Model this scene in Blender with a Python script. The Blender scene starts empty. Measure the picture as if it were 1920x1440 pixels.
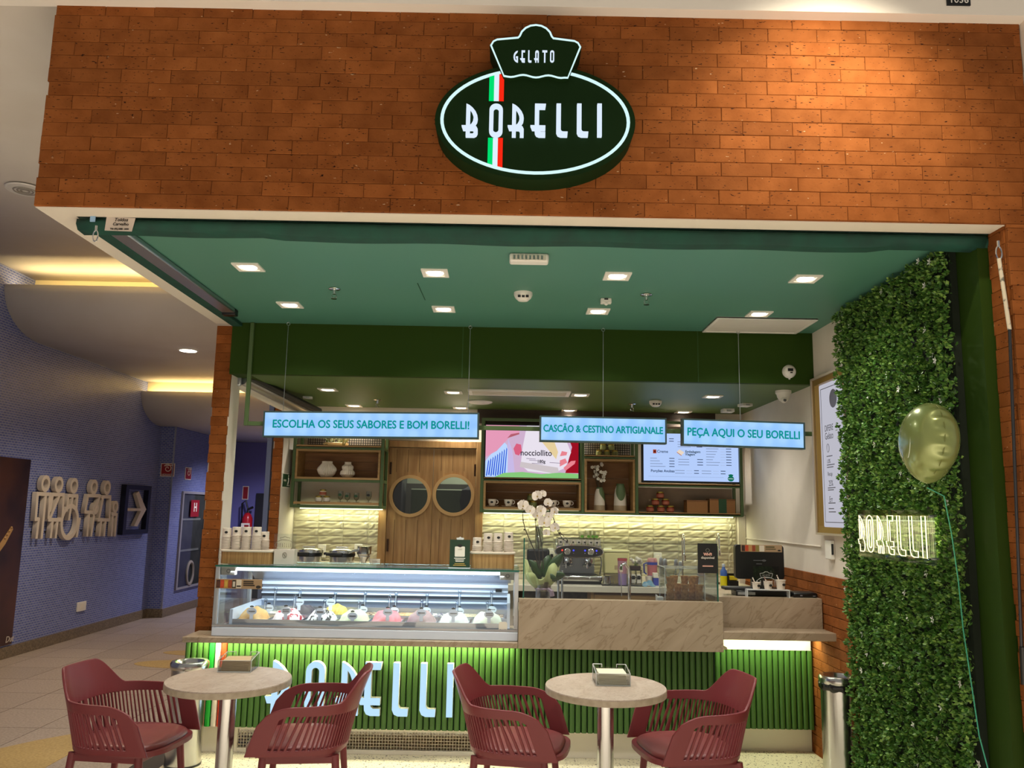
import bpy, bmesh, math, random
from mathutils import Vector, Matrix, noise
random.seed(7)
S = bpy.context.scene
C = S.collection
PI = math.pi

# ---------------------------------------------------------------- camera
FPX, YAW, PITCH, ROLL, CAMZ = 1545.0, -0.0019, 0.1534, 0.0184, 1.6
cy, sy, cp, sp = math.cos(YAW), math.sin(YAW), math.cos(PITCH), math.sin(PITCH)
FWD = Vector((-sy*cp, cy*cp, sp)); R0 = Vector((cy, sy, 0)); U0 = R0.cross(FWD)
RIGHT = math.cos(ROLL)*R0 + math.sin(ROLL)*U0
UP = -math.sin(ROLL)*R0 + math.cos(ROLL)*U0
CAM = Vector((0, 0, CAMZ))
cd = bpy.data.cameras.new('camera'); co = bpy.data.objects.new('camera', cd); C.objects.link(co)
cd.sensor_width = 36; cd.lens = 36*FPX/1920; cd.clip_start = .05; cd.clip_end = 60
m = Matrix.Identity(4)
for i in range(3):
    m[i][0], m[i][1], m[i][2], m[i][3] = RIGHT[i], UP[i], -FWD[i], CAM[i]
co.matrix_world = m
S.camera = co

# ---------------------------------------------------------------- world, exposure, lights
S.view_settings.view_transform = 'Standard'
S.view_settings.look = 'None'
S.view_settings.exposure = 0.0
S.view_settings.gamma = 1.0
S.view_settings.use_curve_mapping = False
S.cycles.transparent_max_bounces = 32
w = bpy.data.worlds.new('mall'); S.world = w; w.use_nodes = True
w.node_tree.nodes['Background'].inputs[0].default_value = (1.0, .94, .86, 1)
w.node_tree.nodes['Background'].inputs[1].default_value = .26

def light(kind, name, loc, energy, color=(1, .95, .86), target=None, **kw):
    d = bpy.data.lights.new(name, kind); d.energy = energy; d.color = color
    for k, v in kw.items(): setattr(d, k, v)
    o = bpy.data.objects.new(name, d); C.objects.link(o); o.location = loc
    if target is not None:
        o.rotation_euler = (Vector(target)-Vector(loc)).to_track_quat('-Z', 'Y').to_euler()
    return o
WARM = (1, .84, .62); NEUT = (1, .95, .84); COOL = (.80, .91, 1)
# spots of the mall ceiling that wash the brick fascia
light('SPOT', 'mall_spot', (1.45, 2.80, 3.84), 88, (1, .90, .70), (1.40, 3.55, 3.22), spot_size=1.9, spot_blend=1, shadow_soft_size=.03)
# unseen lamps added behind the camera, bounced off the mall floor onto the soffits
for x in (-2.4, 0, 2.4):
    light('AREA', 'mall_bounce_fill', (x, -.6, 5.2), 200, (1, .95, .88), (x, -.6, 0), size=1.2, spread=1.6)

# ---------------------------------------------------------------- helpers
def at(px, py, Y):
    v = FWD*FPX + RIGHT*(px-960) - UP*(py-720); return CAM + v*(Y/v.y)
def atz(px, py, Z):
    v = FWD*FPX + RIGHT*(px-960) - UP*(py-720); return CAM + v*((Z-CAMZ)/v.z)
def atx(px, py, X):
    v = FWD*FPX + RIGHT*(px-960) - UP*(py-720); return CAM + v*(X/v.x)
def rect(a, b, c, d, Y):
    mx, my = (a+c)/2, (b+d)/2
    return at(a, my, Y).x, at(c, my, Y).x, at(mx, d, Y).z, at(mx, b, Y).z   # x0,x1,z0,z1

def lin(h):
    h = h.lstrip('#'); o = []
    for i in (0, 2, 4):
        v = int(h[i:i+2], 16)/255
        o.append(v/12.92 if v <= .04045 else ((v+.055)/1.055)**2.4)
    return (*o, 1)

def nd(t, k, **kw):
    n = t.nodes.new(k)
    for a, b in kw.items(): setattr(n, a, b)
    return n
MATS = {}
def mat(name, c, rough=.5, metal=0, c2=None, scale=6, stretch=(1, 1, 1), lo=.35, hi=.65, bump=0, bscale=None, spec=.5,
        emit=0, coat=0, rnd=0, trans=0, detail=4, ior=1.45):
    if name in MATS: return MATS[name]
    M = bpy.data.materials.new(name); M.use_nodes = True; t = M.node_tree
    p = t.nodes['Principled BSDF']; L = t.links.new
    c = lin(c) if isinstance(c, str) else (*c[:3], 1)
    p.inputs['Base Color'].default_value = c
    p.inputs['Roughness'].default_value = rough; p.inputs['Metallic'].default_value = metal
    p.inputs['Specular IOR Level'].default_value = spec
    if coat: p.inputs['Coat Weight'].default_value = coat; p.inputs['Coat Roughness'].default_value = .1
    if trans: p.inputs['Transmission Weight'].default_value = trans; p.inputs['IOR'].default_value = ior
    src = None
    if c2 or bump:
        g = nd(t, 'ShaderNodeNewGeometry'); mp = nd(t, 'ShaderNodeMapping'); mp.inputs['Scale'].default_value = stretch
        L(g.outputs['Position'], mp.inputs['Vector'])
    if c2:
        n = nd(t, 'ShaderNodeTexNoise'); n.inputs['Scale'].default_value = scale; n.inputs['Detail'].default_value = detail
        L(mp.outputs[0], n.inputs['Vector'])
        r = nd(t, 'ShaderNodeValToRGB'); r.color_ramp.elements[0].position = lo; r.color_ramp.elements[1].position = hi
        r.color_ramp.elements[0].color = c; r.color_ramp.elements[1].color = lin(c2) if isinstance(c2, str) else (*c2[:3], 1)
        L(n.outputs['Fac'], r.inputs[0]); src = r.outputs[0]
    if rnd:
        oi = nd(t, 'ShaderNodeObjectInfo'); h = nd(t, 'ShaderNodeHueSaturation')
        mr = nd(t, 'ShaderNodeMapRange'); mr.inputs[3].default_value = 1-rnd; mr.inputs[4].default_value = 1+rnd
        L(oi.outputs['Random'], mr.inputs[0]); L(mr.outputs[0], h.inputs['Value'])
        if src: L(src, h.inputs['Color'])
        else: h.inputs['Color'].default_value = c
        src = h.outputs[0]
    if src: L(src, p.inputs['Base Color'])
    if bump:
        n2 = nd(t, 'ShaderNodeTexNoise'); n2.inputs['Scale'].default_value = bscale or scale; n2.inputs['Detail'].default_value = 5
        L(mp.outputs[0], n2.inputs['Vector'])
        b = nd(t, 'ShaderNodeBump'); b.inputs['Strength'].default_value = bump; b.inputs['Distance'].default_value = .01
        L(n2.outputs['Fac'], b.inputs['Height']); L(b.outputs[0], p.inputs['Normal'])
    if emit:
        p.inputs['Emission Color'].default_value = c; p.inputs['Emission Strength'].default_value = emit
    MATS[name] = M
    return M
def glow(name, c, s=1.0):
    if name in MATS: return MATS[name]
    M = bpy.data.materials.new(name); M.use_nodes = True; t = M.node_tree
    t.nodes.remove(t.nodes['Principled BSDF']); e = nd(t, 'ShaderNodeEmission')
    e.inputs[0].default_value = lin(c); e.inputs[1].default_value = s
    t.links.new(e.outputs[0], t.nodes['Material Output'].inputs[0]); MATS[name] = M
    return M
def pane(name, tint='#ffffff', refl=.08, rough=.02, rmax=.6):
    """thin sheet of glass or acrylic: see-through with a fresnel sheen"""
    if name in MATS: return MATS[name]
    M = bpy.data.materials.new(name); M.use_nodes = True; t = M.node_tree; L = t.links.new
    t.nodes.remove(t.nodes['Principled BSDF'])
    a = nd(t, 'ShaderNodeBsdfTransparent'); a.inputs[0].default_value = lin(tint)
    g = nd(t, 'ShaderNodeBsdfGlossy'); g.inputs['Roughness'].default_value = rough
    f = nd(t, 'ShaderNodeLayerWeight'); f.inputs[0].default_value = .25
    mr = nd(t, 'ShaderNodeMapRange'); mr.inputs[3].default_value = refl; mr.inputs[4].default_value = rmax
    x = nd(t, 'ShaderNodeMixShader')
    L(f.outputs['Fresnel'], mr.inputs[0]); L(mr.outputs[0], x.inputs[0]); L(a.outputs[0], x.inputs[1]); L(g.outputs[0], x.inputs[2])
    L(x.outputs[0], t.nodes['Material Output'].inputs[0]); MATS[name] = M
    return M

class MB:
    def __init__(s): s.v = []; s.f = []
    def add(s, vs, fs, M=None):
        k = len(s.v); s.v += [(M @ Vector(p) if M else Vector(p)) for p in vs]; s.f += [[i+k for i in f] for f in fs]; return s
    def box(s, x0, x1, y0, y1, z0, z1, M=None):
        vs = [(x, y, z) for x in (x0, x1) for y in (y0, y1) for z in (z0, z1)]
        return s.add(vs, [(0, 1, 3, 2), (4, 6, 7, 5), (0, 4, 5, 1), (2, 3, 7, 6), (0, 2, 6, 4), (1, 5, 7, 3)], M)
    def frame(s, x0, x1, z0, z1, y0, y1, t, M=None):
        s.box(x0, x1, y0, y1, z0, z0+t, M); s.box(x0, x1, y0, y1, z1-t, z1, M)
        s.box(x0, x0+t, y0, y1, z0+t, z1-t, M); return s.box(x1-t, x1, y0, y1, z0+t, z1-t, M)
    def lathe(s, prof, c=(0, 0, 0), n=20, M=None, caps=True, flute=0, nf=0, sx=1, sy=1):
        vs = []; fs = []; c = Vector(c)
        for r, z in prof:
            for i in range(n):
                a = 2*PI*i/n; rr = r*(1+flute*math.cos(nf*a)) if nf else r
                vs.append(c+Vector((rr*math.cos(a)*sx, rr*math.sin(a)*sy, z)))
        for k in range(len(prof)-1):
            for i in range(n):
                j = (i+1) % n; fs.append((k*n+i, k*n+j, (k+1)*n+j, (k+1)*n+i))
        if caps:
            fs.append(tuple(range(n-1, -1, -1))); fs.append(tuple((len(prof)-1)*n+i for i in range(n)))
        return s.add(vs, fs, M)
    def tube(s, pts, r, n=8, r1=None, closed=False, M=None):
        pts = [Vector(p) for p in pts]; K = len(pts); vs = []; fs = []; u = None
        for k, p in enumerate(pts):
            if closed: d = pts[(k+1) % K]-pts[k-1]
            else: d = pts[min(k+1, K-1)]-pts[max(k-1, 0)]
            d = d.normalized() if d.length > 1e-9 else Vector((0, 0, 1))
            if u is None: u = d.orthogonal().normalized()
            u = (u-d*u.dot(d)); u = u.normalized() if u.length > 1e-6 else d.orthogonal().normalized()
            v = d.cross(u); rr = r if r1 is None else r+(r1-r)*k/max(K-1, 1)
            for i in range(n):
                a = 2*PI*i/n; vs.append(p+(u*math.cos(a)+v*math.sin(a))*rr)
        for k in range(K if closed else K-1):
            k2 = (k+1) % K
            for i in range(n):
                j = (i+1) % n; fs.append((k*n+i, k*n+j, k2*n+j, k2*n+i))
        if not closed:
            fs.append(tuple(range(n-1, -1, -1))); fs.append(tuple((K-1)*n+i for i in range(n)))
        return s.add(vs, fs, M)
    def prism(s, poly, d0, d1, M):
        """poly in local (u,v), swept along local w from d0 to d1"""
        n = len(poly); vs = [(u, v, d0) for u, v in poly]+[(u, v, d1) for u, v in poly]
        fs = [tuple(range(n-1, -1, -1)), tuple(range(n, 2*n))]+[(i, (i+1) % n, n+(i+1) % n, n+i) for i in range(n)]
        return s.add(vs, fs, M)
    def ball(s, c, r, n=10, M=None, sz=1):
        prof = [(max(r*math.sin(PI*k/n), 1e-4), -r*sz*math.cos(PI*k/n)) for k in range(n+1)]
        return s.lathe(prof, c, n+2, M)
    def mesh(s, name, off=None):
        me = bpy.data.meshes.new(name)
        me.from_pydata([tuple(p-off) if off else tuple(p) for p in s.v], [], s.f); me.validate(); return me
    def build(s, name, material, parent=None, bevel=0, smooth=40, local=False, seg=2, solid=0):
        off = None
        if parent is not None and not local: off = wloc(parent)
        loc = (0, 0, 0)
        if parent is None and not local:
            xs = [p.x for p in s.v]; ys = [p.y for p in s.v]; zs = [p.z for p in s.v]
            off = Vector(((min(xs)+max(xs))/2, (min(ys)+max(ys))/2, min(zs))); loc = off
        me = s.mesh(name, off)
        o = link(name, me, material, parent, smooth); o.location = loc
        if solid:
            md = o.modifiers.new('thick', 'SOLIDIFY'); md.thickness = solid; md.offset = 0
        if bevel:
            md = o.modifiers.new('edge', 'BEVEL'); md.width = bevel; md.segments = seg; md.limit_method = 'ANGLE'; md.angle_limit = math.radians(40)
        return o
def link(name, me, material, parent=None, smooth=40):
    if smooth:
        me.polygons.foreach_set('use_smooth', [True]*len(me.polygons))
        me.set_sharp_from_angle(angle=math.radians(smooth))
    if material and not me.materials: me.materials.append(material)
    o = bpy.data.objects.new(name, me); C.objects.link(o)
    if parent is not None: o.parent = parent
    return o
def wloc(o):
    v = Vector((0, 0, 0))
    while o is not None: v = v+Vector(o.location); o = o.parent
    return v
def thing(name, label, cat, loc, group=None, rz=0):
    o = bpy.data.objects.new(name, None); C.objects.link(o); o.empty_display_size = .05
    o.location = loc; o.rotation_euler = (0, 0, rz); o['label'] = label; o['category'] = cat
    if group: o['group'] = group
    return o
def tag(o, label, cat, group=None):
    o['label'] = label; o['category'] = cat
    if group: o['group'] = group
    return o
def struct(o): o['kind'] = 'structure'; return o
def copy_tree(o, parent=None):
    c = o.copy(); C.objects.link(c)
    if parent is not None: c.parent = parent
    for ch in list(o.children): copy_tree(ch, c)
    return c
def basis(loc, right=(1, 0, 0), up=(0, 0, 1)):
    r = Vector(right).normalized(); u = Vector(up).normalized(); n = r.cross(u)
    M = Matrix.Identity(4)
    for i in range(3): M[i][0], M[i][1], M[i][2], M[i][3] = r[i], u[i], n[i], loc[i]
    return M
def curve_mesh(name, loops, depth, M, bevel=0):
    """filled flat shape with holes, local (u,v), thickness depth along +w"""
    cu = bpy.data.curves.new(name, 'CURVE'); cu.dimensions = '2D'; cu.fill_mode = 'BOTH'; cu.extrude = depth/2
    for lp in loops:
        sp_ = cu.splines.new('POLY'); sp_.points.add(len(lp)-1); sp_.use_cyclic_u = True
        for q, (u, v) in zip(sp_.points, lp): q.co = (u, v, 0, 1)
    o = bpy.data.objects.new(name, cu); me = bpy.data.meshes.new_from_object(o)
    bpy.data.objects.remove(o); bpy.data.curves.remove(cu)
    me.transform(M @ Matrix.Translation((0, 0, depth/2))); me.name = name
    return me
def text_mesh(name, s, size, M, depth=.002, bold=0, align='CENTER', xs=1.0, shear=0, spacing=1.0, fit=None, heavy=0):
    cu = bpy.data.curves.new(name, 'FONT'); cu.body = s; cu.size = size; cu.extrude = depth/2; cu.offset = bold
    cu.align_x = align; cu.align_y = 'CENTER'; cu.shear = shear; cu.space_character = spacing; cu.resolution_u = 3
    o = bpy.data.objects.new(name, cu); me = bpy.data.meshes.new_from_object(o)
    bpy.data.objects.remove(o); bpy.data.curves.remove(cu)
    if fit:
        w_ = max(v.co.x for v in me.vertices)-min(v.co.x for v in me.vertices); xs = fit/w_
    me.transform(Matrix.Translation((0, 0, depth/2)) @ Matrix.Diagonal((xs, 1, 1, 1)))
    if heavy:                                          # thicken the strokes with slightly shifted copies
        bm = bmesh.new(); c2 = me.copy()
        for dx, dz in ((-heavy, 0), (heavy, 0), (0, heavy), (0, -heavy)):
            c3 = c2.copy(); c3.transform(Matrix.Translation((dx, dz, 0))); bm.from_mesh(c3); bpy.data.meshes.remove(c3)
        bpy.data.meshes.remove(c2); bm.to_mesh(me); bm.free()
    me.transform(M); me.name = name
    return me
def place(name, me, material, parent=None, smooth=0):
    if parent is not None:
        me.transform(Matrix.Translation(-wloc(parent)))
    me.materials.clear()
    return link(name, me, material, parent, smooth)
def write(parent, s, size, loc, material, right=(1, 0, 0), up=(0, 0, 1), name='lettering', **kw):
    return place(name, text_mesh(name, s, size, basis(loc, right, up), **kw), material, parent)
def oval(rx, ry, n=48, cx=0, cy_=0):
    return [(cx+rx*math.cos(2*PI*i/n), cy_+ry*math.sin(2*PI*i/n)) for i in range(n)]
def rrect(x0, x1, z0, z1, r, n=4):
    o = []
    for cx, cz, a0 in ((x1-r, z1-r, 0), (x0+r, z1-r, 90), (x0+r, z0+r, 180), (x1-r, z0+r, 270)):
        for i in range(n+1):
            a = math.radians(a0+90*i/n); o.append((cx+r*math.cos(a), cz+r*math.sin(a)))
    return o

# ---------------------------------------------------------------- materials
def brick_mat(name, base, dark, pale, pits=.5):
    M = bpy.data.materials.new(name); M.use_nodes = True; t = M.node_tree; L = t.links.new; p = t.nodes['Principled BSDF']
    p.inputs['Roughness'].default_value = .85; p.inputs['Specular IOR Level'].default_value = .15
    g = nd(t, 'ShaderNodeNewGeometry'); oi = nd(t, 'ShaderNodeObjectInfo')
    off = nd(t, 'ShaderNodeVectorMath', operation='SCALE'); off.inputs[0].default_value = (3.1, 5.7, 9.3); L(oi.outputs['Random'], off.inputs['Scale'])
    ad = nd(t, 'ShaderNodeVectorMath', operation='ADD'); L(g.outputs['Position'], ad.inputs[0]); L(off.outputs[0], ad.inputs[1])
    n1 = nd(t, 'ShaderNodeTexNoise'); n1.inputs['Scale'].default_value = 9; n1.inputs['Detail'].default_value = 6; L(ad.outputs[0], n1.inputs['Vector'])
    r1 = nd(t, 'ShaderNodeValToRGB'); r1.color_ramp.elements[0].position = .3; r1.color_ramp.elements[1].position = .72
    r1.color_ramp.elements[0].color = lin(dark); r1.color_ramp.elements[1].color = lin(base); L(n1.outputs['Fac'], r1.inputs[0])
    hs = nd(t, 'ShaderNodeHueSaturation'); mr = nd(t, 'ShaderNodeMapRange'); mr.inputs[3].default_value = .84; mr.inputs[4].default_value = 1.10
    L(oi.outputs['Random'], mr.inputs[0]); L(mr.outputs[0], hs.inputs['Value']); L(r1.outputs[0], hs.inputs['Color'])
    # dark flat pits and pale chips, drawn out along the brick
    def flecks(sc, st, thr, colr, prev):
        mp = nd(t, 'ShaderNodeMapping'); mp.inputs['Scale'].default_value = st; L(ad.outputs[0], mp.inputs['Vector'])
        n = nd(t, 'ShaderNodeTexNoise'); n.inputs['Scale'].default_value = sc; n.inputs['Detail'].default_value = 2; L(mp.outputs[0], n.inputs['Vector'])
        r = nd(t, 'ShaderNodeValToRGB'); r.color_ramp.elements[0].position = thr; r.color_ramp.elements[1].position = thr+.035; L(n.outputs['Fac'], r.inputs[0])
        mx = nd(t, 'ShaderNodeMixRGB'); L(r.outputs[0], mx.inputs[0]); L(prev, mx.inputs[1]); mx.inputs[2].default_value = lin(colr)
        return mx.outputs[0]
    o = flecks(60, (.8, .8, 2.8), .665, '#2a120a', hs.outputs[0])
    o = flecks(38, (.8, .8, 2.2), .735, pale, o)
    L(o, p.inputs['Base Color'])
    b = nd(t, 'ShaderNodeBump'); b.inputs['Strength'].default_value = .35; b.inputs['Distance'].default_value = .004
    n3 = nd(t, 'ShaderNodeTexNoise'); n3.inputs['Scale'].default_value = 70; L(ad.outputs[0], n3.inputs['Vector']); L(n3.outputs['Fac'], b.inputs['Height'])
    L(b.outputs[0], p.inputs['Normal']); MATS[name] = M
    return M
BRICK = brick_mat('brick_clay', '#96582a', '#7c441b', '#c6a680')
GAP = mat('joint_mortar', '#1c0f09', .95)  # dark-brown mortar backing that shows between the bricks

def marble_mat(name, c, c2, vein, scale=1.5, rot=(.25, .72, .2), rough=.35):
    M = bpy.data.materials.new(name); M.use_nodes = True; t = M.node_tree; L = t.links.new; p = t.nodes['Principled BSDF']
    p.inputs['Roughness'].default_value = rough
    g = nd(t, 'ShaderNodeNewGeometry'); mp = nd(t, 'ShaderNodeMapping'); mp.inputs['Scale'].default_value = (1.0, 1.6, 4.2)
    mr_ = nd(t, 'ShaderNodeMapping'); mr_.inputs['Rotation'].default_value = rot; L(g.outputs['Position'], mr_.inputs['Vector']); L(mr_.outputs[0], mp.inputs['Vector'])
    n = nd(t, 'ShaderNodeTexNoise'); n.inputs['Scale'].default_value = scale*1.2; n.inputs['Detail'].default_value = 8; n.inputs['Distortion'].default_value = .8
    L(mp.outputs[0], n.inputs['Vector'])
    r = nd(t, 'ShaderNodeValToRGB'); r.color_ramp.elements[0].position = .3; r.color_ramp.elements[1].position = .7
    r.color_ramp.elements[0].color = lin(c2); r.color_ramp.elements[1].color = lin(c); L(n.outputs['Fac'], r.inputs[0])
    n2 = nd(t, 'ShaderNodeTexNoise'); n2.inputs['Scale'].default_value = scale*1.9; n2.inputs['Detail'].default_value = 5; n2.inputs['Distortion'].default_value = 1.6
    L(mp.outputs[0], n2.inputs['Vector'])
    r2 = nd(t, 'ShaderNodeValToRGB'); e = r2.color_ramp.elements
    e[0].position = .47; e[0].color = (0, 0, 0, 1); e[1].position = .5; e[1].color = (1, 1, 1, 1); q = e.new(.53); q.color = (0, 0, 0, 1)
    L(n2.outputs['Fac'], r2.inputs[0])
    mx = nd(t, 'ShaderNodeMixRGB'); mx.inputs[2].default_value = lin(vein)
    ml = nd(t, 'ShaderNodeMath', operation='MULTIPLY'); ml.inputs[1].default_value = .55; L(r2.outputs[0], ml.inputs[0])
    L(ml.outputs[0], mx.inputs[0]); L(r.outputs[0], mx.inputs[1]); L(mx.outputs[0], p.inputs['Base Color']); MATS[name] = M
    return M
MARBLE = marble_mat('marble_beige', '#b39f88', '#9d8a72', '#7d664c')
TABLE_M = marble_mat('marble_table', '#c6b6a7', '#b39f8e', '#957f6b', 3)

def terrazzo_mat():
    M = bpy.data.materials.new('terrazzo'); M.use_nodes = True; t = M.node_tree; L = t.links.new; p = t.nodes['Principled BSDF']
    p.inputs['Roughness'].default_value = .35
    g = nd(t, 'ShaderNodeNewGeometry'); out = None
    prev = None
    for sc, thr, c, keep in ((52, .30, '#4a3526', .26), (95, .34, '#8a7358', .30), (32, .24, '#241a14', .16)):
        v = nd(t, 'ShaderNodeTexVoronoi'); v.inputs['Scale'].default_value = sc; L(g.outputs['Position'], v.inputs['Vector'])
        a = nd(t, 'ShaderNodeMath', operation='LESS_THAN'); a.inputs[1].default_value = thr; L(v.outputs['Distance'], a.inputs[0])
        sx = nd(t, 'ShaderNodeSeparateColor'); L(v.outputs['Color'], sx.inputs[0])
        b = nd(t, 'ShaderNodeMath', operation='LESS_THAN'); b.inputs[1].default_value = keep; L(sx.outputs[0], b.inputs[0])
        ml = nd(t, 'ShaderNodeMath', operation='MULTIPLY'); L(a.outputs[0], ml.inputs[0]); L(b.outputs[0], ml.inputs[1])
        mx = nd(t, 'ShaderNodeMixRGB'); L(ml.outputs[0], mx.inputs[0]); mx.inputs[2].default_value = lin(c)
        if prev is None: mx.inputs[1].default_value = lin('#e9dfc4')
        else: L(prev, mx.inputs[1])
        prev = mx.outputs[0]
    L(prev, p.inputs['Base Color']); MATS['terrazzo'] = M
    return M
TERRAZZO = terrazzo_mat()

def mosaic_mat():
    M = bpy.data.materials.new('blue_mosaic'); M.use_nodes = True; t = M.node_tree; L = t.links.new; p = t.nodes['Principled BSDF']
    g = nd(t, 'ShaderNodeNewGeometry'); s = nd(t, 'ShaderNodeSeparateXYZ'); L(g.outputs['Position'], s.inputs[0])
    sm = nd(t, 'ShaderNodeMath', operation='ADD'); L(s.outputs[0], sm.inputs[0]); L(s.outputs[1], sm.inputs[1])
    c = nd(t, 'ShaderNodeCombineXYZ'); L(sm.outputs[0], c.inputs[0]); L(s.outputs[2], c.inputs[1])
    b = nd(t, 'ShaderNodeTexBrick'); b.offset = 0.5; b.inputs['Scale'].default_value = 1; b.inputs['Brick Width'].default_value = .055; b.inputs['Row Height'].default_value = .026
    b.inputs['Mortar Size'].default_value = .0028; b.inputs['Color1'].default_value = lin('#6471b4'); b.inputs['Color2'].default_value = lin('#4f5da0'); b.inputs['Mortar'].default_value = lin('#a6acbd')
    L(c.outputs[0], b.inputs['Vector']); L(b.outputs['Color'], p.inputs['Base Color'])
    p.inputs['Roughness'].default_value = .38; p.inputs['Specular IOR Level'].default_value = .5
    bp = nd(t, 'ShaderNodeBump'); bp.inputs['Strength'].default_value = .5; bp.inputs['Distance'].default_value = .003; bp.invert = True
    L(b.outputs['Fac'], bp.inputs['Height'])
    n = nd(t, 'ShaderNodeTexNoise'); n.inputs['Scale'].default_value = 30; L(g.outputs['Position'], n.inputs['Vector'])
    b2 = nd(t, 'ShaderNodeBump'); b2.inputs['Strength'].default_value = .25; b2.inputs['Distance'].default_value = .004; L(n.outputs['Fac'], b2.inputs['Height']); L(bp.outputs[0], b2.inputs['Normal'])
    L(b2.outputs[0], p.inputs['Normal']); MATS['blue_mosaic'] = M
    return M
MOSAIC = mosaic_mat()
GREEN_CEIL = mat('green_ceiling_paint', '#4f8472', .5)
GREEN_LOW = mat('green_low_ceiling_paint', '#4b672c', .5)
GREEN_BULK = mat('green_bulkhead_paint', '#29400c', .65, spec=.15)
GREEN_WALL = mat('green_wall_paint', '#2b4110', .5, spec=.2)
GREEN_METAL = mat('green_metal', '#4c6238', .4)
GREEN_SLAT = mat('green_slat_paint', '#41692a', .42)
GREEN_DARK = mat('green_awning_fabric', '#0b4638', .75, c2='#0e3a30', scale=9)
SIGN_GREEN = mat('sign_dark_green', '#142a10', .7, spec=.1)
WHITE_PAINT = mat('white_paint', '#e6dccf', .8, c2='#ddd2c4', scale=3)
CEIL_WHITE = mat('white_ceiling_paint', '#e0d9d0', .85, c2='#d7cec3', scale=1.2)
PLASTER = mat('cream_plaster', '#e0d6c6', .75)
STEEL = mat('brushed_steel', '#c9c8c4', .22, 1)
STEEL_R = mat('satin_steel', '#b9bcc0', .35, 1)
CHROME = mat('chrome', '#e6e6e6', .08, 1)
BLACK = mat('black_plastic', '#0c0c0d', .35)
DARKGREY = mat('dark_grey', '#26272a', .5)
WHITE_P = mat('white_plastic', '#e8e4dc', .4)
WOOD = mat('oak_veneer', '#a9824f', .5, c2='#8a6236', scale=5, stretch=(7, 7, .6), lo=.3, hi=.7)
WOOD_H = mat('oak_shelf', '#b08a58', .5, c2='#94703f', scale=5, stretch=(.7, 6, 8), lo=.3, hi=.7)
WOOD_D = mat('walnut_back', '#96683a', .55, c2='#7a5128', scale=4, stretch=(.7, 6, 9), lo=.3, hi=.7)
GRANITE = mat('corridor_granite', '#ad9d92', .45, c2='#928275', scale=60, detail=6, rnd=.07)
GRANITE_D = mat('baseboard_granite', '#86765f', .5, c2='#5d5040', scale=70, detail=6)
INLAY = mat('ochre_granite', '#b79b66', .5, c2='#a08452', scale=60)
BURG = mat('burgundy_plastic', '#7a3034', .4, spec=.45)
BURG_S = mat('burgundy_leatherette', '#84403f', .42, c2='#783638', scale=4)
GLASS = pane('clear_glass', '#f7fafb', .04)
ACRYL = pane('clear_acrylic', '#f6f8f8', .05)
GLASS_EDGE = mat('glass_edge_green', '#0f5b4a', .2)
ACRYL_EDGE = mat('acrylic_edge', '#d9dcdc', .25)
INK = mat('dark_print', '#2a2622', .6)
PAPER = mat('paper_white', '#e9e2d4', .7)
LEAF = mat('leaf_green', '#3c6b2a', .45, c2='#254c1c', scale=12)
GOLD = mat('gold_frame', '#9a7a3a', .4, .6)
LAMP = glow('lamp_disc', '#fff6e2', 9)
CARD = mat('brown_cardboard', '#9a6a3c', .7)
# ================================================================ SETTING
XL, XR, YF, ZH = -2.124, 2.15, 3.51, 2.90       # left edge of header, right wall, facade plane, soffit height
YB, ZB, YW = 5.77, 2.53, 7.60                    # bulkhead, its underside, back wall

_bm = {}
def brick_mesh(L, H, D=.018):
    k = (round(L, 3), round(H, 3), D)
    if k not in _bm:
        e = .0022; b = MB()
        b.add([(0, 0, 0), (L, 0, 0), (L, H, 0), (0, H, 0), (0, 0, D-e), (L, 0, D-e), (L, H, D-e), (0, H, D-e), (e, e, D), (L-e, e, D), (L-e, H-e, D), (e, H-e, D)],
              [(0, 1, 5, 4), (1, 2, 6, 5), (2, 3, 7, 6), (3, 0, 4, 7), (4, 5, 9, 8), (5, 6, 10, 9), (6, 7, 11, 10), (7, 4, 8, 11), (8, 9, 10, 11)])
        me = b.mesh('brick'); me.materials.append(BRICK); _bm[k] = me
    return _bm[k]
def lay_bricks(parent, origin, right, up, W, H, bl, bh, start=0, gap=.0012, first=0.5):
    """courses of bricks on a plane; each brick its own object, a child of the wall"""
    o = Vector(origin); r = Vector(right); u = Vector(up); n = r.cross(u); z = 0; row = start
    base = wloc(parent)
    while z < H-.004:
        h = min(bh, H-z)
        x = -(bl*first if row % 2 else 0)+random.uniform(-.012, .012)
        while x < W-.004:
            a, b = max(x, 0), min(x+bl, W)
            if b-a > .012:
                ob = bpy.data.objects.new('brick', brick_mesh(b-a-gap, h-gap)); C.objects.link(ob); ob.parent = parent
                M = basis(o+r*a+u*z+n*random.uniform(0, .0035)-base, r, u)
                ob.matrix_local = M
            x += bl
        z += h; row += 1

# ---- brick header over the opening, with the right pier
b = MB(); b.box(XL, 2.315, YF, YF+.13, ZH+.001, 3.96)
wall_front = struct(b.build('wall_front', GAP))
lay_bricks(wall_front, (XL, YF, ZH), (1, 0, 0), (0, 0, 1), 2.315-XL, .98, .2257, .0655, 0)
b = MB(); b.box(2.203, 2.60, YF+.02, YF+.12, 0, ZH)
wall_right_pier = struct(b.build('wall_right_pier', GAP))
lay_bricks(wall_right_pier, (2.185, YF, 0), (1, 0, 0), (0, 0, 1), .40, ZH, .2257, .0655, 1)
lay_bricks(wall_right_pier, (2.203, YF+.13, 0), (0, -1, 0), (0, 0, 1), .128, ZH, .2257, .0655, 0)
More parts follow.
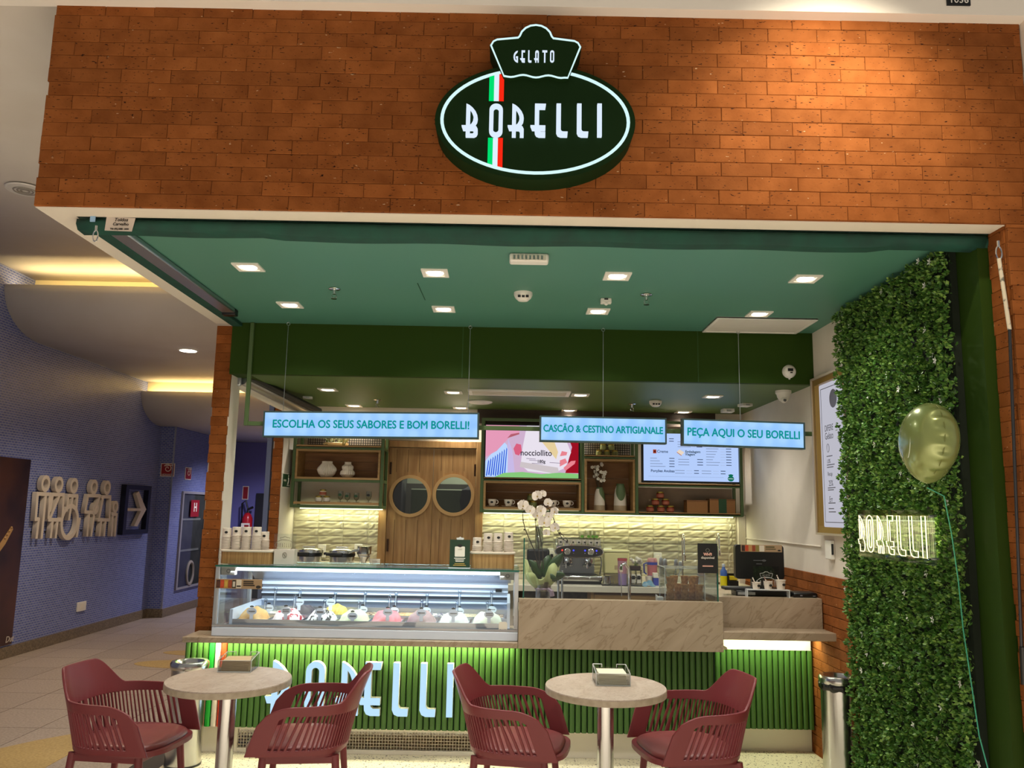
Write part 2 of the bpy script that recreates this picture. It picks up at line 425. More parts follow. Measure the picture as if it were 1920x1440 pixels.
# ---- left pier: brick face to the front, white jamb towards the opening
b = MB(); b.box(-2.115, -1.992, 5.82, 6.01, 0, 2.885)
wall_left_pier = struct(b.build('wall_left_pier', WHITE_PAINT))
lay_bricks(wall_left_pier, (-2.115, 5.82, 0), (1, 0, 0), (0, 0, 1), .123, 2.885, .2257, .0655, 0)
# ---- second pier at the back of the side opening
b = MB(); b.box(-2.035, -1.950, 7.12, 7.66, 0, ZB)
wall_left_back = struct(b.build('wall_left_back', WHITE_PAINT))
lay_bricks(wall_left_back, (-2.033, 7.12, 0), (1, 0, 0), (0, 0, 1), .083, ZB, .2257, .0655, 0)
b = MB(); b.box(-2.085, -2.045, 7.10, 7.16, 0, ZB)
struct(b.build('trim_1', mat('blue_grey_trim', '#5b6484', .5)))
# ---- right wall: white above, brick wainscot below
b = MB(); b.box(XR+.005, XR+.10, 3.70, 7.7, 0, 3.0)
wall_right = struct(b.build('wall_right', WHITE_PAINT))
lay_bricks(wall_right, (XR+.004, 7.55, .0), (0, -1, 0), (0, 0, 1), 2.43, 1.215, .2100, .0640, 0, gap=.0035)
b = MB(); b.box(XR-.014, XR+.10, 3.645, 3.70, 0, ZH); b.box(XR-.014, XR+.006, 3.70, 4.02, 0, ZH)
struct(b.build('trim_2', GREEN_WALL))                                  # flat green panel beside the hedge
b = MB(); b.box(XR-.006, XR+.01, 5.75, 7.55, 1.395, 1.405)
struct(b.build('trim_3', WHITE_PAINT, bevel=.003))                      # shallow ledge line on the white wall
# ---- back wall
def hole_wall():
    b = MB()
    b.box(-2.02, -1.13, YW, YW+.06, 0, ZB); b.box(-.28, XR+.05, YW, YW+.06, 0, ZB); b.box(-1.13, -.28, YW, YW+.06, 2.19, ZB)
    return b
wall_back = struct(hole_wall().build('wall_back', mat('back_wall_paint', '#d3c9b8', .8)))
TILE = mat('glazed_tile', '#bdb498', .18, spec=.6, rnd=.05)
tile_meshes = []
for k in range(5):
    b = MB(); nx, nz, L, H = 18, 7, .2235, .0612
    vs = []; fs = []
    for i in range(nx+1):
        for j in range(nz+1):
            u, v = i/nx, j/nz; edge = min(u, 1-u)*L < .012 or min(v, 1-v)*H < .008
            d = .008+(0 if edge else .012*(noise.noise(Vector((u*4.6+k*7.3-v*2.4, v*1.5+u*1.2, k*3.3)))))
            if i in (0, nx) or j in (0, nz): d = .003
            vs.append((u*L, v*H, d))
    for i in range(nx):
        for j in range(nz):
            a = i*(nz+1)+j; fs.append((a, a+nz+1, a+nz+2, a+1))
    b.add(vs, fs); me = b.mesh('tile'); me.materials.append(TILE)
    me.polygons.foreach_set('use_smooth', [True]*len(me.polygons)); tile_meshes.append(me)
def lay_tiles(x0, x1, z0, z1):
    x = x0
    while x < x1-.01:
        z = z1-.065
        while z > z0-.065:
            ob = bpy.data.objects.new('tile', random.choice(tile_meshes)); C.objects.link(ob); ob.parent = wall_back
            s = min(1, (x1-x)/.2265)
            M = basis(Vector((x, YW-.001, z))-wloc(wall_back), (1, 0, 0), (0, 0, 1)) @ Matrix.Diagonal((s, 1, 1, 1))
            ob.matrix_local = M
            z -= .065
        x += .2265
lay_tiles(-1.945, -1.150, 1.02, 1.612)
lay_tiles(-.262, 2.075, 1.02, 1.592)
b = MB(); b.box(-1.945, -1.15, YW-.022, YW, .985, 1.045); b.box(-.262, 2.10, YW-.022, YW, .985, 1.045)
struct(b.build('trim_4', PLASTER, bevel=.003))                           # upstand along the tiles
b = MB(); b.box(2.085, XR, YW-.05, YW, .9, 1.60)
struct(b.build('trim_5', PLASTER))
# kitchen seen through the portholes
b = MB(); b.box(-2.0, .6, 9.3, 9.36, 0, 2.6)
struct(b.build('wall_kitchen', mat('kitchen_wall', '#c9d3b4', .7)))
b = MB(); b.box(-2.0, .6, 7.7, 9.36, 2.52, 2.56)
struct(b.build('ceiling_kitchen', CEIL_WHITE))
light('AREA', 'kitchen_lamp', (-.35, 8.55, 2.45), 9, NEUT, (-.35, 8.6, 0), size=.6)
# ---- ceilings
b = MB(); b.box(XL+.02, XR+.1, YF+.13, YB, ZH, ZH+.06)
struct(b.build('ceiling', GREEN_CEIL))
b = MB(); b.box(-1.995, XR+.02, YB, YB+.05, ZB, ZH)
for x in (-1.86, .62): pass
struct(b.build('ceiling_bulkhead', GREEN_BULK))
b = MB(); b.box(-.348, -.342, YB-.002, YB, ZB, ZH); b.box(1.33, 1.336, YB-.002, YB, ZB, ZH)
struct(b.build('trim_6', mat('green_seam', '#22480f', .6)))              # board joints of the bulkhead
b = MB(); b.box(-2.02, XR+.05, YB+.05, YW+.05, ZB, ZB+.06)
struct(b.build('ceiling_back', GREEN_LOW))
b = MB(); b.box(-2.0, -1.86, YB+.02, 7.1, ZB-.001, ZB+.02); b.box(-2.06, -1.97, 6.02, 7.2, ZB, ZH)
struct(b.build('ceiling_edge', GREEN_BULK))
b = MB(); b.box(-.30, 1.9, YW-.03, YW, 2.40, ZB)
struct(b.build('trim_7', mat('dark_brown_band', '#3a2a1c', .6)))
# soffit frame under the header
b = MB(); b.box(XL, 2.20, YF-.004, YF+.105, ZH-.004, ZH)
b.box(XL, -2.0, YF+.105, 5.80, ZH-.004, ZH); b.box(XL, XL+.02, YF+.13, 5.8, ZH, 3.6)
struct(b.build('trim_8', PLASTER))
# mall bulkhead above the fascia and the white return at its right end
b = MB(); b.box(-7, 5, 3.425, 3.50, 3.862, 4.6)
struct(b.build('ceiling_front_beam', mat('beam_white', '#ece4d8', .8))); 
b = MB(); b.box(XL, 5, 3.50, 3.64, 3.872, 4.6)
struct(b.build('trim_9', CEIL_WHITE))
b = MB(); b.box(2.318, 2.9, 3.45, 3.6, ZH, 3.9)
struct(b.build('wall_white_return', WHITE_PAINT))
# ---- floor
b = MB(); b.box(-7, 5, -3, 16, -.06, -.008)
floor = struct(b.build('floor', mat('floor_joint', '#4a3f34', .8)))
ye = [3.5+.55*i for i in range(22)]; xe = [-5.46+.53*i for i in range(7)]
slab_me = {}
for j in range(len(ye)-1):
    for i in range(6):
        x0, x1, y0, y1 = max(xe[i], -5.18), min(xe[i+1], -2.30), ye[j], ye[j+1]
        k = (round(x1-x0, 3), round(y1-y0, 3))
        if k not in slab_me:
            g = .003; q = MB(); q.box(g, k[0]-g, g, k[1]-g, 0, .008); me = q.mesh('slab'); me.materials.append(GRANITE); slab_me[k] = me
        ob = bpy.data.objects.new('slab', slab_me[k]); C.objects.link(ob); ob.parent = floor
        ob.location = Vector((x0, y0, -.008))-wloc(floor)
I3 = Matrix.Identity(4)
MB().prism([(-3.62, 5.15), (-3.45, 5.5), (-3.307, 5.73), (-3.18, 5.93), (-3.04, 6.09), (-2.92, 6.2), (-2.80, 6.27), (-2.80, 5.15)][::-1], .0, .0022, I3).build('inlay', INLAY, floor, smooth=0)
MB().prism([(-3.0+.78*math.cos(2*PI*i/30), 8.76+.26*math.sin(2*PI*i/30)) for i in range(30)], .0, .0022, I3).build('inlay', INLAY, floor, smooth=0)
MB().prism([(-3.1+.66*math.cos(2*PI*i/30), 9.42+.2*math.sin(2*PI*i/30)) for i in range(30)], .0, .0022, I3).build('inlay', INLAY, floor, smooth=0)
b = MB(); b.box(-2.30, -2.12, 3.3, 12, -.008, .001)
struct(b.build('trim_10', mat('black_granite_strip', '#2b2522', .4)))
b = MB(); b.box(-2.12, XR+.5, 3.3, 7.66, -.008, .0)
struct(b.build('floor_shop', TERRAZZO))
b = MB(); b.box(-7, 5, -3, 3.3, -.008, 0)
struct(b.build('floor_mall', mat('mall_granite', '#cfc3b2', .5)))
# ---- corridor
XC = -5.18
b = MB(); b.box(XC-.1, XC, 2.5, 12.25, 0, 4.4)
struct(b.build('wall_corridor', MOSAIC))
b = MB(); b.box(XC-.1, -4.96, 12.25, 12.35, 0, 4.4); b.box(-5.06, -4.96, 12.35, 15.1, 0, 4.4)
struct(b.build('wall_corridor_far', MOSAIC))
b = MB(); b.box(-5.06, -1.6, 15.0, 15.1, 0, 4.4)
struct(b.build('wall_corridor_end', mat('violet_wall', '#6867a4', .5)))
b = MB(); b.box(-1.99, -1.93, 7.7, 15, 0, 4.4)
struct(b.build('wall_corridor_right', WHITE_PAINT))
b = MB(); b.box(XC, XC+.015, 2.5, 12.24, 0, .12); b.box(XC+.0, -4.945, 12.235, 12.25, 0, .12); b.box(-4.96, -4.945, 12.25, 15, 0, .12)
struct(b.build('baseboard_corridor', GRANITE_D, bevel=.003))
b = MB(); b.box(-4.975, -4.955, 12.237, 12.257, .12, 2.76)
struct(b.build('trim_11', STEEL_R))
# sail ceilings: curved nose, flat underside, lit cove behind each nose
def sail(name, prof, x0=XC, x1=-2.06):
    vs = []; fs = []
    n = len(prof)
    for x in (x0, x1):
        for y, z in prof: vs.append((x, y, z))
    for i in range(n-1): fs.append((i, i+1, n+i+1, n+i))
    return struct(MB().add(vs, fs).build(name, CEIL_WHITE, smooth=60, solid=.025))
def nose(y, z, h, y2):
    o = []
    for k in range(11):
        a = PI/2*k/10; o.append((y+.68*(1-math.cos(a)), z-h*math.sin(a)))
    return o+[(y2, z-h)]
sail('ceiling_sail_1', [(3.44, 4.0), (8.72, 4.0)])
sail('ceiling_sail_2', nose(8.19, 3.80, .456, 11.68))
sail('ceiling_sail_3', nose(11.48, 3.178, .41, 15.0))
COVE = mat('cove_board', '#e8d9b0', .8)
b = MB(); b.box(XC, -2.06, 8.70, 8.73, 3.36, 4.0)
struct(b.build('trim_12', COVE))
b = MB(); b.box(XC, -2.06, 11.66, 11.69, 2.94, 3.344)
struct(b.build('trim_13', COVE))
b = MB(); b.box(-5.3, -2.0, 3.6, 15.2, 4.35, 4.42)
struct(b.build('ceiling_light_block', CEIL_WHITE))  # unseen slab added to keep world light out of the cove gaps
for y, z, e in ((8.33, 3.74, 18), (11.60, 3.14, 14)):
    o = light('AREA', 'cove_light', (-3.62, y, z), e, (1, .74, .34), (-3.62, y+.12, z+1), shape='RECTANGLE', size=3.0, size_y=.05)
light('SPOT', 'corridor_spot', (-3.6, 9.05, 3.31), 170, WARM, (-3.6, 9.05, 0), spot_size=2.2, spot_blend=.8, shadow_soft_size=.06)
light('SPOT', 'corridor_spot', (-3.6, 6.2, 3.95), 210, WARM, (-3.75, 6.2, 0), spot_size=2.2, spot_blend=.8, shadow_soft_size=.06)
light('SPOT', 'corridor_spot', (-3.6, 13.2, 2.72), 190, (.86, .84, 1), (-3.9, 13.6, 0), spot_size=2.4, spot_blend=.8, shadow_soft_size=.06)
# ================================================================ FASCIA SIGN
def letter(ch):
    """deco capitals, height 1"""
    arcB = [(.13, 1), (.22, .96), (.32, .88), (.41, .77), (.465, .65), (.48, .56), (.465, .46), (.42, .38), (.39, .335)]
    hB = [(.25, .84), (.25, .345), (.30, .39), (.34, .47), (.355, .57), (.34, .67), (.30, .77)]
    if ch == 'B':
        return [[(.13, 0), (.13, .2), (.05, .2), (0, .335), (.13, .335)]+arcB+[(.45, .30), (.485, .23), (.485, .11), (.45, .035), (.38, 0)], hB,
                [(.25, .085), (.25, .205), (.34, .205), (.365, .18), (.365, .11), (.34, .085)]]
    if ch == 'R':
        return [[(.13, 0), (.13, .2), (.05, .2), (0, .335), (.13, .335)]+arcB+[(.45, .30), (.485, .22), (.485, 0), (.37, 0), (.37, .16), (.34, .2), (.25, .2), (.25, 0)], hB]
    if ch == 'O':
        def st(w, h0, h1):
            r = w/2; o = []
            for i in range(13): a = PI*i/12; o.append((.19+r*math.cos(a), h1-r+r*math.sin(a)))
            for i in range(13): a = PI+PI*i/12; o.append((.19+r*math.cos(a), h0+r+r*math.sin(a)))
            return o
        return [st(.38, 0, 1), st(.15, .12, .88)]
    if ch == 'E':
        return [[(.13, 1), (.46, 1), (.44, .86), (.26, .86), (.26, .335), (.45, .335), (.45, .2), (.26, .2), (.27, .165), (.31, .135), (.45, .135), (.45, 0), (.26, 0), (.18, .03), (.14, .1), (.13, .2), (.055, .2), (0, .335), (.13, .335)]]
    if ch == 'L':
        return [[(0, 1), (.125, 1), (.125, .2), (.15, .155), (.19, .145), (.32, .145), (.31, 0), (.12, 0), (.04, .035), (0, .12)]]
    if ch == 'I': return [[(0, 0), (.125, 0), (.125, 1), (0, 1)]]
    if ch == 'T': return [[(.16, 0), (.29, 0), (.29, .86), (.45, .86), (.45, 1), (0, 1), (0, .86), (.16, .86)]]
    if ch == 'A':
        o = [(.06, 0), (.06, .2), (0, .2), (-.04, .335), (.06, .335)]
        for i in range(11): a = PI-PI*i/10; o.append((.23+.17*math.cos(a), .83+.17*math.sin(a)))
        o += [(.40, 0), (.28, 0), (.28, .2), (.18, .2), (.18, 0)]
        return [o, [(.18, .335), (.28, .335), (.28, .78), (.26, .85), (.2, .85), (.18, .78)]]
    if ch == 'G':
        return [[(.43, .97), (.38, .84), (.27, .74), (.19, .6), (.17, .45), (.2, .3), (.28, .17), (.32, .15), (.32, .38), (.25, .38), (.25, .5), (.46, .5), (.46, .0), (.34, .02), (.2, .1), (.09, .24), (.04, .42), (.05, .6), (.12, .77), (.25, .91)]]
def sized(loops, h, xs=1.0, x=0, z=0): return [[(x+u*h*xs, z+v*h) for u, v in lp] for lp in loops]
LET = glow('letter_white', '#dfeeff', 1.0); RIM = glow('rim_white', '#d5f6f6', 1.05)

SX, SZ, SY = .086, 3.279, 3.36         # centre and front plane of the oval
s = thing('shop_sign', 'large dark green oval light sign with white rim and white letters on the bricks', 'sign', (SX, SY+.14, 2.99))
place('oval_body', curve_mesh('oval_body', [oval(.436, .268, 72)], .135, basis((SX, SY+.14, SZ))), SIGN_GREEN, s, 30)
place('rim_light', curve_mesh('rim_light', [oval(.412, .246, 72), oval(.398, .233, 72)], .004, basis((SX, SY+.004, SZ))), RIM, s)
def chord(x, rx=.398, rz=.233): return rz*math.sqrt(max(0, 1-(x/rx)**2))
for k, (c, e) in enumerate((('#00e070', 1.0), ('#dff2ff', 1.0), ('#ff2a14', .95))):
    x0 = -.203+.0215*k; x1 = x0+.0215
    for sgn, zz in ((1, .088), (-1, -.083)):
        M = basis((SX, SY+.004, SZ))
        a, c2 = (chord(x0), chord(x1)); 
        pl = [(x0, sgn*abs(zz)), (x1, sgn*abs(zz)), (x1, sgn*c2), (x0, sgn*a)]
        if sgn < 0: pl = pl[::-1]
        b = MB().prism(pl, 0, .003, M); b.build('flag_stripe', glow('flag_'+'gwr'[k], c, e), s, smooth=0)
for ch, px in zip('BORELLI', (866, 917.5, 952, 994.5, 1043, 1081.5, 1119.5)):
    x = at(px, 228, SY).x; z0 = at(px, 258, SY).z; h = .150
    me = curve_mesh('letter', sized(letter(ch), h, .96 if ch in 'BRE' else 1.02), .018, basis((x, SY+.002, z0)))
    place('letter', me, LET, s)
# plaque shaped like an ice-cream tub above the oval
pz = at(1000, 110, SY).z
def plaque(g):
    o = []
    o += [(-.135-g*.3, -.082-g), (-.19-g, .055), (-.182-g*.6, .07+g*.7), (-.17, .077+g)]
    o += [(-.075-g*.4, .088+g)]
    for i in range(9):
        a = PI-PI*(i+.6)/9.2; o.append(((.066+g)*math.cos(a), .088+(.062+g)*math.sin(a)))
    o += [(.075+g*.4, .088+g), (.17, .077+g), (.182+g*.6, .07+g*.7), (.19+g, .055), (.14+g*.3, -.085-g)]
    for i in range(1, 20): u = i/20; o.append((.14-.275*u, -.081-g-.0055*math.sin(u*PI*5)))
    return [(x, z) for x, z in o][::-1]
M = basis((SX-.003, SY+.12, pz-.005))
place('plaque_body', curve_mesh('plaque_body', [plaque(.012)], .135, M), SIGN_GREEN, s)
M = basis((SX-.003, SY-.013, pz-.005))
place('plaque_rim', curve_mesh('plaque_rim', [plaque(.010), plaque(.002)], .004, M), RIM, s)
for ch, px in zip('GELATO', (962, 975, 990, 1002, 1016.5, 1031)):
    x = at(px, 110, SY).x; z0 = at(px, 121, SY).z
    place('letter', curve_mesh('letter', sized(letter(ch), .056, .85), .008, basis((x, SY-.012, z0))), LET, s)

# unit number plate on the beam
t = thing('unit_number_plate', 'small black unit number plate reading 1036 on the white beam', 'sign', (1.96, 3.424, 3.87))
x0, x1 = at(1775, 0, 3.42).x, at(1819, 0, 3.42).x; zb = at(1797, 10, 3.42).z
MB().box(x0, x1, 3.418, 3.425, zb, zb+.075).build('plate', BLACK, t)
write(t, '1036', .045, ((x0+x1)/2, 3.417, zb+.024), WHITE_P)

# ================================================================ AWNINGS
t = thing('rolled_front_awning', 'rolled dark green canvas awning hanging under the white header soffit', 'awning', (.1, 3.69, 2.80))
b = MB()
n = 40; L = []
for i in range(n+1):
    x = -2.0+(4.17)*i/n; zb = 2.842+.008*math.sin(i*.9)*.4-(.012 if .2 < i/n < .9 else 0)
    L.append((x, zb))
vs = []; fs = []
for x, zb in L: vs += [(x, 3.625, 2.888), (x, 3.622, 2.865), (x, 3.64, zb), (x, 3.70, zb-.004), (x, 3.73, 2.888)]
for i in range(n):
    for k in range(4): a = i*5+k; fs.append((a, a+1, a+6, a+5))
b.add(vs, fs); b.build('canvas', GREEN_DARK, t, solid=.004, smooth=50)
b = MB(); b.tube([(2.13, 3.66, 2.865), (2.185, 3.66, 2.865)], .032, 14); b.build('roll_end', GREEN_DARK, t)
b = MB()
p = [at(200, 406, 3.615), at(254, 409, 3.615), at(247, 434, 3.615), at(196, 432, 3.615)]
b.add([*p, *[q+Vector((0, .002, 0)) for q in p]], [(0, 1, 2, 3), (7, 6, 5, 4), (0, 4, 5, 1), (1, 5, 6, 2), (2, 6, 7, 3), (3, 7, 4, 0)])
patch = b.build('maker_label', mat('label_cloth', '#c9bdb2', .8), t); patch['label'] = 'white cloth label with black script'
c0 = at(227, 414, 3.613)
write(t, 'Toldos', .022, c0+Vector((0, 0, .004)), INK, shear=.25, name='label_text')
write(t, 'Carvalho', .020, at(226, 421, 3.613)+Vector((0, 0, .001)), INK, shear=.25, name='label_text')
write(t, 'Tel.: (71) 3388 - 2444', .0095, at(224, 429.5, 3.613), INK, bold=.0004, name='label_text')
def carabiner(label, p, s):
    t = thing('carabiner', label, 'hook', p+Vector((0, 0, -.05*s)))
    b = MB(); o = []
    for i in range(20):
        a = 2*PI*i/20; o.append(p+Vector((.011*s*math.cos(a), 0, -.026*s+.026*s*math.sin(a))))
    b.tube(o, .003*s, 6, closed=True); b.build('ring', CHROME, t)
    b = MB(); b.tube([p+Vector((0, 0, .0)), p+Vector((0, 0, .022*s))], .005*s, 8); b.build('swivel', CHROME, t)
    return t
carabiner('steel carabiner dangling at the left end of the rolled awning', at(180, 432, 3.60), 1.0)
carabiner('steel carabiner at the right end of the rolled awning, above the crank rod', atx(1872, 462, 2.145), 1.15)
b = MB(); b.box(at(170, 402, 3.61).x, at(180, 402, 3.61).x, 3.606, 3.612, at(175, 416, 3.61).z, at(175, 402, 3.61).z)
tag(b.build('strap_tab', mat('blue_tab', '#8fb4d8', .5), bevel=.002), 'small pale blue strap tab near the left carabiner', 'tab')
t = thing('rolled_side_awning', 'green canvas and grey cassette of the left side awning along the ceiling edge', 'awning', (-1.93, 4.7, 2.84))
b = MB(); b.box(-2.0, -1.925, 3.74, 5.78, 2.872, 2.898); b.build('canvas', GREEN_DARK, t, bevel=.006)
b = MB(); b.box(-1.925, -1.835, 3.72, 5.34, 2.868, 2.898); b.build('cassette', STEEL_R, t, bevel=.008)
b = MB(); b.box(-1.925, -1.835, 5.34, 5.40, 2.855, 2.898); b.build('end_cap', BLACK, t, bevel=.004)
# crank rod at the right pier
t = thing('awning_crank_rod', 'long awning crank rod with white upper tube and black lower tube on the brick pier', 'rod', at(1912, 1280, 3.53))
a, c, d = atx(1873, 485, 2.145), atx(1893, 618, 2.155), atx(1916, 1225, 2.165)
b = MB(); b.tube([a, c], .0085, 10); b.build('upper_tube', mat('flaking_white_paint', '#d9cdb4', .7, c2='#6e6a5e', scale=30, lo=.55, hi=.62), t)
b = MB(); b.tube([c, d], .0065, 10); b.build('lower_tube', mat('dark_rod', '#3b3c40', .4, .5), t)
b = MB(); b.tube([atx(1917, 1213, 2.165), atx(1920, 1283, 2.168)], .012, 12); b.build('grip', BLACK, t)
# second awning roll over the side opening, seen under the bulkhead
t = thing('rolled_side_awning', 'grey metal awning cassette over the side opening beneath the bulkhead', 'awning', (-1.93, 6.5, 2.40))
A, B_ = at(447, 712, 5.98), at(585, 775, 7.12)
b = MB(); b.tube([A+Vector((.03, 0, 0)), B_], .038, 14); b.build('cassette', STEEL_R, t)
b = MB(); b.tube([A+Vector((-.02, 0, -.03)), B_+Vector((-.06, 0, -.045))], .03, 8); b.build('front_rail', PLASTER, t)
b = MB(); b.tube([A+Vector((.06, 0, .03)), B_+Vector((.06, 0, .02))], .03, 8); b.build('canvas', DARKGREY, t)
b = MB(); b.box(A.x-.05, A.x+.03, A.y-.03, A.y, A.z-.05, A.z+.05); b.build('end_bracket', STEEL_R, t, bevel=.01)
# ================================================================ CEILING FITTINGS
TRIMW = mat('lamp_trim_white', '#efe9df', .5)
def downlight(px, py, Z, label, s=.145, e=22):
    p = atz(px, py, Z)
    t = thing('downlight', label, 'ceiling light', p, 'square recessed downlights')
    b = MB(); h = s/2
    b.box(-h, h, -h, -h+.022, -.008, 0); b.box(-h, h, h-.022, h, -.008, 0); b.box(-h, -h+.022, -h+.022, h-.022, -.008, 0); b.box(h-.022, h, -h+.022, h-.022, -.008, 0)
    b.box(-h+.02, h-.02, -h+.02, h-.02, -.003, 0)
    b.build('trim_plate', TRIMW, t, local=True)
    b = MB(); b.lathe([(.046, -.006), (.046, -.0035)], (0, 0, 0), 20); b.build('lamp', LAMP, t, local=True)
    light('SPOT', 'downlight_beam', p+Vector((0, 0, -.02)), e, NEUT, p+Vector((0, 0, -1)), spot_size=2.35, spot_blend=.9, shadow_soft_size=.045)
UP8 = [((466, 500), 'leftmost in the front row'), ((816, 511), 'second from left in the front row'), ((1157, 517), 'third from left in the front row'), ((1510, 522), 'beside the hedge in the front row'),
       ((544, 571), 'leftmost in the second row'), ((832, 579), 'second from left in the second row'), ((1121, 583), 'next to the motion sensor in the second row'), ((1423, 588), 'above the white ceiling panel in the second row')]
for (px, py), d in UP8: downlight(px, py, ZH, 'square downlight in the teal green ceiling, '+d, e=46)
LO8 = [((615, 730), 'leftmost in its front row'), ((850, 735), 'left of the linear air grille'), ((1088, 740), 'right of the linear air grille'), ((1336, 743), 'beside the hanging cable of the right sign'),
       ((664, 760), 'leftmost in the rear row'), ((864, 764), 'just below the round speaker'), ((1067, 769), 'above the middle hanging sign'), ((1281, 772), 'above the left end of the right hanging sign')]
for (px, py), d in LO8: downlight(px, py, ZB, 'square downlight in the low back ceiling, '+d, .14, e=32)
p = atz(353, 657, 3.331)
t = thing('corridor_downlight', 'round white downlight in the corridor ceiling left of the brick pier', 'ceiling light', p)
MB().lathe([(.095, -.006), (.11, -.004), (.11, 0)], n=28).build('ring', TRIMW, t, local=True); MB().lathe([(.09, -.009), (.09, -.005)], n=24).build('lamp', LAMP, t, local=True)
p = atz(48, 352, 3.987)
t = thing('round_air_grille', 'round grey grille in the ceiling left of the brick fascia', 'vent', p+Vector((0, 0, -.013)))
MB().lathe([(.10, -.012), (.135, -.01), (.14, 0)], n=32).build('ring', WHITE_P, t, local=True)
for r in (.03, .055, .08): MB().tube([(r*math.cos(2*PI*i/24), r*math.sin(2*PI*i/24), -.014) for i in range(24)], .006, 6, closed=True).build('fin', mat('grille_grey', '#9b958c', .5), t, local=True)

p = atz(992, 478, ZH)
t = thing('emergency_light', 'white emergency light bar on the ceiling near the front awning', 'light', p)
b = MB(); b.box(-.10, .10, -.035, .035, -.045, 0); b.build('housing', WHITE_P, t, .01, local=True)
b = MB(); b.box(-.085, .085, -.038, -.034, -.038, -.012); b.build('led_strip', mat('led_lens', '#cfcabb', .3), t, local=True)
b = MB(); [b.box(-.08+.02*k, -.07+.02*k, -.040, -.037, -.035, -.015) for k in range(8)]; b.build('led', STEEL_R, t, local=True)
def sprinkler(px, py, Z, label):
    p = atz(px, py, Z)
    t = thing('fire_sprinkler', label, 'sprinkler', p, 'ceiling sprinklers')
    MB().lathe([(.036, -.004), (.03, -.008), (.012, -.010), (.010, -.035)], n=18).build('escutcheon', CHROME, t, local=True)
    b = MB(); b.tube([(-.012, 0, -.033), (-.014, 0, -.05), (0, 0, -.062)], .003, 6); b.tube([(.012, 0, -.033), (.014, 0, -.05), (0, 0, -.062)], .003, 6); b.build('yoke', CHROME, t, local=True)
    MB().lathe([(.018, -.064), (.018, -.061)], n=14).build('deflector', CHROME, t, local=True)
sprinkler(627, 541, ZH, 'chrome sprinkler head on the teal ceiling between the left downlights')
sprinkler(1212, 552, ZH, 'chrome sprinkler head on the teal ceiling right of the motion sensor')
sprinkler(708, 749, ZB, 'small chrome sprinkler in the low ceiling above the left hanging sign')
sprinkler(1185, 757, ZB, 'small chrome sprinkler in the low ceiling left of the smoke detector')
def smoke(px, py, Z, label, s=1):
    p = atz(px, py, Z)
    t = thing('smoke_detector', label, 'detector', p, 'smoke detectors')
    MB().lathe([(.052*s, 0), (.052*s, -.014*s), (.045*s, -.03*s), (.028*s, -.046*s), (.02*s, -.048*s)][::-1], n=24).build('body', WHITE_P, t, local=True)
    for k in range(-1, 2):
        b = MB(); b.box(-.008*s+.022*s*k, .008*s+.022*s*k, -.047*s, -.038*s, -.036*s, -.024*s); b.build('slot', DARKGREY, t, local=True)
smoke(981, 549, ZH, 'white smoke detector in the middle of the teal ceiling', 1.08)
smoke(1229, 752, ZB, 'white smoke detector in the low back ceiling', 1)
p = atz(1136, 560, ZH); t = thing('motion_sensor', 'small white cube sensor beside a downlight on the teal ceiling', 'sensor', p)
b = MB(); b.box(-.033, .033, -.02, .02, -.032, 0); b.build('housing', WHITE_P, t, .004, local=True); MB().ball((0, -.012, -.034), .012).build('lens', WHITE_P, t, local=True)
b = MB(); b.box(-.012, .012, -.022, -.019, -.012, -.003); b.build('window', DARKGREY, t, local=True)
# flat white access panel
p0, p1, p2, p3 = atz(1340, 593, ZH), atz(1535, 597, ZH), atz(1490, 624, ZH), atz(1318, 620, ZH)
t = thing('ceiling_access_panel', 'large white ceiling panel near the hedge', 'panel', ((p0+p2)/2))
x0, x1, y0, y1 = 1.36, 2.03, 5.32, 5.745
b = MB(); b.box(x0, x1, y0, y1, ZH-.008, ZH-.001); b.build('leaf', mat('panel_white', '#dcd6cc', .6), t)
b = MB(); b.box(x0, x1, y0, y0+.02, ZH-.014, ZH); b.box(x0, x1, y1-.02, y1, ZH-.014, ZH); b.box(x0, x0+.02, y0+.02, y1-.02, ZH-.014, ZH); b.box(x1-.02, x1, y0+.02, y1-.02, ZH-.014, ZH); b.build('frame', WHITE_P, t)
# linear air grille and speaker
a, c = atz(877, 729, ZB), atz(1066, 742, ZB)
x0, x1 = a.x, c.x; y0 = atz(970, 731, ZB).y; y1 = atz(970, 740, ZB).y
t = thing('linear_air_grille', 'long white slot air grille in the low green ceiling', 'vent', ((x0+x1)/2, (y0+y1)/2, ZB-.015))
b = MB(); b.box(x0, x1, y0, y0+.03, ZB-.012, ZB); b.box(x0, x1, y1-.03, y1, ZB-.012, ZB); b.box(x0, x0+.03, y0+.03, y1-.03, ZB-.012, ZB); b.box(x1-.03, x1, y0+.03, y1-.03, ZB-.012, ZB); b.build('frame', WHITE_P, t)
for k in range(4):
    yy = y0+.04+(y1-y0-.08)*k/3; b = MB(); b.box(x0+.03, x1-.03, yy, yy+.035, ZB-.009, ZB-.004); b.build('blade', PLASTER, t)
p = atz(900, 753, ZB); t = thing('ceiling_speaker', 'round white speaker in the low ceiling below the air grille', 'speaker', p)
MB().lathe([(.085, -.016), (.10, -.01), (.104, 0)], n=30).build('grille', WHITE_P, t, local=True)
MB().tube([(.104*math.cos(2*PI*i/30), .104*math.sin(2*PI*i/30), -.004) for i in range(30)], .005, 6, closed=True).build('rim', WHITE_P, t, local=True)
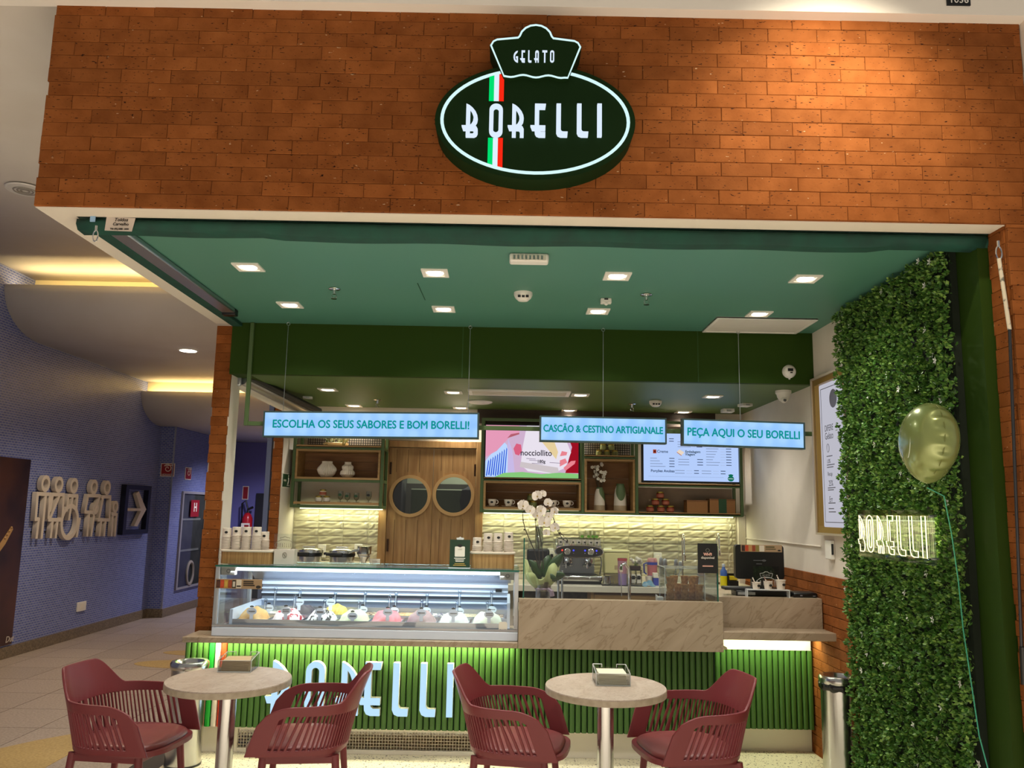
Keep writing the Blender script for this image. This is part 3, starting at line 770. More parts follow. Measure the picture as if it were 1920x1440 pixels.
# round sensor on bulkhead, dome camera, junction boxes
p = at(1479, 697, YB); t = thing('round_beam_sensor', 'round white sensor with dark window on the green bulkhead', 'sensor', p)
Mx = basis(p, (1, 0, 0), (0, 0, 1))
b = MB(); b.lathe([(.048, 0), (.048, .012), (.034, .03), (.012, .036)], n=26, M=Mx); b.build('body', WHITE_P, t)
b = MB(); b.box(p.x-.018, p.x+.018, YB-.041, YB-.032, p.z-.002, p.z+.018); b.build('window', BLACK, t); b = MB(); b.box(p.x-.002, p.x+.014, YB-.039, YB-.032, p.z-.016, p.z-.008); b.build('button', BLACK, t)
b = MB(); b.ball(p+Vector((0, -.008, -.05)), .008); b.build('nub', WHITE_P, t)
p = atz(1477, 729, ZB); p.y += .1; t = thing('dome_camera', 'white dome camera under the green bulkhead', 'camera', p)
MB().lathe([(.030, -.075), (.045, -.05), (.050, -.028), (.058, -.02), (.058, 0)], n=24).build('housing', WHITE_P, t, local=True)
MB().ball((-.004, -.022, -.07), .026).build('eyeball', WHITE_P, t, local=True); MB().lathe([(.011, -.002), (.011, .004)], n=12, M=basis(Vector((-.006, -.047, -.078)), (1, 0, 0), (0, .4, 1))).build('lens', mat('smoked_lens', '#777777', .15), t, local=True)
def smallbox(px, py, Z, label, name, cat, s=(.05, .035, .02), rz=.2):
    p = atz(px, py, Z); t = thing(name, label, cat, p, rz=rz)
    b = MB(); b.box(-s[0], s[0], -s[1], s[1], -s[2]*2, 0); b.build('housing', WHITE_P, t, .003, local=True)
    b = MB(); b.box(-s[0]*.4, s[0]*.4, -s[1]-.002, -s[1], -s[2]*1.6, -s[2]*.8); b.build('vent_slot', STEEL_R, t, local=True)
smallbox(1397, 757, ZB, 'flat white box on the low ceiling right of the hanging cable', 'junction_box', 'box', (.045, .05, .012))
smallbox(577, 744, ZB, 'flat white plate on the low ceiling beside the side awning', 'junction_box', 'box', (.04, .04, .008))
smallbox(585, 762, ZB, 'white boxy siren over the left hanging sign', 'siren', 'siren', (.045, .03, .03), 0)
smallbox(1364, 767, ZB, 'small white box behind the top of the right hanging sign', 'wireless_router', 'router', (.05, .05, .015), 0)
p = at(790, 545, 5); b = MB(); q0, q1 = atz(783, 531, ZH), atz(797, 562, ZH); b.tube([q0+Vector((0, 0, -.001)), q1+Vector((0, 0, -.001))], .003, 4)
struct(b.build('trim_14', mat('ceiling_crack', '#1d4a33', .8)))

# ================================================================ HANGING SIGNS
BOXB = mat('sign_box_metal', '#33494a', .4, .2)
def lit_face():
    M = bpy.data.materials.new('lit_sign_face'); M.use_nodes = True; t = M.node_tree; L = t.links.new
    t.nodes.remove(t.nodes['Principled BSDF']); e = nd(t, 'ShaderNodeEmission'); g = nd(t, 'ShaderNodeNewGeometry')
    v = nd(t, 'ShaderNodeTexVoronoi', feature='SMOOTH_F1'); v.inputs['Scale'].default_value = 9; v.inputs['Randomness'].default_value = .25; L(g.outputs['Position'], v.inputs['Vector'])
    r = nd(t, 'ShaderNodeValToRGB'); r.color_ramp.elements[0].color = lin('#a9d6ff'); r.color_ramp.elements[1].color = lin('#8cc0ff'); r.color_ramp.elements[0].position = .2; r.color_ramp.elements[1].position = .6
    L(v.outputs['Distance'], r.inputs[0]); L(r.outputs[0], e.inputs[0]); e.inputs[1].default_value = 1.0; L(e.outputs[0], t.nodes['Material Output'].inputs[0])
    return M
FACE = lit_face(); TEAL = glow('sign_text_teal', '#0f9696', .95)
YS = 5.68
def hang_sign(name, label, x0, x1, z0, z1, tilt, txt, size, cables, xs=1.0):
    kk = YS/5.72; x0, x1 = x0*kk, x1*kk; z0, z1 = 1.6+(z0-1.6)*kk, 1.6+(z1-1.6)*kk
    cx, cz = (x0+x1)/2, (z0+z1)/2
    t = thing('hanging_light_sign', label, 'sign', (cx, YS, z0), 'lit signs hanging over the counter')
    R = Matrix.Translation((cx, YS, cz)) @ Matrix.Rotation(tilt, 4, 'Y')
    w, h = (x1-x0)/2, (z1-z0)/2
    b = MB(); b.box(-w, w, .0, .06, -h, h, R); b.frame(-w, w, -h, h, -.006, .0, .011, R); b.build('case', BOXB, t)
    b = MB(); b.box(-w+.011, w-.011, -.003, -.0005, -h+.011, h-.011, R); b.build('lit_face', FACE, t)
    me = text_mesh('lettering', txt, size, R @ basis((0, -.0032, 0)), depth=.0012, heavy=.0019, fit=xs); place('lettering', me, TEAL, t)
    for px, py in cables:
        top = at(px, py, YS+.03); top.z = ZH-.002
        bx = top.x; b = MB(); b.tube([(bx, YS+.03, z1-.005), (bx, YS+.03, ZH-.03)], .0022, 6); b.build('cable', STEEL_R, t)
        b = MB(); o = [(bx+.011*math.cos(2*PI*i/12), YS+.03, ZH-.016+.011*math.sin(2*PI*i/12)) for i in range(12)]; b.tube(o, .0025, 5, closed=True); b.build('hook', STEEL_R, t)
q = [at(493, 798, YS), at(898, 800, YS)]
hang_sign('a', 'long lit sign reading ESCOLHA OS SEUS SABORES E BOM BORELLI over the gelato case', -1.716, -.214, 2.086, 2.269, -.010, 'ESCOLHA OS SEUS SABORES E BOM BORELLI!', .077, [(541, 606), (882, 612)], 1.355)
hang_sign('b', 'short lit sign reading CASCÃO & CESTINO ARTIGIANALE in the middle', .209, 1.094, 2.083, 2.264, .003, 'CASCÃO & CESTINO ARTIGIANALE', .068, [(1131, 615)], .825)
hang_sign('c', 'short lit sign reading PEÇA AQUI O SEU BORELLI over the till', 1.203, 2.058, 2.069, 2.257, .016, 'PEÇA AQUI O SEU BORELLI', .077, [(1384, 622)], .775)
t = thing('sign_rail', 'green square tube rail carrying the hanging signs along the bulkhead', 'rail', (0, 5.82, 2.16))
b = MB(); b.box(-1.86, -1.832, 5.742, 5.766, 2.16, ZH-.002); b.build('drop_post', GREEN_METAL, t, .003)
b = MB(); b.box(-1.832, XR-.02, 5.742, 5.766, 2.16, 2.19); b.build('cross_bar', GREEN_METAL, t, .003)

# ================================================================ DOUBLE DOOR
YD = YW-.005
t = thing('double_swing_door', 'pair of oak swing doors with round porthole windows in the back wall', 'door', (-.70, YD, 0))
X0, X1, ZT = -1.118, -.285, 2.165
b = MB(); b.box(X0-.055, X0+.015, YD-.03, YD+.08, 0, ZT+.06); b.box(X1-.015, X1+.055, YD-.03, YD+.08, 0, ZT+.06); b.box(X0+.015, X1-.015, YD-.03, YD+.08, ZT, ZT+.06); b.build('frame', WOOD, t, .003)
xm = at(811, 930, YD).x
def leaf(xa, xb, cpx, cpy):
    c = at(cpx, cpy, YD); r = .166
    loops = [[(xa, 0.005), (xb, .005), (xb, ZT-.006), (xa, ZT-.006)], oval(r, r, 40, c.x, c.z)]
    o = place('door_leaf', curve_mesh('door_leaf', loops, .04, basis((0, YD+.035, 0))), WOOD, t)
    x = xa+.07
    while x < xb-.03:
        for z0, z1 in ((.02, c.z-r-.05), (c.z+r+.05, ZT-.02)) if abs(x-c.x) < r+.03 else ((.02, ZT-.02),):
            b = MB(); b.box(x-.002, x+.002, YD-.0062, YD-.0045, z0, z1); b.build('groove', mat('wood_groove', '#5f421f', .7), o)
        x += .105
    M = basis((c.x, YD-.004, c.z)); ring = [oval(r+.025, r+.025, 40), oval(r-.005, r-.005, 40)]
    rg = place('porthole_ring', curve_mesh('porthole_ring', ring, .016, M), mat('oak_ring', '#bd9560', .45), o, 30)
    b = MB(); b.lathe([(r, 0), (r, .005)], (0, 0, 0), 40, M=basis((c.x, YD+.018, c.z))); b.build('porthole_glass', GLASS, o)
    return o
leaf(X0+.018, xm-.002, 769, 930); leaf(xm+.002, X1-.018, 850.5, 928)
for px, py in ((733, 878), (727, 1022), (891, 882)):
    q = at(px, py, YD-.01); b = MB(); b.tube([q+Vector((0, -.01, -.055)), q+Vector((0, -.01, .055))], .009, 10); b.build('hinge', mat('hinge_bronze', '#3b2417', .4, .5), t)
# things in the kitchen behind the portholes
t = thing('kitchen_cold_cabinet', 'pale green cabinet seen through the door portholes', 'cabinet', (-.75, 8.4, 0))
b = MB(); b.box(-1.0, -.38, 8.4, 8.9, 0, 1.80); b.build('body', mat('pale_green_panel', '#58744f', .4), t)
b = MB(); b.frame(-1.03, -.35, 1.2, 1.86, 8.36, 8.4, .05); b.build('frame', mat('grey_metal_frame', '#8b928a', .4, .4), t)
b = MB(); b.box(-1.55, -1.05, 8.2, 8.6, 0, 2.0); tag(b.build('kitchen_locker', DARKGREY, bevel=.01), 'dark locker seen at the left edge of the left porthole', 'cabinet')
b = MB(); b.lathe([(.02, 0), (.10, .05), (.12, .16), (.10, .27), (.03, .31)], (-.36, 8.2, 1.53), 14, flute=.12, nf=5)
b.tube([(-.36, 8.2, 1.83), (-.36, 8.2, 2.52)], .004, 5)
tag(b.build('hanging_apron', mat('black_cloth', '#191d22', .8)), 'dark cloth hanging behind the right porthole', 'apron')

# ================================================================ WALL SHELVES
YSF, YSB = 7.30, 7.57
def bar(b, x0, x1, z0, z1, y=YSF, t=.026): b.box(x0, x1, y, y+t, z0, z1)
def wood_box(parent, x0, x1, z0, z1):
    b = MB(); k = .018
    b.box(x0, x1, YSF-.005, YSB, z0, z0+k); b.box(x0, x1, YSF-.005, YSB, z1-k, z1); b.box(x0, x0+k, YSF-.005, YSB, z0+k, z1-k); b.box(x1-k, x1, YSF-.005, YSB, z0+k, z1-k)
    o = b.build('wooden_box', WOOD_H, parent)
    b = MB(); h = (z1-z0-2*k)/3
    for i in range(3): b = MB(); b.box(x0+k, x1-k, YSB-.012, YSB-.001, z0+k+h*i+.001, z0+k+h*(i+1)-.001); b.build('plank', WOOD_D, o)
    return o
def mesh_panel(parent, x0, x1, z0, z1, y):
    b = MB(); s = .021; x = x0
    while x <= x1: b.box(x-.003, x+.003, y, y+.004, z0, z1); x += s
    z = z0
    while z <= z1: b.box(x0, x1, y, y+.004, z-.003, z+.003); z += s
    o = b.build('wire_mesh', mat('black_wire', '#17130f', .5), parent, smooth=0); o['kind'] = 'stuff'; return o
zs = lambda py, px=640: at(px, py, YSF).z
# left unit
xl, xr = at(546, 900, YSF).x, at(718, 900, YSF).x
t = thing('left_wall_shelf', 'green metal wall shelf with oak box left of the double door', 'shelf', ((xl+xr)/2, 7.43, zs(952)))
b = MB()
for x in (xl, xr-.026): b.box(x, x+.026, YSF, YSF+.026, zs(953), 2.45); b.box(x, x+.026, YSB-.026, YSB, zs(953), 2.45)
for z in (zs(953), zs(904), zs(843)): bar(b, xl+.026, xr-.026, z, z+.026); b.box(xl, xl+.026, YSF+.026, YSB, z, z+.026); b.box(xr-.026, xr, YSF+.026, YSB, z, z+.026)
b.build('frame', GREEN_METAL, t, .002)
LB = (xl+.03, xr-.03, zs(897), zs(844)+.0)
wood_box(t, LB[0], LB[1], zs(899), zs(843))
LZ1 = zs(952)+.048; LZ0 = zs(899)+.018; LZT = zs(838)+.015
b = MB(); b.box(xl+.03, xr-.03, YSF, YSB, LZ1-.02, LZ1); b.build('board', WOOD_H, t)
b = MB(); b.box(xl+.03, xr-.03, YSF, YSB, LZT-.02, LZT); b.build('board', WOOD_H, t)
mesh_panel(t, xl+.07, xr-.04, LZT, 2.42, YSB-.02)
# right unit with two screens
x0, x1, x2, x3 = at(900, 930, YSF).x, at(1090, 930, YSF).x, at(1197, 930, YSF).x, at(1394, 930, YSF).x
z2 = lambda py: at(1140, py, YSF).z
t = thing('right_wall_shelf', 'wide green metal wall shelf with oak boxes and two screens right of the door', 'shelf', ((x0+x3)/2, 7.43, z2(963)))
b = MB()
for x in (x0, x1, x2-.026, x3-.026): b.box(x, x+.026, YSF, YSF+.026, z2(964), 2.42); b.box(x, x+.026, YSB-.026, YSB, z2(964), 2.42)
for a, c in ((x0+.026, x1), (x1+.026, x2-.026), (x2, x3-.026)):
    bar(b, a, c, z2(965), z2(965)+.024); bar(b, a, c, 2.395, 2.42)
bar(b, x0+.026, x1, z2(905), z2(905)+.022); bar(b, x1+.026, x2-.026, z2(860), z2(860)+.022); bar(b, x2, x3-.026, z2(911), z2(911)+.024)
for x in (x0, x1, x2-.026, x3-.026): b.box(x, x+.026, YSF+.026, YSB-.026, z2(965), z2(965)+.024)
b.build('frame', GREEN_METAL, t, .002)
wood_box(t, x0+.03, x1-.004, z2(958), z2(904)-.008); CUPZ = z2(958)+.018
wood_box(t, x1+.03, x2-.03, z2(961), z2(861)); VASEZ = z2(961)+.018
RZ = z2(961)+.012
for n_, q in (('a', (x2+.004, x3-.03, RZ-.018, RZ)), ('b', (x0+.03, x1-.004, z2(903)+.0, z2(903)+.018)), ('c', (x2+.004, x3-.03, z2(909)+.004, z2(909)+.022)), ('d', (x1+.03, x2-.03, z2(858)+.004, z2(858)+.022))):
    b = MB(); b.box(q[0], q[1], YSF, YSB, q[2], q[3]); b.build('board', WOOD_H, t)
JARZ = z2(858)+.022
mesh_panel(t, x1+.04, x2-.035, JARZ, 2.39, YSB-.02)
b = MB(); b.box(x2+.004, x3-.03, YSB-.004, YSB, RZ, z2(911)); b.build('back_panel', mat('warm_grey_panel', '#a89682', .8), t)
# LED strips under both units
LEDG = glow('led_strip_warm', '#f6ffcf', 3.0)
def led(name, xa, xb, z, e):
    b = MB(); b.box(xa, xb, YSB-.03, YSB-.012, z-.008, z); o = tag(b.build('led_strip', LEDG), name, 'light strip')
    light('AREA', 'under_shelf_light', ((xa+xb)/2, YSB-.06, z-.012), e, (.97, 1, .62), ((xa+xb)/2, YSB+.02, z-.5), shape='RECTANGLE', size=xb-xa, size_y=.03)
led('warm light strip under the left wall shelf', xl+.03, xr-.03, zs(953)-.001, 1.9)
led('warm light strip under the right wall shelf', x0+.03, x3-.03, z2(965)-.001, 5.2)
# ---------------------------------------------------------------- screens
def screen(name, label, r, cat='screen'):
    a, c, z0, z1 = r
    t = thing(name, label, cat, ((a+c)/2, 7.36, z0))
    b = MB(); b.box(a, c, 7.335, 7.375, z0, z1); b.build('bezel', BLACK, t, .004)
    return t
r1 = rect(907, 795, 1088, 899, 7.335); t = screen('video_screen', 'wall screen showing hands holding a white jar, right of the door', r1)
a, c, z0, z1 = r1; e = .016; YT = 7.333
def flat(poly, colr, k, nm='picture', s=1.0):
    """printed / displayed patch in screen coordinates u,v in 0..1"""
    pl = [(a+e+(c-a-2*e)*u, z0+e+(z1-z0-2*e)*v) for u, v in poly]
    ar = sum(pl[i][0]*pl[(i+1) % len(pl)][1]-pl[(i+1) % len(pl)][0]*pl[i][1] for i in range(len(pl)))
    if ar < 0: pl = pl[::-1]
    o = MB().prism(pl, 0, .0005, basis((0, YT-.0006*k, 0))).build(nm, glow('disp_'+colr.strip('#'), colr, s), t, smooth=0); return o
flat([(0, 0), (1, 0), (1, 1), (0, 1)], '#d9b9d8', 0, 'backlight', .9)
flat([(.86, .1), (1, .1), (1, 1), (.84, 1), (.93, .6)], '#9c1022', 1)
flat([(0, .0), (.22, 0), (.27, .2), (.23, .62), (.18, .7), (.02, .35), (0, .3)], '#bcd8ff', 1)
for k in range(9):
    u = .01+.024*k; flat([(u, .02+.03*(k % 2)), (u+.012, .0+.02), (u+.03, .3+.03*k), (u+.022, .33+.03*k)], '#1f52d8', 2)
flat([(0, .38), (0, 1), (.36, 1), (.36, .83), (.25, .76), (.12, .5)], '#e59ab8', 2)
flat([(.23, .75), (.36, .83), (.36, .86), (.27, .83)], '#b4606f', 3)
flat([(.24, .06), (.32, .06), (.29, .5), (.24, .75)], '#c8b9e6', 3)
flat([(.38, .24), (.46, .12), (.72, .08), (.86, .2), (.92, .5), (.80, 1), (.44, 1), (.40, .6)], '#e9e2ee', 3)
flat([(.37, .20), (.72, .09), (.79, .12), (.78, .20), (.38, .30)], '#cdc3c6', 4)
flat([(.30, .55), (.33, .65), (.38, .63), (.39, .5), (.36, .42), (.32, .44)], '#d9607f', 4)
flat([(.58, 1), (.60, .7), (.76, .36), (.78, .5), (.73, .74), (.76, 1)], '#e6cf9d', 5)
for q in ([(.80, .22), (.88, .30), (.86, .38), (.80, .34)], [(.86, .14), (.96, .28), (.97, .34), (.92, .33), (.84, .2)], [(.80, .42), (.87, .44), (.88, .5), (.82, .52)]): flat(q, '#e8848f', 5)
flat([(.1, .0), (.2, .08), (.4, .105), (.6, .07), (.8, .105), (1, .085), (1, 0)], '#86c87a', 6)
def disp_text(s_, u, v, size, colr='#2a2230', kk=8, xs=1.0, bold=.0):
    write(t, s_, size, (a+e+(c-a-2*e)*u, YT-.0006*kk, z0+e+(z1-z0-2*e)*v), glow('disp_'+colr.strip('#'), colr, 1), depth=.0004, bold=bold, xs=xs)
disp_text('nocciollito', .545, .47, .072, xs=.92, bold=.001); disp_text('180g', .60, .31, .038, bold=.001)
for u, v, w in ((.44, .36, .1), (.47, .33, .09), (.69, .29, .12), (.5, .27, .12)): flat([(u, v), (u+w, v-.01), (u+w, v), (u, v+.01)], '#8a7d94', 7)

r2 = rect(1203, 808, 1388, 906, 7.335); t = screen('menu_screen', 'pale blue menu board screen above jars and cartons, at the right end of the shelf', r2, 'screen')
a, c, z0, z1 = r2; e = .017
flat([(0, 0), (1, 0), (1, 1), (0, 1)], '#b4cdfb', 0, 'backlight', 1.0)
GR = '#7f8fb0'
def line(u0, u1, v, colr=GR, h=.012): flat([(u0, v), (u1, v), (u1, v+h), (u0, v+h)], colr, 2, 'menu_line')
for v in (.86, .81): line(.07, .22, v); line(.27, .32, v, '#4c5a78', .016)
for v in (.80, .75, .70): line(.36, .50, v); line(.51, .55, v, '#a4b4d4', .006); line(.56, .62, v, '#4c5a78', .016)
for k in range(9): v = .78-.056*k; line(.66, .66+.07+.015*(k*5 % 6), v); line(.81, .86, v, '#a4b4d4', .006); line(.87, .925, v, '#4c5a78', .016)
for k in range(4): v = .455-.056*k; line(.07, .14+.03*k, v); line(.27, .325, v, '#4c5a78', .016)
for k in range(3): v = .44-.056*k; line(.365, .48, v); line(.565, .625, v, '#4c5a78', .016)
for u in (.33, .61):
    for v in (.21, .155): line(u, u+.10, v); line(u+.12, u+.18, v, '#a4b4d4', .006); line(u+.20, u+.25, v, '#4c5a78', .016)
line(.05, .84, .085, '#90a2c8', .005)
disp_text('Creme', .20, .60, .035, '#4c5f7c', 3, bold=.0008); disp_text('Embalagem', .52, .605, .030, '#3c5064', 3, bold=.0008); disp_text('Viagem', .49, .55, .030, '#3c5064', 3, bold=.0008); disp_text('Porções Avulsas', .20, .20, .032, '#33486a', 3, bold=.0008)
flat([(.10, .56), (.135, .56), (.135, .64), (.10, .64)], '#a4462e', 3); flat([(.105, .58), (.13, .58), (.128, .62), (.108, .62)], '#5a1c14', 4)
flat([(.35, .60), (.40, .53), (.43, .59), (.38, .65)], '#e9d7c4', 3); flat([(.35, .585), (.40, .515), (.40, .53), (.35, .60)], '#b8694f', 4)
flat([(.915+.033*math.cos(2*PI*i/20), .065+.055*math.sin(2*PI*i/20)) for i in range(20)], '#0f6a52', 3); flat([(.895, .115), (.935, .115), (.942, .145), (.915, .16), (.888, .145)], '#0f6a52', 3)
disp_text('BORELLI', .915, .065, .012, '#e9f4ff', 5)

# ---------------------------------------------------------------- shelf contents
VASE = mat('white_ceramic', '#e2d6c6', .45)
def yz(px, py, Y, z): v = at(px, py, Y); v.z = z; return v
p = yz(613, 880, 7.42, LZ0); t = tag(MB().lathe([(.035, 0), (.045, .005), (.068, .03), (.083, .066), (.080, .085), (.055, .115), (.044, .128), (.045, .145)], p, 60, flute=.045, nf=30).build('ribbed_vase', VASE), 'round white ribbed vase with a short wide neck in the left oak box', 'vase')
p = yz(652, 880, 7.42, LZ0); tag(MB().lathe([(.03, 0), (.04, .004), (.064, .03), (.062, .055), (.044, .072), (.050, .088), (.049, .105), (.028, .122), (.027, .142)], p, 48, flute=.04, nf=24).build('gourd_vase', VASE), 'white double-gourd ribbed vase in the left oak box', 'vase')
def jar(p, label, body, lid, group, r=.025, h=.045, lab=None):
    t = thing('preserve_jar', label, 'jar', p, group)
    MB().lathe([(r*.8, 0), (r, .006), (r, h*.72), (r*.82, h*.8)], n=14).build('glass', body, t, local=True)
    MB().lathe([(r*.9, h*.78), (r*.92, h), (r*.6, h+.002)], n=14).build('lid', lid, t, local=True)
    if lab: MB().lathe([(r+.0006, h*.12), (r+.0006, h*.6)], n=14, caps=False).build('paper_label', lab, t, local=True)
    return t
LIDG = mat('gold_lid', '#a08a3c', .35, .7); CREAMJ = mat('cream_jar', '#d8cdb4', .3); REDJ = mat('dark_red_jam', '#7a2418', .25); GREENJ = mat('green_preserve', '#7d8350', .4); KRAFTL = mat('jar_band', '#a1563c', .6)
for k, (px, dz, d) in enumerate(((597, 0, 'lower left of three'), (612, 0, 'lower right of three'), (604.5, .056, 'topmost of three'))):
    q = yz(px, 945, 7.40, LZ1+dz); jar(q, 'small pale jar with gold lid, '+d+' on the lower left shelf', CREAMJ, LIDG, 'pale jars on the left shelf', .031, .053, PAPER if k < 2 else KRAFTL)
GCLEAR = pane('drinking_glass', '#e9ece4', .12); LOGO = mat('logo_green', '#1e4a2a', .5); LOGO_D = mat('logo_black', '#1a1a18', .5)
def logo_disc(parent, c, r, m=LOGO, n=(0, -1, 0), ry=None):
    M = basis(c, (1, 0, 0), (0, 0, 1)); k = place('printed_logo', curve_mesh('printed_logo', [oval(r, ry or r*.75, 16)], .0012, M), m, parent); return k
for k, (px, hh, d) in enumerate(((638, .10, 'first from the left beside the pale jars'), (651, .085, 'second from the left'), (668, .085, 'third from the left'), (691, .10, 'last at the right end'))):
    q = yz(px, 940, 7.40, LZ1); t = thing('stemmed_glass', 'stemmed glass on the left shelf, '+d, 'glass', q, 'stemmed glasses on the left shelf')
    MB().lathe([(.024, 0), (.005, .006), (.005, hh*.2), (.020, hh*.34), (.026, hh*.6), (.024, hh)], n=18).build('bowl', GCLEAR, t, local=True)
    logo_disc(t, q+Vector((0, -.028, hh*.66)), .015, LOGO_D if k == 3 else LOGO)
    MB().tube([(.026*math.cos(2*PI*i/16), .026*math.sin(2*PI*i/16), 0.003) for i in range(16)], .002, 5, closed=True).build('foot_rim', STEEL_R, t, local=True)
p = yz(630, 832, 7.45, LZT); t = thing('dried_plant', 'low clump of dried pale plants on the top left shelf', 'plant', p)
b = MB()
for i in range(26):
    a_ = random.uniform(0, 2*PI); q = Vector((random.uniform(-.09, .09), random.uniform(-.05, .05), 0)); b.tube([q, q+Vector((math.cos(a_)*.03, math.sin(a_)*.02, .06)), q+Vector((math.cos(a_)*.07, math.sin(a_)*.03, random.uniform(.06, .12)))], .009, 5, .003)
b.build('stems', mat('dried_stems', '#8d8560', .8, c2='#5e6a3c', scale=30), t, local=True)
MB().lathe([(.11, 0), (.115, .03), (.1, .032)], n=20, sy=.55).build('tray', mat('pale_tray', '#cbbf9f', .7), t, local=True)
# espresso cups on saucers
def espresso(px, label, k):
    q = yz(px, 955, 7.39, CUPZ); t = thing('espresso_cup', label, 'cup', q, 'white espresso cups in the oak box'); t.scale = (1.2, 1.2, 1.2)
    MB().lathe([(.02, 0), (.045, .004), (.052, .008), (.05, .009)], n=22).build('saucer', VASE, t, local=True)
    MB().lathe([(.016, .009), (.021, .012), (.030, .03), (.032, .056), (.029, .056), (.026, .03)], n=20).build('cup', VASE, t, local=True)
    MB().tube([(.029+.016*(1-math.cos(a_)), 0, .037+.013*math.sin(a_)) if False else (.030+.016*math.sin(a_), 0, .036+.014*math.cos(a_)) for a_ in [PI*i/10 for i in range(11)]], .003, 6).build('handle', VASE, t, local=True)
    logo_disc(t, q+Vector((0, -.0325, .034)), .011, LOGO_D)
for k, (px, d) in enumerate(((922, 'leftmost in the oak box under the video screen'), (953, 'second from the left, under the video screen'), (1036, 'behind the white orchid blossoms'), (1063, 'rightmost in the oak box under the video screen'))): espresso(px, 'white espresso cup on a saucer, '+d, k)
for k, (px, dz, d) in enumerate(((987, 0, 'lower left'), (1000, 0, 'lower right'), (994.5, .062, 'topmost'))):
    jar(yz(px, 955, 7.47, CUPZ+dz), 'olive green jar, '+d+' of the stack behind the orchid', GREENJ, LIDG, 'olive jars behind the orchid', .031, .058)
for k, (px, dz, d) in enumerate(((1123, 0, 'left'), (1138, 0, 'middle'), (1153, 0, 'right'), (1131, .055, 'upper left'), (1146, .055, 'upper right'))):
    jar(yz(px, 855, 7.43, JARZ+dz), 'small green jar before black wire mesh, '+d+' one of the group', GREENJ, LIDG, 'green jars before the wire mesh', .028, .052)
for k, (px, dz, d) in enumerate(((1219, 0, 'bottom left'), (1239, 0, 'bottom middle'), (1257, 0, 'bottom right'), (1229, .061, 'second row left'), (1248, .061, 'second row right'), (1238, .122, 'top'))):
    jar(yz(px, 960, 7.39, RZ+dz), 'dark red jam jar in the pyramid under the menu screen, '+d, REDJ, LIDG, 'jam jar pyramid under the menu screen', .034, .057, KRAFTL)
def carton(px0, py0, px1, py1, label, Y, band=None):
    x0_, x1_, q0, q1 = rect(px0, py0, px1, py1, Y); t = thing('carton', label, 'box', ((x0_+x1_)/2, Y+.06, RZ))
    b = MB(); b.box(x0_, x1_, Y, Y+.13, RZ, q1); b.build('body', CARD, t, .002)
    b = MB(); b.box(x0_-.001, x1_+.001, Y-.001, Y+.131, q1-.012, q1+.001); b.build('lid_edge', mat('card_edge', '#7d512b', .7), t)
    if band:
        b = MB(); xm_ = (x0_+x1_)/2; b.box(xm_-.035, xm_+.035, Y-.002, Y, RZ, q1); b.build('band', LOGO, t)
carton(1288, 938, 1327, 960, 'plain brown carton under the menu screen', 7.36); carton(1331, 936, 1379, 960, 'brown carton with a green band under the menu screen', 7.36, 1)
# two-tone vases and flowers
GLZ = mat('green_glaze', '#5d7048', .45); BASEB = mat('beige_glaze', '#ab9678', .5)
def two_tone(px, h, r, label, blob, Y=7.42):
    q = yz(px, 955, Y, VASEZ); t = thing('two_tone_vase', label, 'vase', q)
    MB().lathe([(r*1.02, 0), (r*1.0, .045)], n=28).build('base_band', BASEB, t, local=True)
    MB().lathe([(r*1.0, .045), (r*.92, h*.62), (r*.80, h*.8), (r*.62, h*.92), (r*.55, h*.95), (r*.55, h)], n=28).build('body', VASE, t, local=True)
    vs = []; fs = []; n = 16
    for i in range(n+1):
        a_ = -PI*.5-1.15+2.3*i/n if blob else -PI*.5-.2+1.9*i/n
        w_ = math.sin(PI*i/n)**.7
        zl = h*.92-(h*.55)*w_ if blob else h*.85-(h*.55)*(i/n)**.6
        for k in range(7):
            z = zl+(h*.955-zl)*k/6
            rr = r*1.0-(z-.045)/(h*.62-.045)*r*.08 if z < h*.62 else (r*.92-(z-h*.62)/(h*.18)*r*.12 if z < h*.8 else r*.80-(z-h*.8)/(h*.12)*r*.18 if z < h*.92 else r*.6)
            vs.append(((rr+.002)*math.cos(a_), (rr+.002)*math.sin(a_), z))
    for i in range(n):
        for k in range(6): fs.append((i*7+k, i*7+k+7, i*7+k+8, i*7+k+1))
    MB().add(vs, fs).build('green_glaze_patch', GLZ, t, local=True)
    MB().lathe([(r*.565, h*.95), (r*.6, h*.955), (r*.6, h*1.01), (r*.5, h*1.012)], n=24).build('neck', GLZ, t, local=True)
    return t, q
two_tone(1163, .235, .058, 'tall white and green vase without flowers in the middle oak box', True)
t, q = two_tone(1124, .20, .049, 'white and green vase holding a spray of white flowers', False)
b = MB(); heads = []
for i in range(22):
    a_ = random.uniform(0, 2*PI); rr = random.uniform(.02, .085); top = Vector((rr*math.cos(a_), .6*rr*math.sin(a_), .26+random.uniform(0, .16))); heads.append(top)
    b.tube([(0, 0, .16), top*.6+Vector((0, 0, .05)), top], .002, 4)
b.build('stems', mat('brown_stem', '#4a3a22', .7), t, local=True)
PETW = mat('white_petal', '#e6e0d2', .6)
for h_ in heads:
    b = MB()
    for i in range(5):
        a_ = 2*PI*i/5; u = Vector((math.cos(a_), -.35, math.sin(a_)))*.017; v = Vector((-math.sin(a_), 0, math.cos(a_)))*.008
        b.add([h_, h_+u*.6+v, h_+u, h_+u*.6-v], [(0, 1, 2, 3)])
    b.build('blossom', PETW, t, local=True, smooth=0)
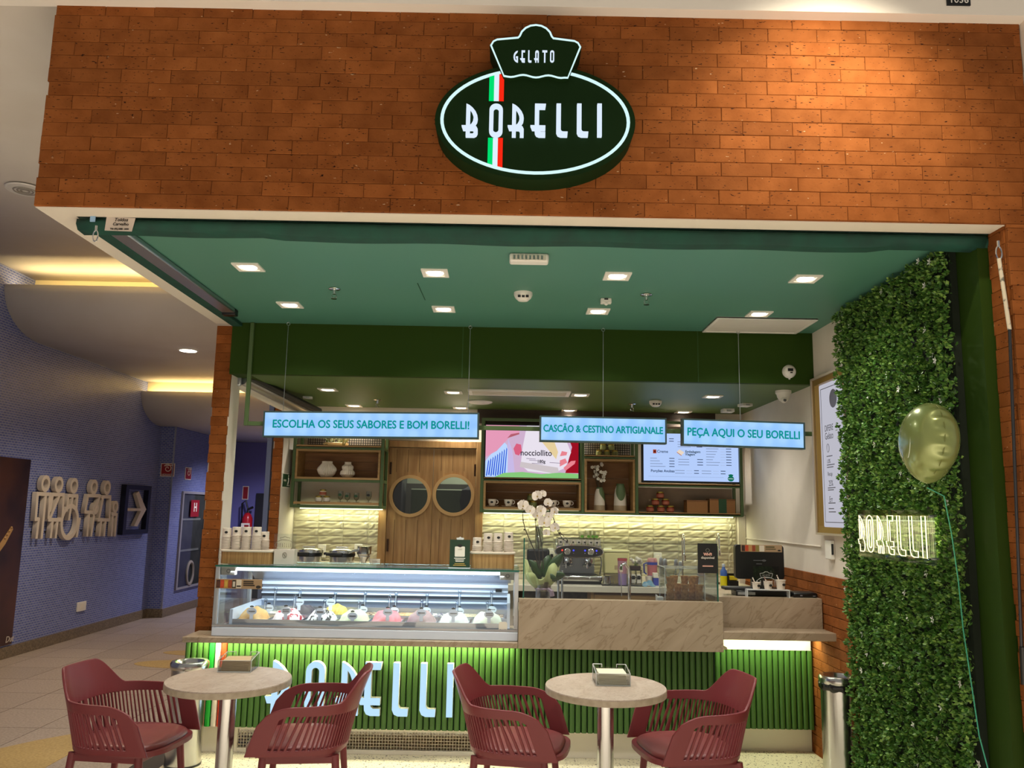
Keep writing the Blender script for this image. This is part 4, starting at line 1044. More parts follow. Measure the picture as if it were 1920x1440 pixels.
# ---------------------------------------------------------------- back counter
ZK = 1.0; YK = 7.0
t = thing('back_counter', 'cream back counter with oak cupboard doors under the tiled wall', 'counter', (.9, 7.3, 0))
b = MB(); b.box(-.255, XR-.03, YK, YW-.03, ZK-.05, ZK); b.build('worktop', mat('cream_worktop', '#d9d0bc', .35), t, .003)
for k in range(3):
    xa = .73+.455*k; b = MB(); b.box(xa, xa+.455, YK+.03, YK+.05, .12, ZK-.07); b.build('cupboard_door', WOOD_H, t, .002)
b = MB(); b.box(.06, .70, YK+.35, YK+.37, .1, ZK-.06); b.build('open_bay', mat('dark_bay', '#2a251c', .7, c2='#4e4637', scale=14), t)
b = MB(); b.box(.70, .726, YK+.03, YW-.05, 0, ZK-.05); b.build('side_panel', WOOD_H, t)
b = MB(); b.box(.726, XR-.035, YK+.06, YW-.05, 0, ZK-.05); b.build('carcass', WOOD_D, t)
ZKL = at(640, 1057, 7.22).z
t = thing('waffle_counter', 'cream counter behind the gelato case left of the double door', 'counter', (-1.55, 7.3, 0))
b = MB(); b.box(-1.94, -1.16, YK+.05, YW-.025, ZKL-.05, ZKL); b.build('worktop', mat('cream_worktop', '#d9d0bc', .35), t, .003)
b = MB(); b.box(-1.92, -1.17, YK+.12, YW-.05, 0, ZKL-.05); b.build('carcass', WOOD_H, t)
def outlet(px, py, label, plug=False, w_=.036, h_=.058):
    q = at(px, py, YW-.012); t = thing('wall_outlet', label, 'outlet', q, 'outlets on the tiled wall')
    b = MB(); b.box(q.x-w_, q.x+w_, q.y-.014, q.y-.004, q.z-h_, q.z+h_); b.build('plate', WHITE_P, t, .004)
    b = MB(); b.box(q.x-w_*.5, q.x+w_*.5, q.y-.017, q.y-.013, q.z-h_*.6, q.z+h_*.6); b.build('socket', PAPER, t, .002)
    zc_ = ZKL if q.x < -1 else ZK
    if plug:
        b = MB(); b.box(q.x-.012, q.x+.014, q.y-.045, q.y-.014, q.z-.02, q.z+.008); b.build('plug', BLACK, t, .003)
        b = MB(); b.tube([(q.x, q.y-.04, q.z-.015), (q.x-.002, q.y-.045, q.z-.06), (q.x-.004, q.y-.05, zc_+.01), (q.x+.05, q.y-.08, zc_+.008)], .004, 6); b.build('cord', BLACK, t)
outlet(604, 1033, 'white outlet with black plug behind the left waffle iron', True); outlet(672, 1032, 'white outlet behind the steel batter funnel')
outlet(1034, 1040, 'white outlet with black plug between the grinder and the espresso machine', True); outlet(1139, 1040, 'white outlet above the yellow container', False); outlet(1233, 1048, 'white outlet above the red and blue jug', False)
for px in (579, 641):
    q = yz(px, 1050, 7.22, ZKL); t = thing('waffle_iron', 'round steel waffle iron with black handle, '+('left' if px < 600 else 'right')+' one of the pair', 'waffle iron', q, 'pair of waffle irons')
    MB().lathe([(.085, .0), (.085, .012), (.105, .014), (.108, .06), (.104, .064)], n=28).build('base', STEEL, t, local=True)
    MB().lathe([(.112, .066), (.112, .088), (.108, .09)], n=28).build('plate_gap', BLACK, t, local=True)
    MB().lathe([(.110, .091), (.108, .115), (.085, .128), (.03, .13)], n=28).build('lid', STEEL, t, local=True)
    b = MB(); b.box(-.11, .03, -.145, -.11, .072, .098); b.box(-.135, -.10, -.12, -.08, .078, .1); b.build('handle', BLACK, t, .006, local=True)
    MB().tube([(-.05, -.02, .13), (-.05, -.02, .139), (.05, -.02, .139), (.05, -.02, .13)], .005, 6).build('lid_bar', STEEL_R, t, local=True)
q = yz(682, 1050, 7.15, ZKL); t = thing('batter_funnel', 'steel batter funnel dispenser beside the double door', 'dispenser', q)
MB().lathe([(.018, .005), (.024, .03), (.055, .085), (.060, .09), (.062, .15), (.065, .155), (.058, .157)], n=24).build('hopper', STEEL, t, local=True)
MB().tube([(-.055, 0, .12), (-.085, -.03, .115), (-.12, -.07, .10)], .012, 8, .010).build('handle', STEEL_R, t, local=True)
b = MB(); [b.tube([(.045*math.cos(a_), .045*math.sin(a_), .07), (.055*math.cos(a_), .055*math.sin(a_), 0)], .003, 5) for a_ in (.3, 2.4, 4.5)]; b.tube([(.05*math.cos(2*PI*i/18), .05*math.sin(2*PI*i/18), .07) for i in range(18)], .003, 5, closed=True); b.build('wire_stand', STEEL_R, t, local=True)
x0_, x1_, q0, q1 = rect(693, 1048, 712, 1065, 7.25); t = thing('recipe_card', 'small white card with scribbles on the counter next to the door', 'card', ((x0_+x1_)/2, 7.25, ZKL))
b = MB(); b.box(x0_, x1_, 7.25, 7.265, ZKL, q1); b.build('card', PAPER, t)
for k in range(3):
    zz = q1-.02-.014*k; b = MB(); b.tube([(x0_+.02+.004*i, 7.249, zz+.004*math.sin(i*1.7)) for i in range(12)], .0012, 4); b.build('scribble', INK, t)
# ================================================================ FRONT COUNTER
def slat_mesh(h):
    b = MB(); n = 8; w_, d = .0168, .020; vs = []
    prof = [(-w_, 0), (-w_, .006)]+[(-w_*math.cos(PI*i/n), .006+(d-.006)*math.sin(PI*i/n)**.45) for i in range(1, n)]+[(w_, .006), (w_, 0)]
    b.prism([(x, -y) for x, y in prof], 0, h, I3); me = b.mesh('slat'); me.polygons.foreach_set('use_smooth', [True]*len(me.polygons)); me.set_sharp_from_angle(angle=.9); return me
COUNT = thing('gelato_counter', 'long serving counter clad in green half-round slats with cream ledge', 'counter', (-.35, 5.9, 0))
YC = 5.70; CB, CT = .172, .728
sm = slat_mesh(CT-CB); variants = {}
for k, m_ in (('green', GREEN_SLAT), ('bright', mat('flag_green_slat', '#1fa534', .4)), ('white', mat('flag_white_slat', '#e6dccb', .4)), ('red', mat('flag_red_slat', '#e0441f', .4))):
    q = sm.copy(); q.name = 'slat'; q.materials.append(m_); variants[k] = q
n = 88
for i in range(n):
    x = -2.108+.0399*i; k = {4: 'bright', 5: 'white', 6: 'red'}.get(i, 'green')
    o = bpy.data.objects.new('slat', variants[k]); C.objects.link(o); o.parent = COUNT; o.location = Vector((x, YC, CB))-wloc(COUNT)
b = MB(); b.box(-2.125, -1.98, YC, 5.79, CB, CT); b.box(-1.98, 1.395, YC, 6.3, CB, CT); b.build('carcass', mat('slat_gap_green', '#0d2a12', .8), COUNT)
b = MB(); b.box(-2.082, -1.98, 5.5, 5.79, .729, .764); b.box(-1.98, .078, 5.5, 6.3, .729, .764); b.build('ledge', MARBLE, COUNT, .003)
b = MB(); b.box(-2.06, .07, 5.66, 5.675, .716, .728); b.build('led_strip', glow('led_counter', '#eaffd0', 3), COUNT)
light('AREA', 'ledge_light', (-1.0, 5.635, .722), 12, (1, .96, .62), (-1.0, 5.70, .2), shape='RECTANGLE', size=2.1, size_y=.02)
WK = mat('white_kick', '#f2eada', .6)
b = MB(); b.box(-2.1, -1.76, 5.745, 5.78, 0, CB); b.box(-.13, 1.39, 5.745, 5.78, 0, CB); b.box(-1.76, -.13, 5.745, 5.78, .145, CB); b.box(-1.76, -.13, 5.745, 5.78, 0, .028); b.build('kickboard', WK, COUNT, .002)
b = MB(); s_ = .0195; x = -1.76
while x < -.13: b.box(x-.0018, x+.0018, 5.755, 5.758, .028, .145); x += s_
z = .028
while z < .145: b.box(-1.76, -.13, 5.755, 5.758, z-.0018, z+.0018); z += s_
o = b.build('kick_grille', mat('white_wire', '#d9d0c2', .5), COUNT, smooth=0); o['kind'] = 'stuff'
for ch, px in zip('BORELLI', (497, 572, 627, 671, 736, 787.5, 837.5)):
    h = .335; z0 = .268; x = at(px, 1300, 5.64).x
    me = curve_mesh('letter', sized(letter(ch), h, .98), .045, basis((x, 5.678, z0)))
    o = place('letter', me, mat('letter_case', '#e8e6cf', .4), COUNT)
    me = curve_mesh('letter_face', sized(letter(ch), h, .98), .002, basis((x, 5.633, z0))); f = place('letter_face', me, glow('letter_blue', '#bfe6ff', 1.0), o)
    light('AREA', 'letter_glow', (x+.05, 5.625, z0+h*.45), .28, (.55, .78, 1), (x+.05, 5.4, z0+h*.45), shape='RECTANGLE', size=.1, size_y=.3)
# marble block
t = thing('marble_counter', 'beige veined marble serving block between the gelato case and the till', 'counter', (.74, 5.8, .729))
b = MB(); b.box(.081, 1.405, 5.5, 5.52, .729, 1.040); b.box(.081, 1.405, 5.52, 5.575, 1.01, 1.040); b.box(.081, .101, 5.52, 6.15, .729, .95); b.box(1.385, 1.405, 5.52, 6.15, .729, 1.01); b.box(.101, 1.385, 5.52, 6.15, .945, .965); b.build('cladding', MARBLE, t)
b = MB(); b.box(1.395, 1.455, 5.60, 5.72, .729, .742); b.build('end_ledge', PLASTER, t)
# till counter
yk = atz(1450, 1408, 0).y; YR = yk-.06; rb = at(1450, 1366, YR).z; rt = at(1450, 1218, YR).z
t = thing('till_counter', 'lower marble till counter with green slats and glowing strip, next to the hedge', 'counter', (1.77, 5.9, 0))
s2 = slat_mesh(rt-rb); s2.materials.append(GREEN_SLAT)
x = 1.43
while x < 2.11:
    o = bpy.data.objects.new('slat', s2); C.objects.link(o); o.parent = t; o.location = Vector((x, YR, rb))-wloc(t); x += .0399
b = MB(); b.box(1.41, 2.115, YR, 6.5, rb, rt); b.build('carcass', mat('slat_gap_green', '#0d2a12', .8), t)
b = MB(); b.box(1.41, 2.115, YR-.02, YR+.04, rt, .806); b.build('lit_fascia', PLASTER, t)
b = MB(); b.box(1.41, 2.13, yk, yk+.04, 0, rb); b.build('kickboard', WK, t)
b = MB(); b.box(1.406, 2.144, 5.5, 6.3, .807, .857); b.build('bag_shelf', MARBLE, t, .002)
b = MB(); b.box(1.406, 2.125, 5.7, 5.72, .857, 1.056); b.box(1.406, 2.125, 5.72, 6.35, 1.026, 1.056); b.box(2.105, 2.125, 5.72, 6.35, .857, 1.026); b.build('upstand', MARBLE, t)
b = MB(); b.box(1.42, 2.11, YR-.10, YR-.08, .795, .806); b.build('led_strip', glow('led_counter', '#eaffd0', 3), t)
light('AREA', 'till_shelf_light', (1.765, YR-.11, .797), 4.0, (.92, 1, .6), (1.765, YR, .35), shape='RECTANGLE', size=.7, size_y=.02)

# ================================================================ GELATO CASE
CW = mat('case_white', '#dde6f4', .35); CASEM = mat('case_metal', '#a9adb5', .3, .8); CASEL = mat('case_liner', '#aeb8c8', .28, .75)
t = thing('gelato_display_case', 'glass-fronted lit gelato display case on the green counter', 'display case', (-.93, 5.9, .765))
XA, XB = -1.915, .078
b = MB(); b.box(XA, XB, 5.55, 5.60, .765, .822); b.build('base_rail', CW, t, .004)
b = MB(); b.box(XA, XB, 5.552, 5.60, .824, .838); b.build('glass_channel', STEEL_R, t)
b = MB(); b.box(XA, XA+.022, 5.55, 6.28, .822, 1.205); b.build('end_pane', GLASS, t)
for xa, xb in ((XA, XA+.028), (XB-.028, XB)):
    for ya_, yb_ in ((5.55, 5.585), (6.25, 6.28)): b = MB(); b.box(xa, xb, ya_, yb_, .839, 1.207); b.build('corner_post', mat('case_post', '#c4c6ca', .4, .3), t, .003)
b = MB(); b.box(XA+.028, XB-.028, 5.558, 5.563, .838, 1.204); b.build('front_glass', GLASS, t)
b = MB(); b.box(XA-.004, XB+.004, 5.548, 6.05, 1.208, 1.216); b.build('top_glass', pane('top_glass', '#dff2ee', .10), t)
b = MB(); b.box(XA-.004, XB+.004, 5.546, 5.549, 1.207, 1.217); b.build('glass_rim', GLASS_EDGE, t)
b = MB(); b.box(-1.79, -.045, 5.59, 5.606, 1.180, 1.200); b.build('led_tube', glow('led_cool', '#f2fbff', 3.0), t)
light('AREA', 'case_light', (-.92, 5.580, 1.185), 8.5, COOL, (-.92, 5.78, .84), shape='RECTANGLE', size=1.8, size_y=.04)
light('AREA', 'case_back_fill', (-.92, 5.97, 1.196), 7.5, COOL, (-.92, 6.14, .9), shape='RECTANGLE', size=1.7, size_y=.05)  # added fill with no tube of its own, brightens the back panels
for xa in (-1.885, -.045):
    b = MB(); b.box(xa, xa+.092, 5.566, 5.615, 1.152, 1.206); o = b.build('lamp_end_cap', mat('lamp_cap', '#aaa196', .5), t, .003)
    k = place('power_icon', curve_mesh('power_icon', [oval(.013, .013, 18), oval(.010, .010, 18)], .001, basis((xa+.05, 5.565, 1.178))), INK, o)
b = MB(); b.box(-1.80, .01, 6.245, 6.25, .80, 1.10); b.build('back_liner', CASEL, t)
b = MB(); b.add([(-1.86, 6.05, 1.19), (.03, 6.05, 1.19), (.03, 6.24, 1.075), (-1.86, 6.24, 1.075), (-1.86, 6.06, 1.20), (.03, 6.06, 1.20), (.03, 6.25, 1.085), (-1.86, 6.25, 1.085)], [(0, 1, 2, 3), (7, 6, 5, 4), (0, 4, 5, 1), (2, 6, 7, 3), (1, 5, 6, 2), (0, 3, 7, 4)]); b.build('canopy_panel', mat('canopy_satin', '#b4b6bf', .3, .85), t)
for z0, z1, m_ in ((1.040, 1.062, CW), (1.008, 1.018, CW), (.975, .985, CW), (.955, .974, mat('case_gap', '#1c222c', .5)), (.925, .935, CW)):
    b = MB(); b.box(-1.80, .01, 6.225, 6.246, z0, z1); b.build('back_rail', m_, t)
b = MB(); b.box(-1.82, -1.80, 5.60, 6.25, .80, .93); b.box(.005, .025, 5.60, 6.25, .80, 1.0); b.build('end_liner', CW, t)
b = MB(); b.box(-1.80, .005, 5.60, 6.246, .790, .800); b.build('basin', CASEM, t)
b = MB(); b.box(-1.80, .005, 5.822, 5.842, .80, .872); b.box(-1.80, .005, 5.60, 5.612, .80, .868); b.box(-1.80, .005, 6.09, 6.10, .80, .90); b.build('pan_rail', STEEL_R, t)
b = MB(); b.box(-.082, -.035, 6.218, 6.224, 1.012, 1.032); b.build('thermometer', BLACK, t)
TUB = mat('pan_steel', '#c3c7cd', .25, .9)
def gel(c, c2=None, **k): return mat('gelato_'+c.strip('#'), c, .55, c2=c2, **k)
front = [('caramel', gel('#e2b878', '#d29c50', scale=18), 'golden caramel gelato'), ('amarena', gel('#f3e6e4', '#b3122c', scale=26, lo=.52, hi=.55), 'white gelato striped with red syrup'), ('stracciatella', gel('#f1ece4', '#332823', scale=30, stretch=(1.6, 1, 1), lo=.54, hi=.57), 'white gelato striped with dark chocolate'),
         ('pistachio', gel('#d9dcb4'), 'pale pistachio gelato'), ('strawberry', gel('#f0838c', '#e86a76', scale=14), 'pink strawberry gelato'), ('hazelnut', gel('#a98988', '#997675', scale=14), 'mauve brown gelato'), ('coconut', gel('#eceee6'), 'snow white gelato'), ('vanilla', gel('#e3e4c8'), 'ivory gelato with green hue')]
def mound(k, w_, d, h):
    b = MB(); nx, ny = 22, 16; vs = []; fs = []
    for i in range(nx+1):
        for j in range(ny+1):
            u, v = -1+2*i/nx, -1+2*j/ny
            r2 = u*u+v*v; base = max(0, 1-r2)**.5
            fold = .13*math.sin(5.5*(v+.35*u*u)+k)+.07*math.sin(9*u+4*v+k*2)
            z = h*max(0, base*(1+fold)) if base > 0 else 0
            vs.append((u*w_, v*d, z))
    for i in range(nx):
        for j in range(ny): a_ = i*(ny+1)+j; fs.append((a_, a_+ny+1, a_+ny+2, a_+1))
    return b.add(vs, fs)
def pan(cx, cy_, w_, d, zt, label, grp):
    t = thing('gelato_pan', label, 'pan', (cx, cy_, .801), grp)
    b = MB(); b.box(-w_, w_, -d, d, .0, .012); b.box(-w_, -w_+.006, -d, d, .012, zt); b.box(w_-.006, w_, -d, d, .012, zt); b.box(-w_+.006, w_-.006, -d, -d+.006, .012, zt); b.box(-w_+.006, w_-.006, d-.006, d, .012, zt); b.build('tray', TUB, t, local=True)
    return t
PX = [477, 540.5, 604.5, 665, 726, 791, 852, 914]
for k, (nm, m_, d) in enumerate(front):
    x = at(PX[k], 1150, 5.72).x
    t = pan(x, 5.717, .105, .102, .060, 'front-row steel pan of '+d, 'front row of gelato pans')
    o = mound(k*1.7, .098, .094, .072).build('gelato', m_, t, local=True, smooth=60); o.location.z = .052; o.location.y = .012
back = [(gel('#c8c9a8', '#8f8a6a', scale=60), 'pale crumbs', 0), (gel('#e8e3cf', '#c9bd9a', scale=70), 'nearly empty white gelato', 0), (gel('#4b4148', '#3a3138', scale=20), 'dark chocolate gelato', 1), (gel('#dfc462', '#c9a53a', scale=30, stretch=(3, 1, 1)), 'yellow passion fruit gelato', 1),
        (gel('#cbb48f', '#5d3a24', scale=60, lo=.48, hi=.52), 'chopped nuts', 0), (gel('#c8b184', '#b98642', scale=25), 'beige topping with caramel', 0), (gel('#cfc9b4', '#4d4a63', scale=18, lo=.5, hi=.55), 'cream with blueberry streaks', 0), (gel('#d3c5a2', '#b5a27c', scale=60), 'fine beige crumbs', 0), (gel('#d0b898', '#5d3a24', scale=60, lo=.48, hi=.52), 'mixed nut pieces', 0)]
PXB = [462, 513, 568, 630, 692, 757, 820, 872, 921]
for k, (m_, d, up) in enumerate(back):
    x = at(PXB[k], 1145, 5.96).x
    t = pan(x, 5.968, .092, .112, .074, 'back-row steel pan of '+d+(', %s' % ('leftmost' if k == 0 else '') if k == 0 else ''), 'back row of gelato pans')
    if up: o = mound(k*2.1, .086, .10, .065).build('gelato', m_, t, local=True, smooth=60); o.location.z = .06
    else:
        b = MB(); vs = []; fs = []; nx = 24
        for i in range(nx+1):
            for j in range(nx+1): vs.append((-.085+.17*i/nx, -.105+.21*j/nx, .066+random.uniform(-.004, .006)))
        for i in range(nx):
            for j in range(nx): a_ = i*(nx+1)+j; fs.append((a_, a_+nx+1, a_+nx+2, a_+1))
        b.add(vs, fs).build('gelato', m_, t, local=True, smooth=20)
SCOOP = pane('clear_scoop', '#dfe6ee', .16, .08)
SC = [(498, 1120, 0, 'leftmost short'), (517, 1099, 1, 'leftmost tall'), (553, 1112, 0, 'before the dark chocolate pan, short'), (563, 1102, 1, 'behind the dark chocolate mound'), (609, 1122, 0, 'beside the yellow mound, short'), (629, 1107, 1, 'behind the yellow mound'), (673, 1125, 0, 'over the pistachio pan'), (685, 1107, 1, 'behind the chopped nuts'),
      (731, 1113, 0, 'over the strawberry pan'), (743, 1108, 1, 'behind the beige caramel topping'), (791, 1121, 0, 'over the mauve brown pan'), (801, 1111, 1, 'behind the blueberry streaked pan'), (857, 1126, 0, 'over the snow white pan'), (862, 1104, 1, 'behind the fine beige crumbs'), (914, 1125, 0, 'over the ivory pan'), (922, 1105, 1, 'behind the mixed nut pieces')]
for px, py, bk, d in SC:
    Y = 6.03 if bk else 5.76; top = at(px, py+3, Y); zb = .90
    t = thing('gelato_scoop', 'clear plastic scoop standing in the case, '+d, 'scoop', (top.x, Y, zb), 'clear scoops in the gelato case')
    b = MB(); b.tube([(0, 0, 0), (0, .004, (top.z-zb)*.5), (0, .006, top.z-zb-.012)], .0105, 10); b.ball((0, .006, top.z-zb-.008), .012); b.build('handle', SCOOP, t, local=True)
    b = MB(); b.tube([(0, -.0115, .02), (0, -.006, top.z-zb-.02)], .0018, 5); b.build('edge', ACRYL_EDGE, t, local=True)
    b = MB(); b.lathe([(.012, 0), (.022, -.025), (.020, -.05)], n=12, sy=.3); b.build('blade', SCOOP, t, local=True)
GREYT = mat('tag_grey', '#c6c5cd', .5); WHT = mat('tag_white', '#e3eaf2', .5)
def price_tag(px, py, Y, label, m_, two=False):
    c = at(px, py, Y); r = .033
    t = thing('flavour_tag', label, 'tag', (c.x, Y, c.z-.075), 'flavour tags in the gelato case')
    lp = []
    for i in range(24):
        a_ = -PI/2+.35+(2*PI-.7)*i/23; lp.append((r*math.cos(a_), r*.72*math.sin(a_)))
    lp += [(-.011, -.055), (.011, -.055)]
    place('plate', curve_mesh('plate', [lp], .003, basis((c.x, Y, c.z))), m_, t)
    place('crest', curve_mesh('crest', [[(-.011, .026), (.011, .026), (.013, .034), (.006, .035), (0, .038), (-.006, .035), (-.013, .034)]], .003, basis((c.x, Y-.001, c.z))), INK, t)
    for k in range(2 if two else 1):
        b = MB(); zc = c.z+(.007-.012*k if two else 0)
        for i in range(6): x_ = c.x-.02+.0075*i; b.box(x_, x_+.0055, Y-.0045, Y-.003, zc-.003, zc+.003)
        b.build('print', INK, t)
FN = ['caramel', 'red-striped', 'chocolate-striped', 'pistachio', 'strawberry', 'mauve brown', 'snow white', 'ivory']
for k, (px, py) in enumerate(((472, 1146), (536, 1145), (600, 1147), (661, 1155), (727, 1148), (790, 1149), (850, 1150), (917, 1152))): price_tag(px, py, 5.632, 'oval flavour tag standing in the front '+FN[k]+' gelato', GREYT, k in (1, 7))
for k, (px, py) in enumerate(((504, 1140), (561, 1129), (620, 1129), (680, 1143), (739, 1145), (799, 1145), (861, 1146), (922, 1143))): price_tag(px, py, 5.88, 'white back-row flavour tag behind the '+FN[k]+' gelato', WHT)
# printed card and sticker on the glass
x0_, x1_, q0, q1 = rect(404, 1086, 491, 1104, 5.54); t = thing('advert_card', 'tan advert card with drink pictures at the upper left of the gelato case', 'card', ((x0_+x1_)/2, 5.54, q0))
b = MB(); b.box(x0_, x1_, 5.54, 5.546, q0, q1); b.build('card', mat('kraft_print', '#a78a68', .7), t)
W_ = x1_-x0_; H_ = q1-q0
def stuck(u0, v0, u1, v1, c_, nm='picture', k=1):
    b = MB(); b.box(x0_+W_*u0, x0_+W_*u1, Yc-.0006*k-.0005, Yc-.0006*k, q0+H_*v0, q0+H_*v1); return b.build(nm, mat('print_'+c_.strip('#'), c_, .6), t)
Yc = 5.54
for k, c_ in enumerate(('#3a2018', '#b8431f', '#b99232', '#92401f', '#2f261c')): stuck(.02+.085*k, .08, .10+.085*k, .9, c_); stuck(.035+.085*k, .2, .085+.085*k, .75, ('#5a2f1c', '#c9512a', '#caa54a', '#a14a2a', '#c9bfae')[k], k=2)
stuck(.45, .06, .56, .95, '#d8ccb8'); stuck(.46, .2, .55, .35, '#2f261c', k=2)
for k in range(3): stuck(.60, .72-.2*k, .82+.03*(k == 2), .84-.2*k, '#2f261c')
place('crest', curve_mesh('crest', [oval(.016, .010, 16)], .001, basis((x0_+W_*.93, 5.539, q0+H_*.22))), INK, t)
x0_, x1_, q0, q1 = rect(935, 1166, 951, 1188, 5.55); t = thing('glass_sticker', 'white sticker at the lower right corner of the gelato case glass', 'sticker', ((x0_+x1_)/2, 5.553, q0))
place('sticker', curve_mesh('sticker', [rrect(x0_, x1_, q0, q1, .015)], .002, basis((0, 5.5575, 0))), PAPER, t)
write(t, 'Borelli', .016, ((x0_+x1_)/2, 5.555, q0+.02), INK, bold=.0006)

# ---------------------------------------------------------------- baskets of paper cups
ZC = 1.216
BAMB = mat('bamboo_strips', '#ad8552', .55, c2='#8d6636', scale=9, stretch=(14, 14, .5))
CUPW = mat('paper_cup_white', '#ddd1c2', .6)
def basket(px0, px1, pyt, pyb, Y, label):
    x0_, x1_ = at(px0, pyb, Y).x, at(px1, pyb, Y).x; zt = at((px0+px1)/2, pyt, Y).z
    cx = (x0_+x1_)/2; w_ = (x1_-x0_)/2; d = .075; h = zt-ZC
    t = thing('cup_basket', label, 'basket', (cx, Y+d, ZC), 'bamboo cup baskets on the gelato case')
    lp = [rrect(-w_, w_, -d, d, .03, 5), rrect(-w_+.008, w_-.008, -d+.008, d-.008, .024, 5)]
    place('basket_side', curve_mesh('basket_side', lp, h-.006, Matrix.Translation((cx, Y+d, ZC+.006))), BAMB, t, 30)
    place('basket_floor', curve_mesh('basket_floor', [rrect(-w_, w_, -d, d, .03, 5)], .006, Matrix.Translation((cx, Y+d, ZC))), BAMB, t, 30)
    o = rrect(-w_, w_, -d, d, .032, 5); b = MB(); b.tube([(cx+u, Y+d+v, zt) for u, v in o], .008, 8, closed=True); b.build('cloth_rim', mat('liner_cloth', '#d6c9b6', .8), t)
    return cx, w_, Y+d, zt
CP = None
def cup_proto():
    b = MB(); b.lathe([(.0285, 0), (.0352, .0006), (.0352, .0046), (.0300, .0054), (.0300, .058), (.0285, .060)], n=18)
    me = b.mesh('paper_cup'); me.materials.append(CUPW); me.polygons.foreach_set('use_smooth', [True]*len(me.polygons)); me.set_sharp_from_angle(angle=.6); return me
CPM = cup_proto()
ORD = ('top', 'second', 'third', 'fourth', 'fifth', 'sixth', 'seventh', 'eighth', 'ninth', 'tenth', 'eleventh', 'twelfth', 'thirteenth', 'fourteenth', 'fifteenth', 'sixteenth')
def stack(px, py_top, Y, zb, label, grp, toplab):
    x = at(px, py_top, Y).x; zt = at(px, py_top, Y).z
    n_ = max(2, int((zt-zb-.060)/.0108)+1)
    for i in range(n_):
        o = bpy.data.objects.new('paper_cup', CPM); C.objects.link(o); o.location = (x+random.uniform(-.0008, .0008), Y, zt-.060-.0108*(n_-1-i)); o.rotation_euler.z = random.uniform(-.3, .3)
        tag(o, toplab if i == n_-1 else 'paper cup '+ORD[n_-1-i]+' from the top of the '+label, 'cup', grp)
        if i == n_-1:
            M_ = basis((x+.004, Y-.0308, zt-.028), (1, 0, 0), (0, 0, 1)); k = place('printed_logo', curve_mesh('printed_logo', [oval(.011, .0085, 16)], .0012, Matrix.Translation((-o.location.x, -o.location.y, -o.location.z)) @ M_), LOGO_D, None); k.parent = o; k.rotation_euler.z = -o.rotation_euler.z
cx, w_, yb_, zt = basket(411, 509, 1033, 1063, 5.70, 'bamboo basket full of upturned paper cups at the left end of the gelato case')
for px, py, dy, d in ((426.5, 990, -.03, 'first'), (445, 988, -.03, 'second'), (463.5, 988, -.03, 'third'), (482.5, 988, -.03, 'fourth'), (497, 997, .035, 'fifth, shortest')):
    stack(px, py, yb_+dy, ZC+.05, d.split(',')[0]+' stack in the left basket', 'paper cups in the left basket', 'topmost paper cup of the '+d+' stack in the left basket')
cx, w_, yb_, zt = basket(882, 964, 1037, 1066, 5.70, 'bamboo basket of upturned paper cups at the right end of the gelato case')
for px, py, d in ((895, 1008, 'first'), (915.5, 1000, 'second'), (934, 1000, 'third'), (954, 998, 'fourth')):
    stack(px, py, yb_-.03, ZC+.05, d+' stack in the right basket', 'paper cups in the right basket', 'topmost paper cup of the '+d+' stack in the right basket')
# green card stand (its code left out)
x0_, x1_, q0, q1 = rect(843, 1012, 881, 1066, 5.68); q0 = ZC; t = thing('table_card', 'dark green upright card with a white square beside the right cup basket', 'card', ((x0_+x1_)/2, 5.69, ZC))
b = MB(); b.box(x0_, x1_, 5.685, 5.692, ZC+.004, q1); b.build('card', mat('card_green', '#1c3a26', .5), t)
b = MB(); b.box(x0_-.004, x1_+.004, 5.66, 5.72, ZC, ZC+.004); b.build('acrylic_foot', ACRYL_EDGE, t)
place('white_square', curve_mesh('white_square', [rrect((x0_+x1_)/2-.034, (x0_+x1_)/2+.034, q0+.075, q0+.143, .006)], .001, basis((0, 5.6848, 0))), PAPER, t)
xm_ = (x0_+x1_)/2
for k, w2 in enumerate((.075, .06, .055)): b = MB(); b.box(xm_-w2/2, xm_+w2/2, 5.683, 5.6848, q0+.062-.010*k, q0+.067-.010*k); b.build('print_line', PAPER, t)
for k, w2 in enumerate((.068, .085)): b = MB(); b.box(xm_-w2/2, xm_+w2/2, 5.683, 5.6848, q0+.026-.010*k, q0+.031-.010*k); b.build('print_line', mat('ochre_print', '#b79a4a', .6), t)
place('crest', curve_mesh('crest', [oval(.016, .010, 16)], .001, basis((xm_, 5.6848, q1-.04))), LOGO_D, t)
write(t, 'Borelli', .010, (xm_, 5.6835, q1-.06), PAPER)
place('top_crest', curve_mesh('top_crest', [[(xm_-.022, q1), (xm_+.022, q1), (xm_+.026, q1+.012), (xm_+.010, q1+.014), (xm_, q1+.02), (xm_-.010, q1+.014), (xm_-.026, q1+.012)]], .003, basis((0, 5.69, 0))), ACRYL_EDGE, t)
# clear acrylic stand with etched emblem, left
def etched(parent, c, rx, rz, m_, Y, half=False):
    b = MB(); b.tube([(c.x+rx*math.cos(a_), Y, c.z+rz*math.sin(a_)) for a_ in [(PI*i/24) if half else (2*PI*i/40) for i in range(25 if half else 40)]], .0018, 5, closed=not half); b.build('etched_oval', m_, parent)
    k = rz/.62
    pq = [(-.42, .60), (-.52, 1.02), (-.22, 1.08), (-.1, 1.2), (.1, 1.2), (.22, 1.08), (.52, 1.02), (.42, .60)]
    b = MB(); b.tube([(c.x+u*rx, Y, c.z+.0+(v-.60+.95*.62/.62*1.0)*k*.62+0*k) for u, v in pq], .0018, 5, closed=True); b.build('etched_plaque', m_, parent)
x0_, x1_, q0, q1 = rect(513, 1030, 551, 1064, 5.70); c = at(534, 1018, 5.72)
t = thing('acrylic_emblem_stand', 'frosted acrylic holder with etched oval emblem beside the left cup basket', 'stand', ((x0_+x1_)/2, 5.74, ZC))
